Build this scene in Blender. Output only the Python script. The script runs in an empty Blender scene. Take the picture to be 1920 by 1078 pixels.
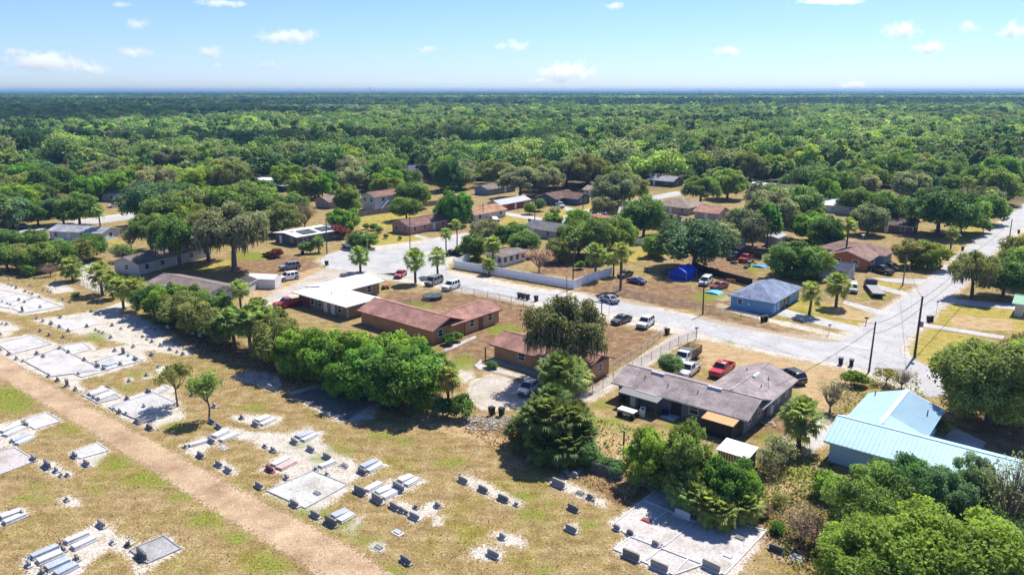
import bpy, bmesh, math, random
import numpy as np
from mathutils import Vector, Matrix
from mathutils.geometry import tessellate_polygon
PI = math.pi
S = bpy.context.scene
C = S.collection
R = math.radians
random.seed(7)
rng = np.random.default_rng(7)

# ------------------------------------------------------------------ camera
FPX, CZ, HOR = 1400.0, 40.0, 170.0
PITCH = math.atan((539 - HOR) / FPX)
cam_d = bpy.data.cameras.new('camera'); cam = bpy.data.objects.new('camera', cam_d); C.objects.link(cam)
cam.location = (0, 0, CZ); cam.rotation_euler = (PI / 2 - PITCH, 0, 0)
cam_d.sensor_width = 36.0; cam_d.lens = 36.0 * FPX / 1920.0
cam_d.clip_start = 1.0; cam_d.clip_end = 60000
S.camera = cam
# ------------------------------------------------------------------ world, sun, exposure
SUN_EL, SUN_AZ = R(56), R(53)            # azimuth as a mathematical angle in the ground plane
world = bpy.data.worlds.new('World'); S.world = world; world.use_nodes = True
wn = world.node_tree; wn.nodes.clear()
sky = wn.nodes.new('ShaderNodeTexSky'); sky.sky_type = 'NISHITA'; sky.sun_disc = False
sky.sun_elevation = SUN_EL; sky.sun_rotation = PI / 2 - SUN_AZ
sky.altitude = 50; sky.air_density = 1.0; sky.dust_density = 0.15; sky.ozone_density = 1.5
bg = wn.nodes.new('ShaderNodeBackground'); bg.inputs[1].default_value = 0.1
wo = wn.nodes.new('ShaderNodeOutputWorld')
tint = wn.nodes.new('ShaderNodeMix'); tint.data_type = 'RGBA'; tint.blend_type = 'MULTIPLY'; tint.inputs[0].default_value = 1
tint.inputs[7].default_value = (.505, .635, 1.0, 1); wn.links.new(sky.outputs[0], tint.inputs[6]); wn.links.new(tint.outputs[2], bg.inputs[0]); wn.links.new(bg.outputs[0], wo.inputs[0])
sd = bpy.data.lights.new('sun', 'SUN'); sd.energy = 4.4; sd.angle = R(0.53); sd.color = (1.0, 0.955, 0.88)
so = bpy.data.objects.new('sun', sd); C.objects.link(so)
sdir = Vector((math.cos(SUN_EL) * math.cos(SUN_AZ), math.cos(SUN_EL) * math.sin(SUN_AZ), math.sin(SUN_EL)))
so.rotation_euler = sdir.to_track_quat('Z', 'Y').to_euler(); so.location = (60, 80, 120)
S.view_settings.view_transform = 'Standard'; S.view_settings.look = 'None'
S.view_settings.gamma = 1.0; S.view_settings.use_curve_mapping = False
S.view_settings.exposure = 0.82
cy = S.cycles
cy.max_bounces = 12; cy.diffuse_bounces = 5; cy.glossy_bounces = 2; cy.transmission_bounces = 4
cy.volume_bounces = 12; cy.transparent_max_bounces = 10; cy.caustics_reflective = False; cy.caustics_refractive = False
cy.use_denoising = True

# ------------------------------------------------------------------ helpers
def G(px, py, z=0.0):
    """The point at height z seen at pixel (px, py) of the 1920 x 1078 photograph."""
    dx = (px - 960) / FPX; dy = (539 - py) / FPX
    c, s = math.cos(PITCH), math.sin(PITCH)
    d = (dx, c + dy * s, -s + dy * c)
    t = (z - CZ) / d[2]
    return Vector((d[0] * t, d[1] * t, z))
def Z(ox, oy, s):
    return lambda x, y: (ox + x / s, oy + y / s)
AX = R(-39.5)
U = Vector((math.cos(AX), math.sin(AX), 0)); V = Vector((-math.sin(AX), math.cos(AX), 0))

class MB:
    def __init__(s): s.v = []; s.f = []
    def add(s, vs, fs):
        o = len(s.v); s.v += [tuple(p) for p in vs]; s.f += [tuple(i + o for i in f) for f in fs]; return s
    def box(s, x0, y0, z0, x1, y1, z1, M=None):
        vs = [(x, y, z) for z in (z0, z1) for y in (y0, y1) for x in (x0, x1)]
        if M: vs = [M @ Vector(p) for p in vs]
        return s.add(vs, [(0, 2, 3, 1), (4, 5, 7, 6), (0, 1, 5, 4), (2, 6, 7, 3), (0, 4, 6, 2), (1, 3, 7, 5)])
    def prism(s, poly, h0, h1, axis='z'):
        n = len(poly)
        if axis == 'z': a = [(x, y, h0) for x, y in poly]; b = [(x, y, h1) for x, y in poly]
        elif axis == 'y': a = [(x, h0, z) for x, z in poly]; b = [(x, h1, z) for x, z in poly]
        else: a = [(h0, y, z) for y, z in poly]; b = [(h1, y, z) for y, z in poly]
        return s.add(a + b, [tuple(range(n))[::-1], tuple(range(n, 2 * n))] + [(i, (i + 1) % n, n + (i + 1) % n, n + i) for i in range(n)])
    def tube(s, pts, rad, n=6, cap=True):
        pts = [Vector(p) for p in pts]; rings = []
        for i, p in enumerate(pts):
            d = (pts[min(i + 1, len(pts) - 1)] - pts[max(i - 1, 0)]).normalized()
            a = d.orthogonal().normalized(); b = d.cross(a); r = rad[i] if isinstance(rad, (list, tuple)) else rad
            rings.append([p + a * (r * math.cos(2 * PI * k / n)) + b * (r * math.sin(2 * PI * k / n)) for k in range(n)])
        vs = [q for r_ in rings for q in r_]; fs = []
        for i in range(len(pts) - 1):
            for k in range(n): fs.append((i * n + k, i * n + (k + 1) % n, (i + 1) * n + (k + 1) % n, (i + 1) * n + k))
        if cap: fs += [tuple(range(n))[::-1], tuple(range((len(pts) - 1) * n, len(pts) * n))]
        return s.add(vs, fs)
    def lathe(s, prof, n=12, c=(0, 0)):
        vs = []; fs = []
        for r, z in prof: vs += [(c[0] + r * math.cos(2 * PI * k / n), c[1] + r * math.sin(2 * PI * k / n), z) for k in range(n)]
        for i in range(len(prof) - 1):
            for k in range(n): fs.append((i * n + k, i * n + (k + 1) % n, (i + 1) * n + (k + 1) % n, (i + 1) * n + k))
        fs += [tuple(range(n))[::-1], tuple(range((len(prof) - 1) * n, len(prof) * n))]
        return s.add(vs, fs)
    def loft(s, rings):
        n = len(rings[0]); vs = [p for r_ in rings for p in r_]; fs = []
        for i in range(len(rings) - 1):
            for k in range(n): fs.append((i * n + k, i * n + (k + 1) % n, (i + 1) * n + (k + 1) % n, (i + 1) * n + k))
        fs += [tuple(range(n))[::-1], tuple(range((len(rings) - 1) * n, len(rings) * n))]
        return s.add(vs, fs)
    def mesh(s, name, mat, smooth=None):
        me = bpy.data.meshes.new(name); me.from_pydata(s.v, [], s.f)
        if mat: me.materials.append(mat)
        bm = bmesh.new(); bm.from_mesh(me); bmesh.ops.recalc_face_normals(bm, faces=bm.faces); bm.to_mesh(me); bm.free()
        if smooth is not None:
            me.polygons.foreach_set('use_smooth', [True] * len(me.polygons)); me.set_sharp_from_angle(angle=R(smooth))
        return me
    def build(s, name, mat, parent=None, col=None, smooth=None):
        return obj(name, s.mesh(name, mat, smooth), parent, col)

def obj(name, me, parent=None, col=None, loc=None, rz=None):
    o = bpy.data.objects.new(name, me); C.objects.link(o)
    if parent: o.parent = parent
    if col: o.color = (col[0], col[1], col[2], 1)
    if loc is not None: o.location = loc
    if rz is not None: o.rotation_euler = (0, 0, rz)
    return o
def tag(o, label=None, cat=None, group=None, kind=None):
    if label: o['label'] = label
    if cat: o['category'] = cat
    if group: o['group'] = group
    if kind: o['kind'] = kind
    return o
def thing(name, label, cat, loc=(0, 0, 0), rz=0, group=None):
    o = bpy.data.objects.new(name, None); C.objects.link(o); o.empty_display_size = .3
    o.location = loc; o.rotation_euler = (0, 0, rz)
    return tag(o, label, cat, group)
def copy_tree(o, parent=None):
    c = o.copy(); C.objects.link(c)
    if parent: c.parent = parent
    for ch in [k for k in o.children]: copy_tree(ch, c)
    return c
ORD = ['first', 'second', 'third', 'fourth', 'fifth', 'sixth', 'seventh', 'eighth', 'ninth', 'tenth', 'eleventh', 'twelfth',
       'thirteenth', 'fourteenth', 'fifteenth', 'sixteenth', 'seventeenth', 'eighteenth', 'nineteenth', 'twentieth']

# ------------------------------------------------------------------ materials
def nmat(name):
    m = bpy.data.materials.new(name); m.use_nodes = True; nt = m.node_tree; nt.nodes.clear()
    return m, nt, nt.nodes, nt.links
def mixc(N, L, fac, a, b, mode='MIX'):
    n = N.new('ShaderNodeMix'); n.data_type = 'RGBA'; n.blend_type = mode; n.clamp_factor = True
    for sock, val in ((n.inputs[0], fac), (n.inputs[6], a), (n.inputs[7], b)):
        if hasattr(val, 'links'): L.new(val, sock)
        elif isinstance(val, (int, float)): sock.default_value = val
        else: sock.default_value = (*val[:3], 1)
    return n.outputs[2]
def mth(N, L, op, a, b=None, c=None, clamp=False):
    n = N.new('ShaderNodeMath'); n.operation = op; n.use_clamp = clamp
    for i, val in enumerate((a, b, c)):
        if val is None: continue
        if hasattr(val, 'links'): L.new(val, n.inputs[i])
        else: n.inputs[i].default_value = val
    return n.outputs[0]
def noise(N, L, scale, detail=3, rough=.55, vec=None, out=0):
    n = N.new('ShaderNodeTexNoise'); n.inputs['Scale'].default_value = scale; n.inputs['Detail'].default_value = detail
    n.inputs['Roughness'].default_value = rough
    if vec is not None: L.new(vec, n.inputs['Vector'])
    return n.outputs[out]
def ramp(N, L, fac, stops):
    n = N.new('ShaderNodeValToRGB'); L.new(fac, n.inputs[0]); cr = n.color_ramp
    while len(cr.elements) < len(stops): cr.elements.new(.5)
    for e, (p, c) in zip(cr.elements, stops): e.position = p; e.color = (*c, 1) if len(c) == 3 else c
    return n.outputs[0]
def coord(N, which='Object'):
    return N.new('ShaderNodeTexCoord').outputs[which]
def surface(name, col, rough=.8, var=.25, scale=1.5, scale2=14, bump=.0, bscale=30, metal=0, usecol=True, coordk='Object', spec=.3, stretch=None, coat=0):
    """A weathered surface whose colour is col times the object's own colour."""
    m, nt, N, L = nmat(name)
    vec = coord(N, coordk)
    if stretch:
        mp = N.new('ShaderNodeMapping'); mp.inputs['Scale'].default_value = stretch; L.new(vec, mp.inputs[0]); vec = mp.outputs[0]
    n1 = noise(N, L, scale, 4, .6, vec); n2 = noise(N, L, scale2, 2, .6, vec)
    s_ = mth(N, L, 'ADD', mth(N, L, 'MULTIPLY', n1, .6), mth(N, L, 'MULTIPLY', n2, .4))
    k = N.new('ShaderNodeMapRange'); L.new(s_, k.inputs[0]); k.inputs[1].default_value = .3; k.inputs[2].default_value = .7
    k.inputs[3].default_value = 1 - var; k.inputs[4].default_value = 1 + var * .6
    if usecol:
        oi = N.new('ShaderNodeObjectInfo'); base = mixc(N, L, 1.0, oi.outputs['Color'], col, 'MULTIPLY')
    else:
        rgb = N.new('ShaderNodeRGB'); rgb.outputs[0].default_value = (*col, 1); base = rgb.outputs[0]
    cmb = N.new('ShaderNodeCombineColor'); [L.new(k.outputs[0], cmb.inputs[i]) for i in range(3)]
    base = mixc(N, L, 1.0, base, cmb.outputs[0], 'MULTIPLY')
    b = N.new('ShaderNodeBsdfPrincipled'); L.new(base, b.inputs['Base Color']); b.inputs['Roughness'].default_value = rough
    b.inputs['Metallic'].default_value = metal; b.inputs['Specular IOR Level'].default_value = spec; b.inputs['Coat Weight'].default_value = coat
    if bump:
        bn = N.new('ShaderNodeBump'); bn.inputs['Strength'].default_value = bump; bn.inputs['Distance'].default_value = .05
        L.new(noise(N, L, bscale, 3, .6, vec), bn.inputs['Height']); L.new(bn.outputs[0], b.inputs['Normal'])
    o = N.new('ShaderNodeOutputMaterial'); L.new(b.outputs[0], o.inputs[0])
    return m
M = {}
M['stucco'] = surface('stucco', (1, 1, 1), .9, .16, .5, 9, .15)
M['trim'] = surface('painted_trim', (.72, .71, .69), .6, .12, 1, 12, usecol=False)
M['stone'] = surface('stone', (1, 1, 1), .55, .22, 2.5, 25, .1, spec=.5)
M['concrete'] = surface('concrete', (1, 1, 1), .9, .4, 1.1, 9, .25)
def gravel_mat():
    m, nt, N, L = nmat('grave_gravel'); vec = coord(N, 'Object'); oi = N.new('ShaderNodeObjectInfo'); gp = N.new('ShaderNodeNewGeometry'); vec = gp.outputs['Position']
    a = noise(N, L, .35, 4, .6, vec); b_ = noise(N, L, 3.2, 4, .7, vec); c = noise(N, L, 14, 2, .7, vec)
    col = mixc(N, L, 1, oi.outputs['Color'], ramp(N, L, a, [(.3, (.72, .68, .62)), (.5, (1, .99, .97)), (.7, (1.12, 1.12, 1.12))]), 'MULTIPLY')
    col = mixc(N, L, 1, col, ramp(N, L, b_, [(.28, (.55, .52, .47)), (.45, (.95, .94, .92)), (.7, (1.12, 1.12, 1.12))]), 'MULTIPLY')
    col = mixc(N, L, 1, col, ramp(N, L, c, [(.3, (.62, .61, .6)), (.7, (1.25, 1.25, 1.25))]), 'MULTIPLY')
    p = N.new('ShaderNodeBsdfPrincipled'); L.new(col, p.inputs['Base Color']); p.inputs['Roughness'].default_value = .95; p.inputs['Specular IOR Level'].default_value = .15
    bn = N.new('ShaderNodeBump'); bn.inputs['Strength'].default_value = .5; bn.inputs['Distance'].default_value = .04; L.new(c, bn.inputs['Height']); L.new(bn.outputs[0], p.inputs['Normal'])
    o = N.new('ShaderNodeOutputMaterial'); L.new(p.outputs[0], o.inputs[0]); return m
M['gravel'] = gravel_mat()
M['metal'] = surface('painted_metal', (1, 1, 1), .55, .14, .6, 8, spec=.22)
M['plastic'] = surface('plastic', (1, 1, 1), .5, .1, 3, 20)
M['paint'] = surface('car_paint', (1, 1, 1), .28, .06, 1.2, 9, spec=.6, coat=.6)
M['glass'] = surface('dark_glass', (.018, .022, .028), .08, .1, 2, 9, usecol=False, spec=.5)
M['pane'] = surface('window_glass', (.02, .025, .03), .12, .3, .8, 5, usecol=False, spec=.4)
M['rubber'] = surface('rubber', (.022, .022, .023), .85, .2, 3, 20, usecol=False)
M['chrome'] = surface('bare_metal', (.45, .45, .46), .35, .15, 3, 18, metal=.8, usecol=False)
M['wood'] = surface('weathered_wood', (1, 1, 1), .85, .35, 1.2, 9, .2, stretch=(1, 1, 6))
M['bark'] = surface('bark', (1, 1, 1), .95, .35, 2.2, 14, .5, 12)
M['lamp_red'] = surface('red_lens', (.35, .012, .01), .25, .1, usecol=False)
M['lamp_white'] = surface('clear_lens', (.7, .7, .68), .2, .1, usecol=False, spec=.7)
M['cloth'] = surface('tarp', (1, 1, 1), .6, .22, .8, 4, .3, 3)

def shingle_mat(name):
    m, nt, N, L = nmat(name); vec = coord(N); oi = N.new('ShaderNodeObjectInfo')
    br = N.new('ShaderNodeTexBrick'); L.new(vec, br.inputs['Vector']); br.inputs['Scale'].default_value = 3.2
    br.inputs['Color1'].default_value = (1.15, 1.12, 1.1, 1); br.inputs['Color2'].default_value = (.7, .7, .72, 1); br.inputs['Mortar'].default_value = (.5, .5, .5, 1)
    br.inputs['Mortar Size'].default_value = .012
    n1 = noise(N, L, .45, 5, .65, vec); st = ramp(N, L, n1, [(.3, (.55, .55, .57)), (.5, (.95, .93, .92)), (.68, (1.35, 1.32, 1.3))])
    n2 = noise(N, L, 9, 2, .7, vec); gr = ramp(N, L, n2, [(.25, (.6, .58, .56)), (.75, (1.35, 1.33, 1.3))])
    c = mixc(N, L, .75, oi.outputs['Color'], br.outputs[0], 'MULTIPLY'); c = mixc(N, L, 1, c, st, 'MULTIPLY'); c = mixc(N, L, 1, c, gr, 'MULTIPLY')
    b = N.new('ShaderNodeBsdfPrincipled'); L.new(c, b.inputs['Base Color']); b.inputs['Roughness'].default_value = .85; b.inputs['Specular IOR Level'].default_value = .25
    bn = N.new('ShaderNodeBump'); bn.inputs['Strength'].default_value = .4; bn.inputs['Distance'].default_value = .03
    L.new(br.outputs[1], bn.inputs['Height']); bn.invert = True; L.new(bn.outputs[0], b.inputs['Normal'])
    o = N.new('ShaderNodeOutputMaterial'); L.new(b.outputs[0], o.inputs[0]); return m
M['shingle'] = shingle_mat('asphalt_shingles')
def brick_mat():
    m, nt, N, L = nmat('brick_wall'); vec = coord(N); oi = N.new('ShaderNodeObjectInfo')
    mp = N.new('ShaderNodeMapping'); mp.inputs['Rotation'].default_value = (PI / 2, 0, 0); L.new(vec, mp.inputs[0])
    br = N.new('ShaderNodeTexBrick'); L.new(mp.outputs[0], br.inputs[0]); br.inputs['Scale'].default_value = 4
    br.inputs['Color1'].default_value = (1.1, 1, 1, 1); br.inputs['Color2'].default_value = (.75, .72, .7, 1); br.inputs['Mortar'].default_value = (1.3, 1.4, 1.5, 1)
    c = mixc(N, L, 1, oi.outputs['Color'], br.outputs[0], 'MULTIPLY')
    b = N.new('ShaderNodeBsdfPrincipled'); L.new(c, b.inputs['Base Color']); b.inputs['Roughness'].default_value = .9
    o = N.new('ShaderNodeOutputMaterial'); L.new(b.outputs[0], o.inputs[0]); return m
M['brick'] = brick_mat()
def mesh_wire_mat():
    m, nt, N, L = nmat('chain_link'); vec = coord(N)
    sx = N.new('ShaderNodeSeparateXYZ'); L.new(vec, sx.inputs[0])
    a = mth(N, L, 'ADD', sx.outputs[0], sx.outputs[2]); b_ = mth(N, L, 'SUBTRACT', sx.outputs[0], sx.outputs[2])
    def line(v): return mth(N, L, 'LESS_THAN', mth(N, L, 'PINGPONG', mth(N, L, 'MULTIPLY', v, 11), .5), .07)
    f = mth(N, L, 'MAXIMUM', line(a), line(b_))
    t = N.new('ShaderNodeBsdfTransparent'); p = N.new('ShaderNodeBsdfPrincipled'); p.inputs['Base Color'].default_value = (.35, .35, .36, 1); p.inputs['Roughness'].default_value = .5; p.inputs['Metallic'].default_value = .4
    mx = N.new('ShaderNodeMixShader'); L.new(f, mx.inputs[0]); L.new(t.outputs[0], mx.inputs[1]); L.new(p.outputs[0], mx.inputs[2])
    o = N.new('ShaderNodeOutputMaterial'); L.new(mx.outputs[0], o.inputs[0]); return m
M['chain'] = mesh_wire_mat()

def foliage_mat(name, palette=None, trans=.44):
    m, nt, N, L = nmat(name)
    oi = N.new('ShaderNodeObjectInfo'); at = N.new('ShaderNodeAttribute'); at.attribute_name = 'lv'
    if palette:
        base = ramp(N, L, oi.outputs['Random'], palette)
        gp = N.new('ShaderNodeNewGeometry')
        n0 = noise(N, L, .0045, 3, .6, gp.outputs['Position'])
        hs0 = N.new('ShaderNodeHueSaturation'); L.new(base, hs0.inputs['Color'])
        mr = N.new('ShaderNodeMapRange'); L.new(n0, mr.inputs[0]); mr.inputs[1].default_value = .3; mr.inputs[2].default_value = .7; mr.inputs[3].default_value = .55; mr.inputs[4].default_value = 1.45
        L.new(mr.outputs[0], hs0.inputs['Value']); base = hs0.outputs[0]
    else:
        hs0 = N.new('ShaderNodeHueSaturation'); L.new(oi.outputs['Color'], hs0.inputs['Color'])
        mr = N.new('ShaderNodeMapRange'); L.new(oi.outputs['Random'], mr.inputs[0]); mr.inputs[3].default_value = .485; mr.inputs[4].default_value = .515; L.new(mr.outputs[0], hs0.inputs['Hue'])
        mr2 = N.new('ShaderNodeMapRange'); L.new(oi.outputs['Random'], mr2.inputs[0]); mr2.inputs[3].default_value = 1.12; mr2.inputs[4].default_value = .9; L.new(mr2.outputs[0], hs0.inputs['Value'])
        base = hs0.outputs[0]
    v = N.new('ShaderNodeMapRange'); L.new(at.outputs['Fac'], v.inputs[0]); v.inputs[3].default_value = .22; v.inputs[4].default_value = 1.8
    hs = N.new('ShaderNodeHueSaturation'); L.new(base, hs.inputs['Color']); L.new(v.outputs[0], hs.inputs['Value'])
    d = N.new('ShaderNodeBsdfPrincipled'); L.new(hs.outputs[0], d.inputs['Base Color']); d.inputs['Roughness'].default_value = .6; d.inputs['Specular IOR Level'].default_value = .12
    t = N.new('ShaderNodeBsdfTranslucent'); tc = mixc(N, L, 1, hs.outputs[0], (1.6, 1.5, .7), 'MULTIPLY'); L.new(tc, t.inputs[0])
    mx = N.new('ShaderNodeMixShader'); mx.inputs[0].default_value = trans; L.new(d.outputs[0], mx.inputs[1]); L.new(t.outputs[0], mx.inputs[2])
    o = N.new('ShaderNodeOutputMaterial'); L.new(mx.outputs[0], o.inputs[0]); return m
M['leaf'] = foliage_mat('foliage')
M['forest'] = foliage_mat('forest_foliage', [(0, (0.094, 0.179, 0.067)), (0.2, (0.156, 0.275, 0.088)), (0.4, (0.124, 0.212, 0.093)), (0.55, (0.227, 0.359, 0.096)), (0.72, (0.261, 0.309, 0.17)), (0.86, (0.345, 0.487, 0.106)), (1, (0.198, 0.215, 0.144))], .35)
M['moss'] = foliage_mat('hanging_moss', None, .25)
M['flower'] = surface('petals', (1, 1, 1), .7, .3, 8, 30)

# ------------------------------------------------------------------ ground
def pt_seg_dist(X, Y, poly):
    d = np.full(X.shape, 1e9); ins = np.zeros(X.shape, bool); n = len(poly)
    for i in range(n):
        x1, y1 = poly[i]; x2, y2 = poly[(i + 1) % n]
        ex, ey = x2 - x1, y2 - y1; l2 = ex * ex + ey * ey + 1e-9
        t = np.clip(((X - x1) * ex + (Y - y1) * ey) / l2, 0, 1)
        d = np.minimum(d, np.hypot(X - x1 - t * ex, Y - y1 - t * ey))
        c = ((y1 > Y) != (y2 > Y)) & (X < (x2 - x1) * (Y - y1) / (y2 - y1 + 1e-12) + x1)
        ins ^= c
    return np.where(ins, -d, d)
def polyw(px): return [(p.x, p.y) for p in (G(*q) for q in px)]
def ellipse_px(x, y, rx, ry): return [(x + rx * math.cos(a) , y + ry * math.sin(a)) for a in np.linspace(0, 2 * PI, 14, endpoint=False)]
zA = Z(0, 480, 6.7375); zB = Z(200, 520, 6.7375); zC = Z(0, 620, 6.7375); zD = Z(180, 640, 5.988); zE = Z(0, 760, 6.7375); zF = Z(0, 920, 5.333)
zG = Z(330, 740, 6.7375); zH = Z(460, 800, 5.392); zI = Z(640, 840, 4.9); zJ = Z(800, 740, 3.19); zK = Z(1120, 880, 5.444)
z1 = Z(400, 440, 3.369); z2 = Z(800, 520, 3.85); z3 = Z(1080, 600, 3.594); z4 = Z(1100, 440, 4.4925); z5 = Z(1500, 700, 2.852); z6 = Z(0, 260, 3.85)
za = Z(400, 280, 3.85); zb = Z(780, 280, 3.85); zc = Z(1200, 280, 3.85); zr = Z(1440, 380, 3.369); zq = Z(1200, 740, 3.19); z0 = Z(0, 440, 3.369)

SAND = [  # pale sand and gravel showing through
    ([(-40, 520), (40, 540), (120, 570), (118, 580), (45, 592), (-40, 575)], .8),
    ([(60, 600), (165, 585), (250, 590), (300, 610), (345, 645), (372, 658), (345, 668), (270, 655), (215, 640), (140, 626)], 1.0),
    ([(175, 585), (230, 565), (245, 570), (215, 592)], .8), ([(85, 535), (118, 530), (140, 545), (100, 552)], .6),
    ([(-20, 600), (20, 603), (40, 615), (10, 632), (-20, 628)], .8),
    ([(-40, 640), (60, 626), (110, 645), (172, 640), (185, 655), (290, 640), (270, 660), (278, 677), (205, 700), (150, 712), (98, 712), (40, 690), (-40, 655)], .7),
    ([(210, 652), (260, 640), (280, 646), (240, 664)], .6), ([(100, 705), (150, 715), (160, 735), (120, 725)], .7),
    ([(150, 740), (196, 722), (240, 745), (320, 720), (335, 755), (345, 775), (290, 805), (240, 790), (200, 765), (185, 758)], .8),
    ([(285, 770), (345, 770), (345, 785), (300, 800)], .7), ([(290, 690), (312, 685), (322, 700), (300, 706)], .5), ([(262, 700), (285, 698), (292, 708), (268, 712)], .5), ([(232, 708), (250, 706), (252, 716), (236, 718)], .4),
    ([(-40, 805), (40, 785), (88, 772), (118, 790), (70, 808), (60, 822), (28, 838), (-40, 845)], .7),
    ([(64, 862), (88, 862), (135, 885), (132, 897), (108, 895), (80, 880)], .5), ([(128, 848), (182, 828), (206, 845), (180, 875), (155, 875), (138, 862)], .5),
    ([(110, 933), (128, 928), (150, 938), (148, 950), (118, 950)], .5), ([(-20, 965), (45, 950), (52, 962), (0, 985)], .5),
    ([(38, 1048), (110, 1015), (190, 975), (212, 990), (212, 1000), (250, 1010), (245, 1030), (262, 1060), (285, 1068), (260, 1075), (235, 1035), (205, 1030), (165, 1060), (140, 1090), (60, 1090)], .6),
    ([(240, 1028), (310, 1000), (345, 1030), (280, 1065)], .5),
    ([(336, 835), (400, 812), (430, 800), (455, 808), (540, 812), (575, 800), (610, 812), (600, 830), (640, 850), (668, 870), (690, 885), (655, 905), (680, 925), (655, 915), (600, 960), (575, 960), (500, 925), (540, 890), (490, 880), (505, 865), (530, 850), (500, 845), (480, 832), (440, 820), (392, 838), (375, 858), (360, 855)], .8),
    ([(400, 870), (418, 862), (450, 880), (440, 892), (420, 888)], .5), ([(428, 780), (455, 775), (530, 782), (520, 795), (490, 803), (450, 790)], .5),
    ([(668, 880), (705, 860), (728, 872), (690, 892)], .5), ([(670, 925), (710, 905), (770, 888), (802, 902), (765, 920), (725, 942), (700, 938)], .6),
    ([(730, 935), (790, 950), (820, 935), (832, 948), (805, 968), (775, 978), (745, 955)], .6), ([(560, 950), (600, 975), (640, 990), (680, 968), (665, 1000), (610, 990)], .6),
    ([(690, 1020), (705, 1012), (722, 1020), (718, 1032), (700, 1033)], .4), ([(808, 965), (830, 968), (828, 985), (812, 985)], .5),
    ([(852, 893), (885, 890), (940, 920), (985, 940), (975, 950), (930, 938), (880, 912)], .5),
    ([(920, 1000), (950, 995), (988, 1015), (980, 1028), (940, 1018)], .6), ([(880, 1025), (920, 1020), (945, 1035), (935, 1050), (890, 1045)], .6),
    ([(1028, 898), (1050, 895), (1090, 915), (1140, 940), (1130, 950), (1090, 935), (1035, 910)], .6), ([(1050, 880), (1090, 880), (1100, 895), (1065, 892)], .5),
    ([(1060, 985), (1085, 978), (1090, 995), (1065, 998)], .3),
    ([(1140, 980), (1234, 912), (1330, 955), (1400, 965), (1442, 997), (1385, 1078), (1340, 1100), (1255, 1085), (1145, 1030), (1175, 1005)], .5),
    ([(1440, 1020), (1470, 1018), (1510, 1045), (1490, 1055), (1450, 1040)], .5),
    ([(540, 735), (630, 712), (720, 738), (700, 785), (640, 792), (590, 768)], .7),
    ([(440, 705), (470, 695), (520, 700), (530, 720), (515, 735), (480, 720), (450, 715)], .6),
    ([(880, 715), (925, 700), (985, 722), (1012, 735), (1000, 768), (905, 768), (872, 745)], .8),
    ([(1086, 745), (1106, 756), (1190, 705), (1275, 645), (1310, 634), (1275, 622), (1235, 645), (1150, 702)], .6),
    ([(850, 690), (880, 680), (890, 705), (870, 720)], .6),
    # road shoulders
    ([(590, 490), (640, 468), (700, 462), (780, 452), (900, 432), (1030, 412), (1120, 388), (1200, 372), (1215, 384), (1120, 412), (1040, 425), (960, 445), (870, 468), (835, 505), (1000, 538), (1150, 556), (1290, 588), (1450, 622), (1560, 632), (1612, 612), (1650, 582), (1715, 540), (1770, 498), (1840, 440), (1920, 380), (1960, 380), (1960, 410), (1880, 460), (1815, 530), (1785, 562), (1735, 610), (1700, 650), (1710, 670), (1760, 700), (1760, 740), (1700, 735), (1600, 695), (1460, 668), (1290, 630), (1000, 575), (850, 545), (760, 530), (700, 520), (640, 515)], 1.2),
    ([(1345, 568), (1450, 598), (1560, 623), (1602, 632), (1590, 637), (1450, 606), (1345, 577)], .5), ([(1340, 548), (1370, 555), (1360, 565), (1338, 560)], .6),
    ([(440, 590), (520, 545), (630, 495), (700, 515), (600, 545), (540, 560), (470, 585)], .9),
    ([(140, 500), (180, 488), (190, 520), (230, 545), (170, 545), (150, 530)], .8), ([(60, 425), (300, 390), (330, 400), (100, 430)], 1.2),
    ([(220, 390), (310, 380), (320, 395), (240, 400)], 1.0),
    ([(1500, 800), (1555, 780), (1560, 825), (1515, 850)], .8), ([(1690, 815), (1730, 800), (1800, 830), (1860, 870), (1800, 850)], .8),
    ([(1440, 835), (1470, 815), (1490, 830), (1470, 850)], .6),
]
TAN = [  # bright dry tan soil and straw
    ([(1300, 640), (1400, 632), (1600, 685), (1600, 715), (1560, 760), (1500, 790), (1470, 760), (1460, 700), (1330, 690)], 1.5),
    ([(640, 700), (740, 690), (880, 800), (980, 830), (1120, 870), (1210, 905), (1180, 925), (1080, 880), (950, 840), (800, 800)], 1.2),
    ([(1120, 770), (1200, 800), (1330, 830), (1330, 880), (1200, 900), (1120, 860)], 1.2),
    ([(1450, 880), (1540, 870), (1580, 940), (1500, 980), (1440, 960)], 1.5), ([(460, 540), (600, 500), (620, 520), (520, 560), (450, 590)], 1.2),
    ([(1780, 590), (1900, 600), (1900, 622), (1790, 615)], 1.0), ([(1560, 570), (1660, 585), (1640, 605), (1560, 595)], 1.0),
]
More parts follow.
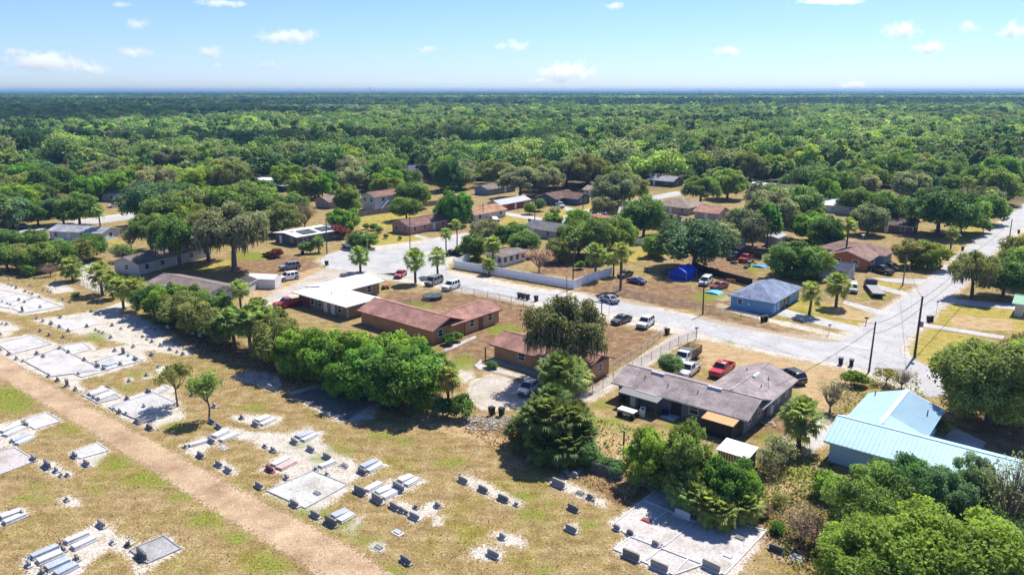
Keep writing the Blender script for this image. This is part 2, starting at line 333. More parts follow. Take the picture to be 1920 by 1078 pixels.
BROWN = [  # bare reddish brown dirt
    ([(730, 545), (830, 555), (900, 548), (1000, 578), (990, 620), (900, 650), (830, 665), (820, 640), (940, 600), (780, 572), (720, 568)], 1.5),
    ([(905, 640), (960, 640), (890, 700), (850, 690), (850, 660)], 1.2), ([(1110, 610), (1240, 622), (1150, 690), (1130, 660)], 1.3),
    ([(1085, 540), (1180, 520), (1290, 535), (1390, 555), (1370, 582), (1200, 575), (1110, 562)], 1.2), ([(1290, 480), (1400, 480), (1420, 530), (1300, 520)], 1.5),
    ([(280, 590), (360, 600), (450, 645), (600, 700), (720, 735), (840, 780), (960, 800), (960, 815), (830, 800), (640, 740), (540, 705), (430, 668), (330, 655)], 1.0),
    ([(1080, 870), (1160, 885), (1240, 910), (1180, 950), (1150, 945)], 1.0), ([(1380, 950), (1560, 1000), (1600, 1078), (1480, 1060), (1400, 1000)], 1.2),
    ([(1640, 780), (1760, 770), (1920, 800), (1920, 900), (1800, 860), (1700, 830)], 1.5), ([(1400, 790), (1490, 770), (1480, 815), (1410, 825)], .8),
    ([(430, 470), (560, 480), (610, 492), (540, 540), (440, 520)], 1.3), ([(1000, 480), (1120, 490), (1110, 525), (1010, 510)], 1.2), ([(1380, 450), (1520, 450), (1500, 470), (1390, 475)], 1.2),
    ([(1720, 830), (1800, 850), (1920, 920), (1920, 1078), (1560, 1078), (1600, 950)], 1.5), ([(1330, 582), (1480, 622), (1590, 640), (1560, 645), (1300, 600)], .8),
]
GREEN = [(ellipse_px(*e), .6) for e in [
    (25, 750, 42, 26), (128, 806, 18, 8), (215, 868, 32, 16), (285, 900, 45, 16), (340, 930, 26, 9), (385, 975, 32, 16), (440, 1008, 26, 12), (500, 1060, 40, 16), (70, 912, 18, 6), (60, 935, 30, 6), (178, 920, 14, 6), (180, 632, 22, 10), (265, 702, 24, 6), (720, 817, 22, 6), (758, 828, 22, 7), (846, 866, 34, 8),
    (640, 990, 40, 11), (590, 962, 36, 9), (545, 930, 26, 7), (690, 1012, 20, 8), (730, 1070, 36, 12), (600, 860, 20, 7), (640, 845, 26, 8), (980, 930, 20, 8), (1000, 965, 26, 12), (1035, 945, 14, 6), (1100, 985, 16, 8), (945, 618, 34, 11), (870, 680, 22, 16), (1140, 790, 36, 9), (1170, 805, 26, 7), (1190, 812, 18, 6),
    (1335, 553, 28, 10), (1320, 560, 20, 8), (1410, 500, 12, 14), (1500, 885, 30, 16), (1530, 910, 26, 9), (1350, 800, 20, 8), (1440, 820, 26, 9), (1480, 740, 18, 10), (1500, 590, 20, 6), (470, 480, 40, 8), (1640, 555, 30, 6), (1610, 578, 16, 5), (780, 572, 30, 7), (1270, 800, 30, 8), (1230, 815, 26, 6), (1370, 640, 14, 5), (240, 730, 18, 5), (1020, 1070, 16, 8),
    (330, 800, 26, 9), (480, 765, 20, 6), (560, 835, 18, 5), (150, 500, 20, 6), (60, 560, 16, 4), (1130, 760, 16, 6)]]
LAWN = [  # mown lawns, yellow green
    ([(1752, 588), (1800, 566), (1925, 586), (1925, 622), (1840, 618), (1745, 606)], .8), ([(1686, 656), (1735, 616), (1840, 632), (1780, 690), (1725, 690)], .8),
    ([(1470, 585), (1500, 560), (1640, 590), (1620, 612), (1560, 605)], .8), ([(680, 470), (740, 425), (870, 465), (830, 470), (740, 485)], 1.2), ([(660, 410), (760, 395), (800, 410), (720, 430), (680, 432)], 1.0),
    ([(935, 420), (960, 400), (1040, 410), (970, 430)], 1.0), ([(1010, 400), (1060, 390), (1090, 402), (1050, 412)], .8), ([(1090, 395), (1110, 380), (1180, 378), (1120, 395)], .8), ([(800, 340), (880, 335), (880, 350), (800, 350)], 1.5), ([(60, 400), (120, 392), (110, 412), (60, 415)], 1.5), ([(1160, 470), (1210, 460), (1210, 490), (1180, 490)], 1.2),
    ([(1690, 480), (1760, 480), (1740, 510), (1680, 505)], 1.0), ([(1760, 450), (1830, 420), (1860, 415), (1800, 465)], 1.2), ([(1880, 450), (1920, 430), (1920, 450)], 1.0), ([(560, 480), (700, 475), (620, 485)], 1.0), ([(1650, 525), (1700, 540), (1640, 545)], .8), ([(340, 510), (500, 470), (520, 480), (400, 510)], 1.2), ([(1250, 355), (1300, 350), (1290, 370), (1260, 370)], 1.5), ([(1450, 420), (1490, 410), (1480, 425), (1450, 430)], 1.2), ([(200, 440), (240, 445), (230, 460), (205, 455)], 1.2), ([(1130, 375), (1200, 365), (1180, 385), (1130, 390)], 1.0)]
def build_ground():
    ys = [30.0]
    while ys[-1] < 520: ys.append(ys[-1] * 1.0062)
    while ys[-1] < 40000: ys.append(ys[-1] * 1.12)
    ts = np.linspace(-1.02, 1.02, 470); ys = np.array(ys); ny, nx = len(ys), len(ts)
    Y, T = np.meshgrid(ys, ts, indexing='ij'); X = T * Y
    x, y = X.ravel(), Y.ravel()
    v = np.stack([x, y, np.zeros_like(x)], 1)
    fld = np.zeros((len(x), 5), np.float32)
    for k, lst in enumerate((SAND, TAN, BROWN, GREEN, LAWN)):
        for px, soft in lst:
            w = polyw(px); a = np.array(w); lo = a.min(0) - 4 * soft; hi = a.max(0) + 4 * soft
            m = (x > lo[0]) & (x < hi[0]) & (y > lo[1]) & (y < hi[1])
            if not m.any(): continue
            dd = pt_seg_dist(x[m], y[m], w)
            soft2 = soft * (1.0 if k != 3 else 2.2)
            fld[m, k] = np.maximum(fld[m, k], np.clip(.5 - dd / (2 * soft2), 0, 1))
    dist = np.hypot(x, y); forest = np.clip((dist - 300) / 60, 0, 1)
    i = np.arange(ny * nx).reshape(ny, nx)
    q = np.stack([i[:-1, :-1], i[:-1, 1:], i[1:, 1:], i[1:, :-1]], -1).reshape(-1, 4)
    n0 = len(v)
    v = np.vstack([v, [(-45000, -400, -.35), (45000, -400, -.35), (45000, 45000, -.35), (-45000, 45000, -.35)]])
    q = np.vstack([q, [[n0, n0 + 1, n0 + 2, n0 + 3]]])
    fld = np.vstack([fld, np.zeros((4, 5), np.float32)]); forest = np.append(forest, [1, 1, 1, 1]).astype(np.float32)
    me = arr_mesh('ground', v, q)
    for name, col in (('sand', 0), ('tan', 1), ('brown', 2), ('lush', 3), ('lawn', 4)):
        a = me.attributes.new(name, 'FLOAT', 'POINT'); a.data.foreach_set('value', np.ascontiguousarray(fld[:, col]))
    a = me.attributes.new('forest', 'FLOAT', 'POINT'); a.data.foreach_set('value', forest)
    m, nt, N, L = nmat('ground_cover'); vec = coord(N)
    def at(nm):
        n = N.new('ShaderNodeAttribute'); n.attribute_name = nm; return n.outputs['Fac']
    nA = noise(N, L, .11, 5, .6, vec); nB = noise(N, L, .7, 5, .65, vec); nC = noise(N, L, 4.5, 4, .7, vec); nD = noise(N, L, .3, 4, .6, vec); nE = noise(N, L, 16, 2, .6, vec)
    # stretched noise along the mowing direction
    mp = N.new('ShaderNodeMapping'); mp.inputs['Rotation'].default_value = (0, 0, -AX); mp.inputs['Scale'].default_value = (.25, 1.0, 1); L.new(vec, mp.inputs[0])
    nM = noise(N, L, .9, 4, .6, mp.outputs[0])
    dry = ramp(N, L, nB, [(.22, (.105, .066, .032)), (.4, (.225, .148, .075)), (.56, (.33, .235, .122)), (.74, (.49, .375, .23))])
    dry2 = ramp(N, L, nM, [(.28, (.11, .08, .028)), (.5, (.245, .18, .072)), (.72, (.39, .3, .15))])
    dry = mixc(N, L, .5, dry, dry2)
    olive = ramp(N, L, nB, [(.3, (.13, .115, .018)), (.7, (.28, .24, .046))])
    f = ramp(N, L, nA, [(.44, (0, 0, 0)), (.62, (1, 1, 1))]); f2 = mth(N, L, 'MULTIPLY', f, ramp(N, L, nD, [(.38, (0, 0, 0)), (.6, (.85, .85, .85))]))
    g = mixc(N, L, f2, dry, olive)
    def mask(nm, a=.55, b=.35, s=.9):
        e = mth(N, L, 'ADD', mth(N, L, 'MULTIPLY', mth(N, L, 'SUBTRACT', nB, .5), s), mth(N, L, 'MULTIPLY', mth(N, L, 'SUBTRACT', nC, .5), s * .9))
        mr = N.new('ShaderNodeMapRange'); L.new(mth(N, L, 'ADD', at(nm), e), mr.inputs[0]); mr.inputs[1].default_value = b; mr.inputs[2].default_value = a; return mr.outputs[0]
    lawn = ramp(N, L, nB, [(.3, (.2, .17, .03)), (.55, (.33, .27, .06)), (.75, (.42, .33, .11))])
    g = mixc(N, L, mask('lawn'), g, lawn)
    brown = ramp(N, L, nB, [(.3, (.12, .066, .036)), (.55, (.21, .125, .07)), (.75, (.3, .19, .115))])
    g = mixc(N, L, mth(N, L, 'MULTIPLY', mask('brown', .62, .3), .88), g, brown)
    tan = ramp(N, L, nB, [(.3, (.3, .2, .1)), (.55, (.42, .3, .165)), (.75, (.5, .385, .235))])
    g = mixc(N, L, mth(N, L, 'MULTIPLY', mask('tan', .65, .3, 1.2), .9), g, tan)
    sand = ramp(N, L, mth(N, L, 'ADD', mth(N, L, 'MULTIPLY', nB, .6), mth(N, L, 'MULTIPLY', nC, .4)), [(.3, (.24, .18, .12)), (.42, (.4, .35, .28)), (.54, (.5, .465, .415)), (.7, (.6, .575, .535))])
    halo = ramp(N, L, nC, [(.3, (.26, .19, .11)), (.7, (.47, .39, .28))]); g = mixc(N, L, mth(N, L, 'MULTIPLY', mask('sand', .45, .08, 1.5), .75), g, halo)
    g = mixc(N, L, mth(N, L, 'MULTIPLY', mth(N, L, 'SUBTRACT', 1.0, mth(N, L, 'MULTIPLY', mask('brown', .75, .35, 1.6), .8)), mask('sand', .72, .42, 1.6)), g, sand)
    lush = ramp(N, L, nC, [(.3, (.09, .125, .012)), (.7, (.22, .26, .032))])
    g = mixc(N, L, mth(N, L, 'MULTIPLY', mask('lush', .85, .3, 2.2), .85), g, lush)
    litter = ramp(N, L, nB, [(.3, (.03, .032, .015)), (.7, (.085, .075, .035))])
    g = mixc(N, L, at('forest'), g, litter)
    sp = ramp(N, L, nC, [(.25, (.5, .47, .42)), (.48, (.95, .95, .95)), (.7, (1.55, 1.52, 1.46))]); g = mixc(N, L, 1.0, g, sp, 'MULTIPLY')
    sp2 = ramp(N, L, nE, [(.3, (.5, .48, .45)), (.7, (1.45, 1.45, 1.42))]); g = mixc(N, L, 1.0, g, sp2, 'MULTIPLY')
    b = N.new('ShaderNodeBsdfPrincipled'); L.new(g, b.inputs['Base Color']); b.inputs['Roughness'].default_value = .95; b.inputs['Specular IOR Level'].default_value = .1
    bn = N.new('ShaderNodeBump'); bn.inputs['Strength'].default_value = .6; bn.inputs['Distance'].default_value = .12
    L.new(mth(N, L, 'ADD', nC, mth(N, L, 'MULTIPLY', nE, .5)), bn.inputs['Height']); L.new(bn.outputs[0], b.inputs['Normal'])
    o = N.new('ShaderNodeOutputMaterial'); L.new(b.outputs[0], o.inputs[0])
    me.materials.append(m); tag(obj('ground', me), 'dry mown grass and sandy ground of the cemetery and the yards', None, None, 'structure')
def arr_mesh(name, v, q, mat=None):
    me = bpy.data.meshes.new(name); n, k = q.shape
    me.vertices.add(len(v)); me.vertices.foreach_set('co', np.ascontiguousarray(v, np.float32).ravel())
    me.loops.add(n * k); me.loops.foreach_set('vertex_index', np.ascontiguousarray(q, np.int32).ravel())
    me.polygons.add(n); me.polygons.foreach_set('loop_start', np.arange(0, n * k, k, dtype=np.int32))
    me.update(calc_edges=True)
    if mat: me.materials.append(mat)
    return me
build_ground()

# ------------------------------------------------------------------ roads and drives
def asphalt(name, c0, c1, c2, crack=.3, grit=.15, edge=False):
    m, nt, N, L = nmat(name); vec = coord(N)
    a = noise(N, L, .25, 5, .6, vec); b_ = noise(N, L, 2.2, 4, .65, vec); c = noise(N, L, 18, 2, .6, vec)
    col = ramp(N, L, a, [(.3, c0), (.5, c1), (.7, c2)])
    col = mixc(N, L, .7, col, ramp(N, L, b_, [(.3, (.78, .78, .78)), (.7, (1.16, 1.16, 1.16))]), 'MULTIPLY')
    col = mixc(N, L, .7, col, ramp(N, L, c, [(.3, (1 - grit,) * 3), (.7, (1 + grit * .9,) * 3)]), 'MULTIPLY')
    gw = noise(N, L, 5.5, 4, .7, vec); col = mixc(N, L, 1, col, ramp(N, L, gw, [(.3, (1 - grit * 1.3, 1 - grit * 1.4, 1 - grit * 1.5)), (.7, (1 + grit, 1 + grit, 1 + grit))]), 'MULTIPLY')
    vo = N.new('ShaderNodeTexVoronoi'); vo.feature = 'DISTANCE_TO_EDGE'; vo.inputs['Scale'].default_value = .22
    wv = N.new('ShaderNodeVectorMath'); wv.operation = 'ADD'; L.new(vec, wv.inputs[0]); L.new(noise(N, L, .8, 3, .6, vec, 1), wv.inputs[1]); L.new(wv.outputs[0], vo.inputs['Vector'])
    col = mixc(N, L, mth(N, L, 'MULTIPLY', mth(N, L, 'LESS_THAN', vo.outputs['Distance'], .012), crack), col, (.12, .11, .1))
    p = N.new('ShaderNodeBsdfPrincipled'); L.new(col, p.inputs['Base Color']); p.inputs['Roughness'].default_value = .9; p.inputs['Specular IOR Level'].default_value = .2
    bn = N.new('ShaderNodeBump'); bn.inputs['Strength'].default_value = .3; bn.inputs['Distance'].default_value = .03; L.new(b_, bn.inputs['Height']); L.new(bn.outputs[0], p.inputs['Normal'])
    o = N.new('ShaderNodeOutputMaterial')
    if edge:
        at = N.new('ShaderNodeAttribute'); at.attribute_name = 'w'; e = mth(N, L, 'ADD', mth(N, L, 'MULTIPLY', mth(N, L, 'SUBTRACT', b_, .5), 1.1), mth(N, L, 'MULTIPLY', mth(N, L, 'SUBTRACT', gw, .5), 1.1))
        mr = N.new('ShaderNodeMapRange'); L.new(mth(N, L, 'ADD', at.outputs['Fac'], e), mr.inputs[0]); mr.inputs[1].default_value = .42; mr.inputs[2].default_value = .58
        tr = N.new('ShaderNodeBsdfTransparent'); mx = N.new('ShaderNodeMixShader'); L.new(mr.outputs[0], mx.inputs[0]); L.new(tr.outputs[0], mx.inputs[1]); L.new(p.outputs[0], mx.inputs[2]); L.new(mx.outputs[0], o.inputs[0])
    else: L.new(p.outputs[0], o.inputs[0])
    return m
M['road'] = asphalt('sun_bleached_asphalt', (.34, .333, .325), (.4, .392, .383), (.46, .45, .44), edge=True)
M['drive'] = asphalt('drive_concrete', (.36, .345, .32), (.43, .415, .39), (.49, .475, .45))
M['dirt'] = asphalt('packed_dirt', (.29, .195, .115), (.42, .3, .185), (.52, .395, .255), 0, .38, True)
M['sandtrack'] = asphalt('sandy_track', (.33, .28, .22), (.43, .385, .33), (.51, .47, .42), 0, .3, True)
ROADPOLYS = []
def sheet(name, px, mat, z, rag=.12, label=None, kind='structure', step=.5):
    w = polyw(px); ROADPOLYS.append(w); pts = []
    r = random.Random(len(w) * 31 + int(w[0][0] * 10)); ph = [r.uniform(0, 6) for _ in range(4)]
    n = len(w); acc = 0
    for i in range(n):
        a = Vector(w[i]); b = Vector(w[(i + 1) % n]); d = b - a; l = d.length; k = max(1, min(400, int(l / step)))
        nr = Vector((-d.y, d.x)) / max(l, 1e-6)
        for j in range(k):
            t = j / k; s_ = acc + l * t
            off = rag * (math.sin(s_ * .5 + ph[0]) * .35 + math.sin(s_ * 1.7 + ph[1]) * .3 + r.uniform(-.6, .6))
            p = a + d * t + nr * off * (0 if j == 0 else 1); pts.append((p.x, p.y, z))
        acc += l
    tris = tessellate_polygon([[Vector(p) for p in pts]])
    mb = MB(); mb.add(pts, [tuple(t) for t in tris])
    o = mb.build(name, mat)
    me = o.data
    if sum(p.normal.z * p.area for p in me.polygons) < 0: me.flip_normals()
    return tag(o, label, None, None, kind)
def patch(name, px, mat, z, soft, label, step=.45):
    """a sheet whose rim crumbles into the ground: a fine grid with a weight that falls to nothing past the edge."""
    w = polyw(px); ROADPOLYS.append(w); a = np.array(w); lo = a.min(0) - soft * 2; hi = a.max(0) + soft * 2
    gx = np.arange(lo[0], hi[0] + step, step); gy = np.arange(lo[1], min(hi[1], 520) + step, step); X, Y = np.meshgrid(gx, gy, indexing='ij')
    d = pt_seg_dist(X, Y, w); i = np.arange(X.size).reshape(X.shape); q = np.stack([i[:-1, :-1], i[1:, :-1], i[1:, 1:], i[:-1, 1:]], -1).reshape(-1, 4)
    q = q[d.ravel()[q].min(1) < soft * 1.6]; used, inv = np.unique(q, return_inverse=True); q = inv.reshape(-1, 4)
    v = np.stack([X.ravel()[used], Y.ravel()[used], np.full(len(used), z)], 1); me = arr_mesh(name, v, q, mat)
    me.attributes.new('w', 'FLOAT', 'POINT').data.foreach_set('value', np.clip(.5 - d.ravel()[used] / (2 * soft), 0, 1).astype(np.float32))
    return tag(obj(name, me), label, None, None, 'structure')
def smoothpx(pts, k=6):
    """Catmull-Rom through an open list of pixels."""
    P = [pts[0]] + list(pts) + [pts[-1]]; out = []
    for i in range(1, len(P) - 2):
        p0, p1, p2, p3 = (np.array(P[i + j], float) for j in (-1, 0, 1, 2))
        for t in np.arange(0, 1, 1 / k): out.append(tuple(.5 * ((2 * p1) + (-p0 + p2) * t + (2 * p0 - 5 * p1 + 4 * p2 - p3) * t * t + (-p0 + 3 * p1 - 3 * p2 + p3) * t ** 3)))
    return out + [pts[-1]]
far = smoothpx([(838, 506), (845, 514), (900, 528), (1000, 547), (1080, 555), (1150, 563), (1290, 594), (1450, 629), (1553, 641), (1590, 634), (1618, 617), (1648, 588)])
lft = smoothpx([(1648, 588), (1680, 572), (1716, 546), (1770, 504), (1808, 472), (1850, 438), (1894, 405), (1925, 378), (1990, 340)])
rgt = smoothpx([(2010, 365), (1920, 424), (1876, 457), (1850, 490), (1814, 528), (1781, 558), (1728, 608), (1692, 645), (1688, 658), (1700, 670), (1725, 680), (1760, 700), (1800, 735)])
near = smoothpx([(1740, 745), (1680, 712), (1618, 691), (1567, 680), (1440, 656), (1290, 620), (1150, 584), (1000, 564), (852, 540), (790, 527), (762, 522)])
patch('main_street', far + lft[1:] + rgt + near, M['road'], .012, 0.45, 'sun-bleached street running past the yards to the right-hand crossroads')
cds = smoothpx([(762, 522), (735, 516), (697, 510), (655, 511), (622, 505), (603, 495), (603, 486), (622, 474), (667, 469), (715, 468), (815, 453), (880, 440), (946, 427), (1021, 417), (1053, 409), (1105, 394), (1180, 379), (1250, 362), (1330, 352)]) + smoothpx([(1340, 357), (1250, 371), (1186, 389), (1120, 405), (1060, 422), (967, 438), (889, 451), (850, 470), (834, 490), (838, 506)])
patch('back_street', cds, M['road'], .020, 0.5, 'pale street with a rounded dead end curving back past the lawns')
patch('dirt_road', smoothpx([(-60, 640), (0, 664), (60, 700), (120, 735), (250, 806), (330, 850), (400, 890), (470, 928), (557, 972), (666, 1031), (738, 1078), (840, 1140)]) + smoothpx([(700, 1140), (588, 1072), (494, 1013), (400, 956), (329, 909), (238, 853), (178, 815), (111, 777), (60, 744), (0, 708), (-60, 680)]), M['dirt'], .012, 1.1, 'wide tan dirt track crossing the cemetery')
patch('far_left_road', [(-60, 452), (0, 441), (90, 422), (200, 408), (310, 396), (420, 388), (420, 393), (310, 404), (200, 416), (90, 431), (0, 452), (-60, 465)], M['road'], .012, 0.6, 'pale road behind the trees at far left')
patch('cemetery_side_lane', [(150, 500), (178, 489), (186, 512), (235, 545), (175, 540)], M['sandtrack'], .012, 0.8, 'sandy lane beside the palm at the top of the cemetery')
patch('sandy_drive', [z1(*p) for p in [(725, 212), (850, 232), (700, 300), (490, 372), (240, 462), (200, 445), (480, 335), (640, 255)]], M['sandtrack'], .028, 0.8, 'pale sandy drive from the dead end to the white-roofed house')
patch('gravel_drive', [(1088, 748), (1103, 753), (1190, 702), (1272, 646), (1300, 632), (1285, 622), (1268, 628), (1235, 648), (1150, 701)], M['sandtrack'], .016, 0.6, 'white gravel drive between two chain-link fences')
patch('gravel_lot', [(890, 716), (925, 703), (975, 722), (1012, 738), (996, 765), (905, 762), (880, 744)], M['sandtrack'], .016, 0.9, 'white gravel parking lot before the tan house')
CONC = [([(1451, 589), (1472, 579), (1502, 588), (1624, 615), (1612, 627), (1530, 608)], 'concrete drive beside the blue house'),
        ([(1645, 534), (1705, 549), (1697, 556), (1644, 541)], 'concrete strip drive beside the flatbed truck'),
        ([(1634, 521), (1742, 524), (1727, 534), (1660, 528)], 'concrete drive before the brick and brown house'),
        ([(1584, 563), (1655, 583), (1680, 585), (1668, 592), (1640, 590), (1580, 569)], 'worn sandy drive below the flatbed truck'),
        ([(1779, 559), (1925, 573), (1925, 583), (1770, 568)], 'concrete path at the right along the street-side yard'),
        ([(1730, 606), (1885, 630), (1880, 636), (1726, 612)], 'narrow concrete drive crossing the right-hand lawn'),
        ([(946, 397), (1024, 410), (1018, 416), (938, 402)], 'concrete drive of the brick house'), ([(1060, 388), (1108, 398), (1100, 405), (1055, 393)], 'concrete drive of the slate house'),
        ([(780, 440), (826, 452), (820, 456), (776, 444)], 'concrete path of the pink house'), ([(672, 514), (750, 512), (752, 520), (700, 524)], 'sandy pull-in by the red car'),
        ([z2(*p) for p in [(120, 520), (345, 420), (365, 435), (140, 535)]], 'concrete walk along the front of the tan house'), ([z2(*p) for p in [(345, 635), (395, 590), (400, 625), (820, 740), (800, 760), (560, 700), (370, 660)]], 'shaded concrete porch slab of the tan house'),
        ([z5(*p) for p in [(30, 380), (180, 255), (150, 370), (60, 420)]], 'white concrete apron left of the turquoise roof'), ([z5(*p) for p in [(770, 340), (830, 290), (1000, 370), (960, 420)]], 'grey concrete slab behind the turquoise roof')]
for i, (px, lb) in enumerate(CONC): sheet('driveway', px, M['drive'], .02 + .004 * (i % 3), .08, lb)
ln = MB(); a, b = G(*zr(490, 893)), G(*zr(635, 918)); d = (b - a).normalized(); n_ = Vector((-d.y, d.x, 0)) * .22
ln.add([a - n_ + Vector((0, 0, .026)), b - n_ + Vector((0, 0, .026)), b + n_ + Vector((0, 0, .026)), a + n_ + Vector((0, 0, .026))], [(0, 1, 2, 3)])
tag(ln.build('stop_line', surface('road_paint', (.78, .78, .76), .7, .2, usecol=False)), 'worn white stop line at the crossroads', None, None, 'structure')
# ------------------------------------------------------------------ buildings
HOUSES = []                                   # (world centre, radius, phrase) for spacing trees and naming neighbours
WINC = {}
def window_mesh(w, h, bars):
    k = (round(w, 2), round(h, 2), bars)
    if k not in WINC:
        t = .09; f = MB()
        f.box(-w / 2 - t, -.035, -t, w / 2 + t, .03, 0).box(-w / 2 - t, -.035, h, w / 2 + t, .03, h + t)
        f.box(-w / 2 - t, -.034, 0, -w / 2, .03, h).box(w / 2, -.034, 0, w / 2 + t, .03, h)
        if bars: f.box(-w / 2, -.03, h / 2 - .03, w / 2, .02, h / 2 + .03)
        if w > 1.3: f.box(-.03, -.028, 0, .03, .02, h)
        p = MB().box(-w / 2, .0, 0, w / 2, .015, h)
        WINC[k] = (f.mesh('window', M['trim']), p.mesh('pane', M['pane']))
    return WINC[k]
def add_window(t, face, pos, z, w=1.1, h=1.1, bars=1, off=0):
    """face 'v' looks towards -v, at local (pos, off); face 'u' looks towards +u at local (off, pos)."""
    fm, pm = window_mesh(w, h, bars)
    o = obj('window', fm, t); o.location = (pos, off - .012, z) if face == 'v' else (off + .012, pos, z)
    o.rotation_euler = (0, 0, 0 if face == 'v' else PI / 2)
    obj('pane', pm, o); return o
def add_door(t, face, pos, off=0, col=(.7, .69, .66), w=.95, h=2.05, mat='metal'):
    mb = MB().box(-w / 2 - .08, -.03, 0, w / 2 + .08, .02, h + .08).box(-w / 2, -.055, .03, w / 2, -.03, h)
    o = mb.build('door', M[mat], t, col)
    o.location = (pos, off - .012, .05) if face == 'v' else (off + .012, pos, .05); o.rotation_euler = (0, 0, 0 if face == 'v' else PI / 2)
    k = MB().box(w / 2 - .14, -.1, 1.0, w / 2 - .08, -.05, 1.06).build('handle', M['chrome'], o)
    return o
def wing(t, u0, v0, u1, v1, h, kind='gable', ridge='u', slope=.36, over=.45, wall=(.5, .5, .5), roof=(.2, .2, .2), wmat='stucco', rmat='shingle', ext=(0, 0, 0, 0), base=0.0, trim=(.6, .6, .58)):
    """walls and roof of one wing; ext stretches the roof past the walls (u0, v0, u1, v1), replacing the overhang where not zero."""
    w = MB(); ru0, rv0, ru1, rv1 = [a for a in (u0 - (ext[0] or over), v0 - (ext[1] or over), u1 + (ext[2] or over), v1 + (ext[3] or over))]
    if ridge == 'u':
        vm = (v0 + v1) / 2; hr = h + slope * (v1 - v0) / 2
        def zr_(p): return hr - slope * abs(p - vm)
        if kind == 'gable': w.prism([(v0, base), (v1, base), (v1, h), (vm, hr - .02), (v0, h)], u0, u1, 'x')
        else: w.box(u0, v0, base, u1, v1, h)
    else:
        vm = (u0 + u1) / 2; hr = h + slope * (u1 - u0) / 2
        if kind == 'gable': w.prism([(u0, base), (u1, base), (u1, h), (vm, hr - .02), (u0, h)], v0, v1, 'y')
        else: w.box(u0, v0, base, u1, v1, h)
    w.build('wall', M[wmat], t, wall)
    r = MB(); th = .14
    if kind == 'gable':
        if ridge == 'u': lo, hi, a0, a1, axis = rv0, rv1, ru0, ru1, 'x'
        else: lo, hi, a0, a1, axis = ru0, ru1, rv0, rv1, 'y'
        zl = hr - slope * (vm - lo); zh = hr - slope * (hi - vm)
        for p, z_ in ((lo, zl), (hi, zh)):
            prof = [(p, z_), (vm, hr), (vm, hr + th), (p, z_ + th)]
            if axis == 'x': r.prism(prof, a0, a1, 'x')
            else: r.prism(prof, a0, a1, 'y')
        ro = r.build('roof', M[rmat], t, roof)
        f = MB()                                   # barge boards and eave boards, a few millimetres proud
        for p, z_, sg in ((lo, zl, -1), (hi, zh, 1)):
            q0, q1 = (p + sg * .004, p + sg * .03)
            if axis == 'x': f.box(a0, min(q0, q1), z_ - .06, a1, max(q0, q1), z_ + th - .02)
            else: f.box(min(q0, q1), a0, z_ - .06, max(q0, q1), a1, z_ + th - .02)
            for e, s2 in ((a0, -1), (a1, 1)):
                prof = [(p, z_ - .06), (vm, hr - .06), (vm, hr + th - .02), (p, z_ + th - .02)]
                e0, e1 = sorted((e + s2 * .004, e + s2 * .03))
                f.prism(prof, e0, e1, axis)
        f.build('fascia', M['stucco'], ro, trim)
        rc = MB()
        if axis == 'x': rc.box(a0 + .02, vm - .14, hr + th - .035, a1 - .02, vm + .14, hr + th + .02)
        else: rc.box(vm - .14, a0 + .02, hr + th - .035, vm + .14, a1 - .02, hr + th + .02)
        rc.build('ridge_cap', M[rmat], ro, tuple(min(1, c * 1.12) for c in roof))
    else:
        ze = h - slope * over; su, sv = (ru1 - ru0) / 2, (rv1 - rv0) / 2; s = min(su, sv); zt = ze + slope * s
        cu, cv = (ru0 + ru1) / 2, (rv0 + rv1) / 2
        if su > sv: ra, rb = (ru0 + s, cv, zt), (ru1 - s, cv, zt)
        else: ra, rb = (cu, rv0 + s, zt), (cu, rv1 - s, zt)
        c0 = [(ru0, rv0, ze), (ru1, rv0, ze), (ru1, rv1, ze), (ru0, rv1, ze)]
        c1 = [(x, y, z + th) for x, y, z in c0]
        vs = c0 + c1 + [(*ra[:2], ra[2] + th), (*rb[:2], rb[2] + th)]
        fs = [(3, 2, 1, 0), (0, 1, 5, 4), (1, 2, 6, 5), (2, 3, 7, 6), (3, 0, 4, 7)]
        if su > sv: fs += [(4, 5, 9, 8), (5, 6, 9), (6, 7, 8, 9), (7, 4, 8)]
        else: fs += [(4, 5, 8), (5, 6, 9, 8), (6, 7, 9), (7, 4, 8, 9)]
        r.add(vs, fs); ro = r.build('roof', M[rmat], t, roof)
        f = MB(); e = .025
        f.box(ru0 - e, rv0 - e, ze - .05, ru1 + e, rv0 - .003, ze + th - .02).box(ru0 - e, rv1 + .003, ze - .05, ru1 + e, rv1 + e, ze + th - .02)
        f.box(ru0 - e, rv0, ze - .051, ru0 - .003, rv1, ze + th - .021).box(ru1 + .003, rv0, ze - .051, ru1 + e, rv1, ze + th - .021)
        f.build('fascia', M['stucco'], ro, trim)
    return ro
def house(name, label, npx, phrase, ang=None, cat='house', rad=10):
    p = G(*npx); a = AX if ang is None else R(ang)
    t = thing(name, label, cat, (p.x, p.y, 0), a)
    HOUSES.append((p + Matrix.Rotation(a, 3, 'Z') @ Vector((-rad * .7, rad * .5, 0)), rad, phrase)); return t
def roof_pipe(t, u, v, z, n=1):
    o = MB().tube([(0, 0, -.3), (0, 0, .45)], .07, 8).build('vent_pipe', M['metal'], t, (.12, .12, .12)); o.location = (u, v, z)
def roof_vent(t, u, v, z, rz=0, slope=.0):
    o = MB().prism([(-.28, -.05), (.28, -.05), (.16, .2), (-.16, .2)], -.95, .95, 'x').build('ridge_vent', M['metal'], t, (.62, .6, .58)); o.location = (u, v, z); o.rotation_euler = (0, 0, rz)

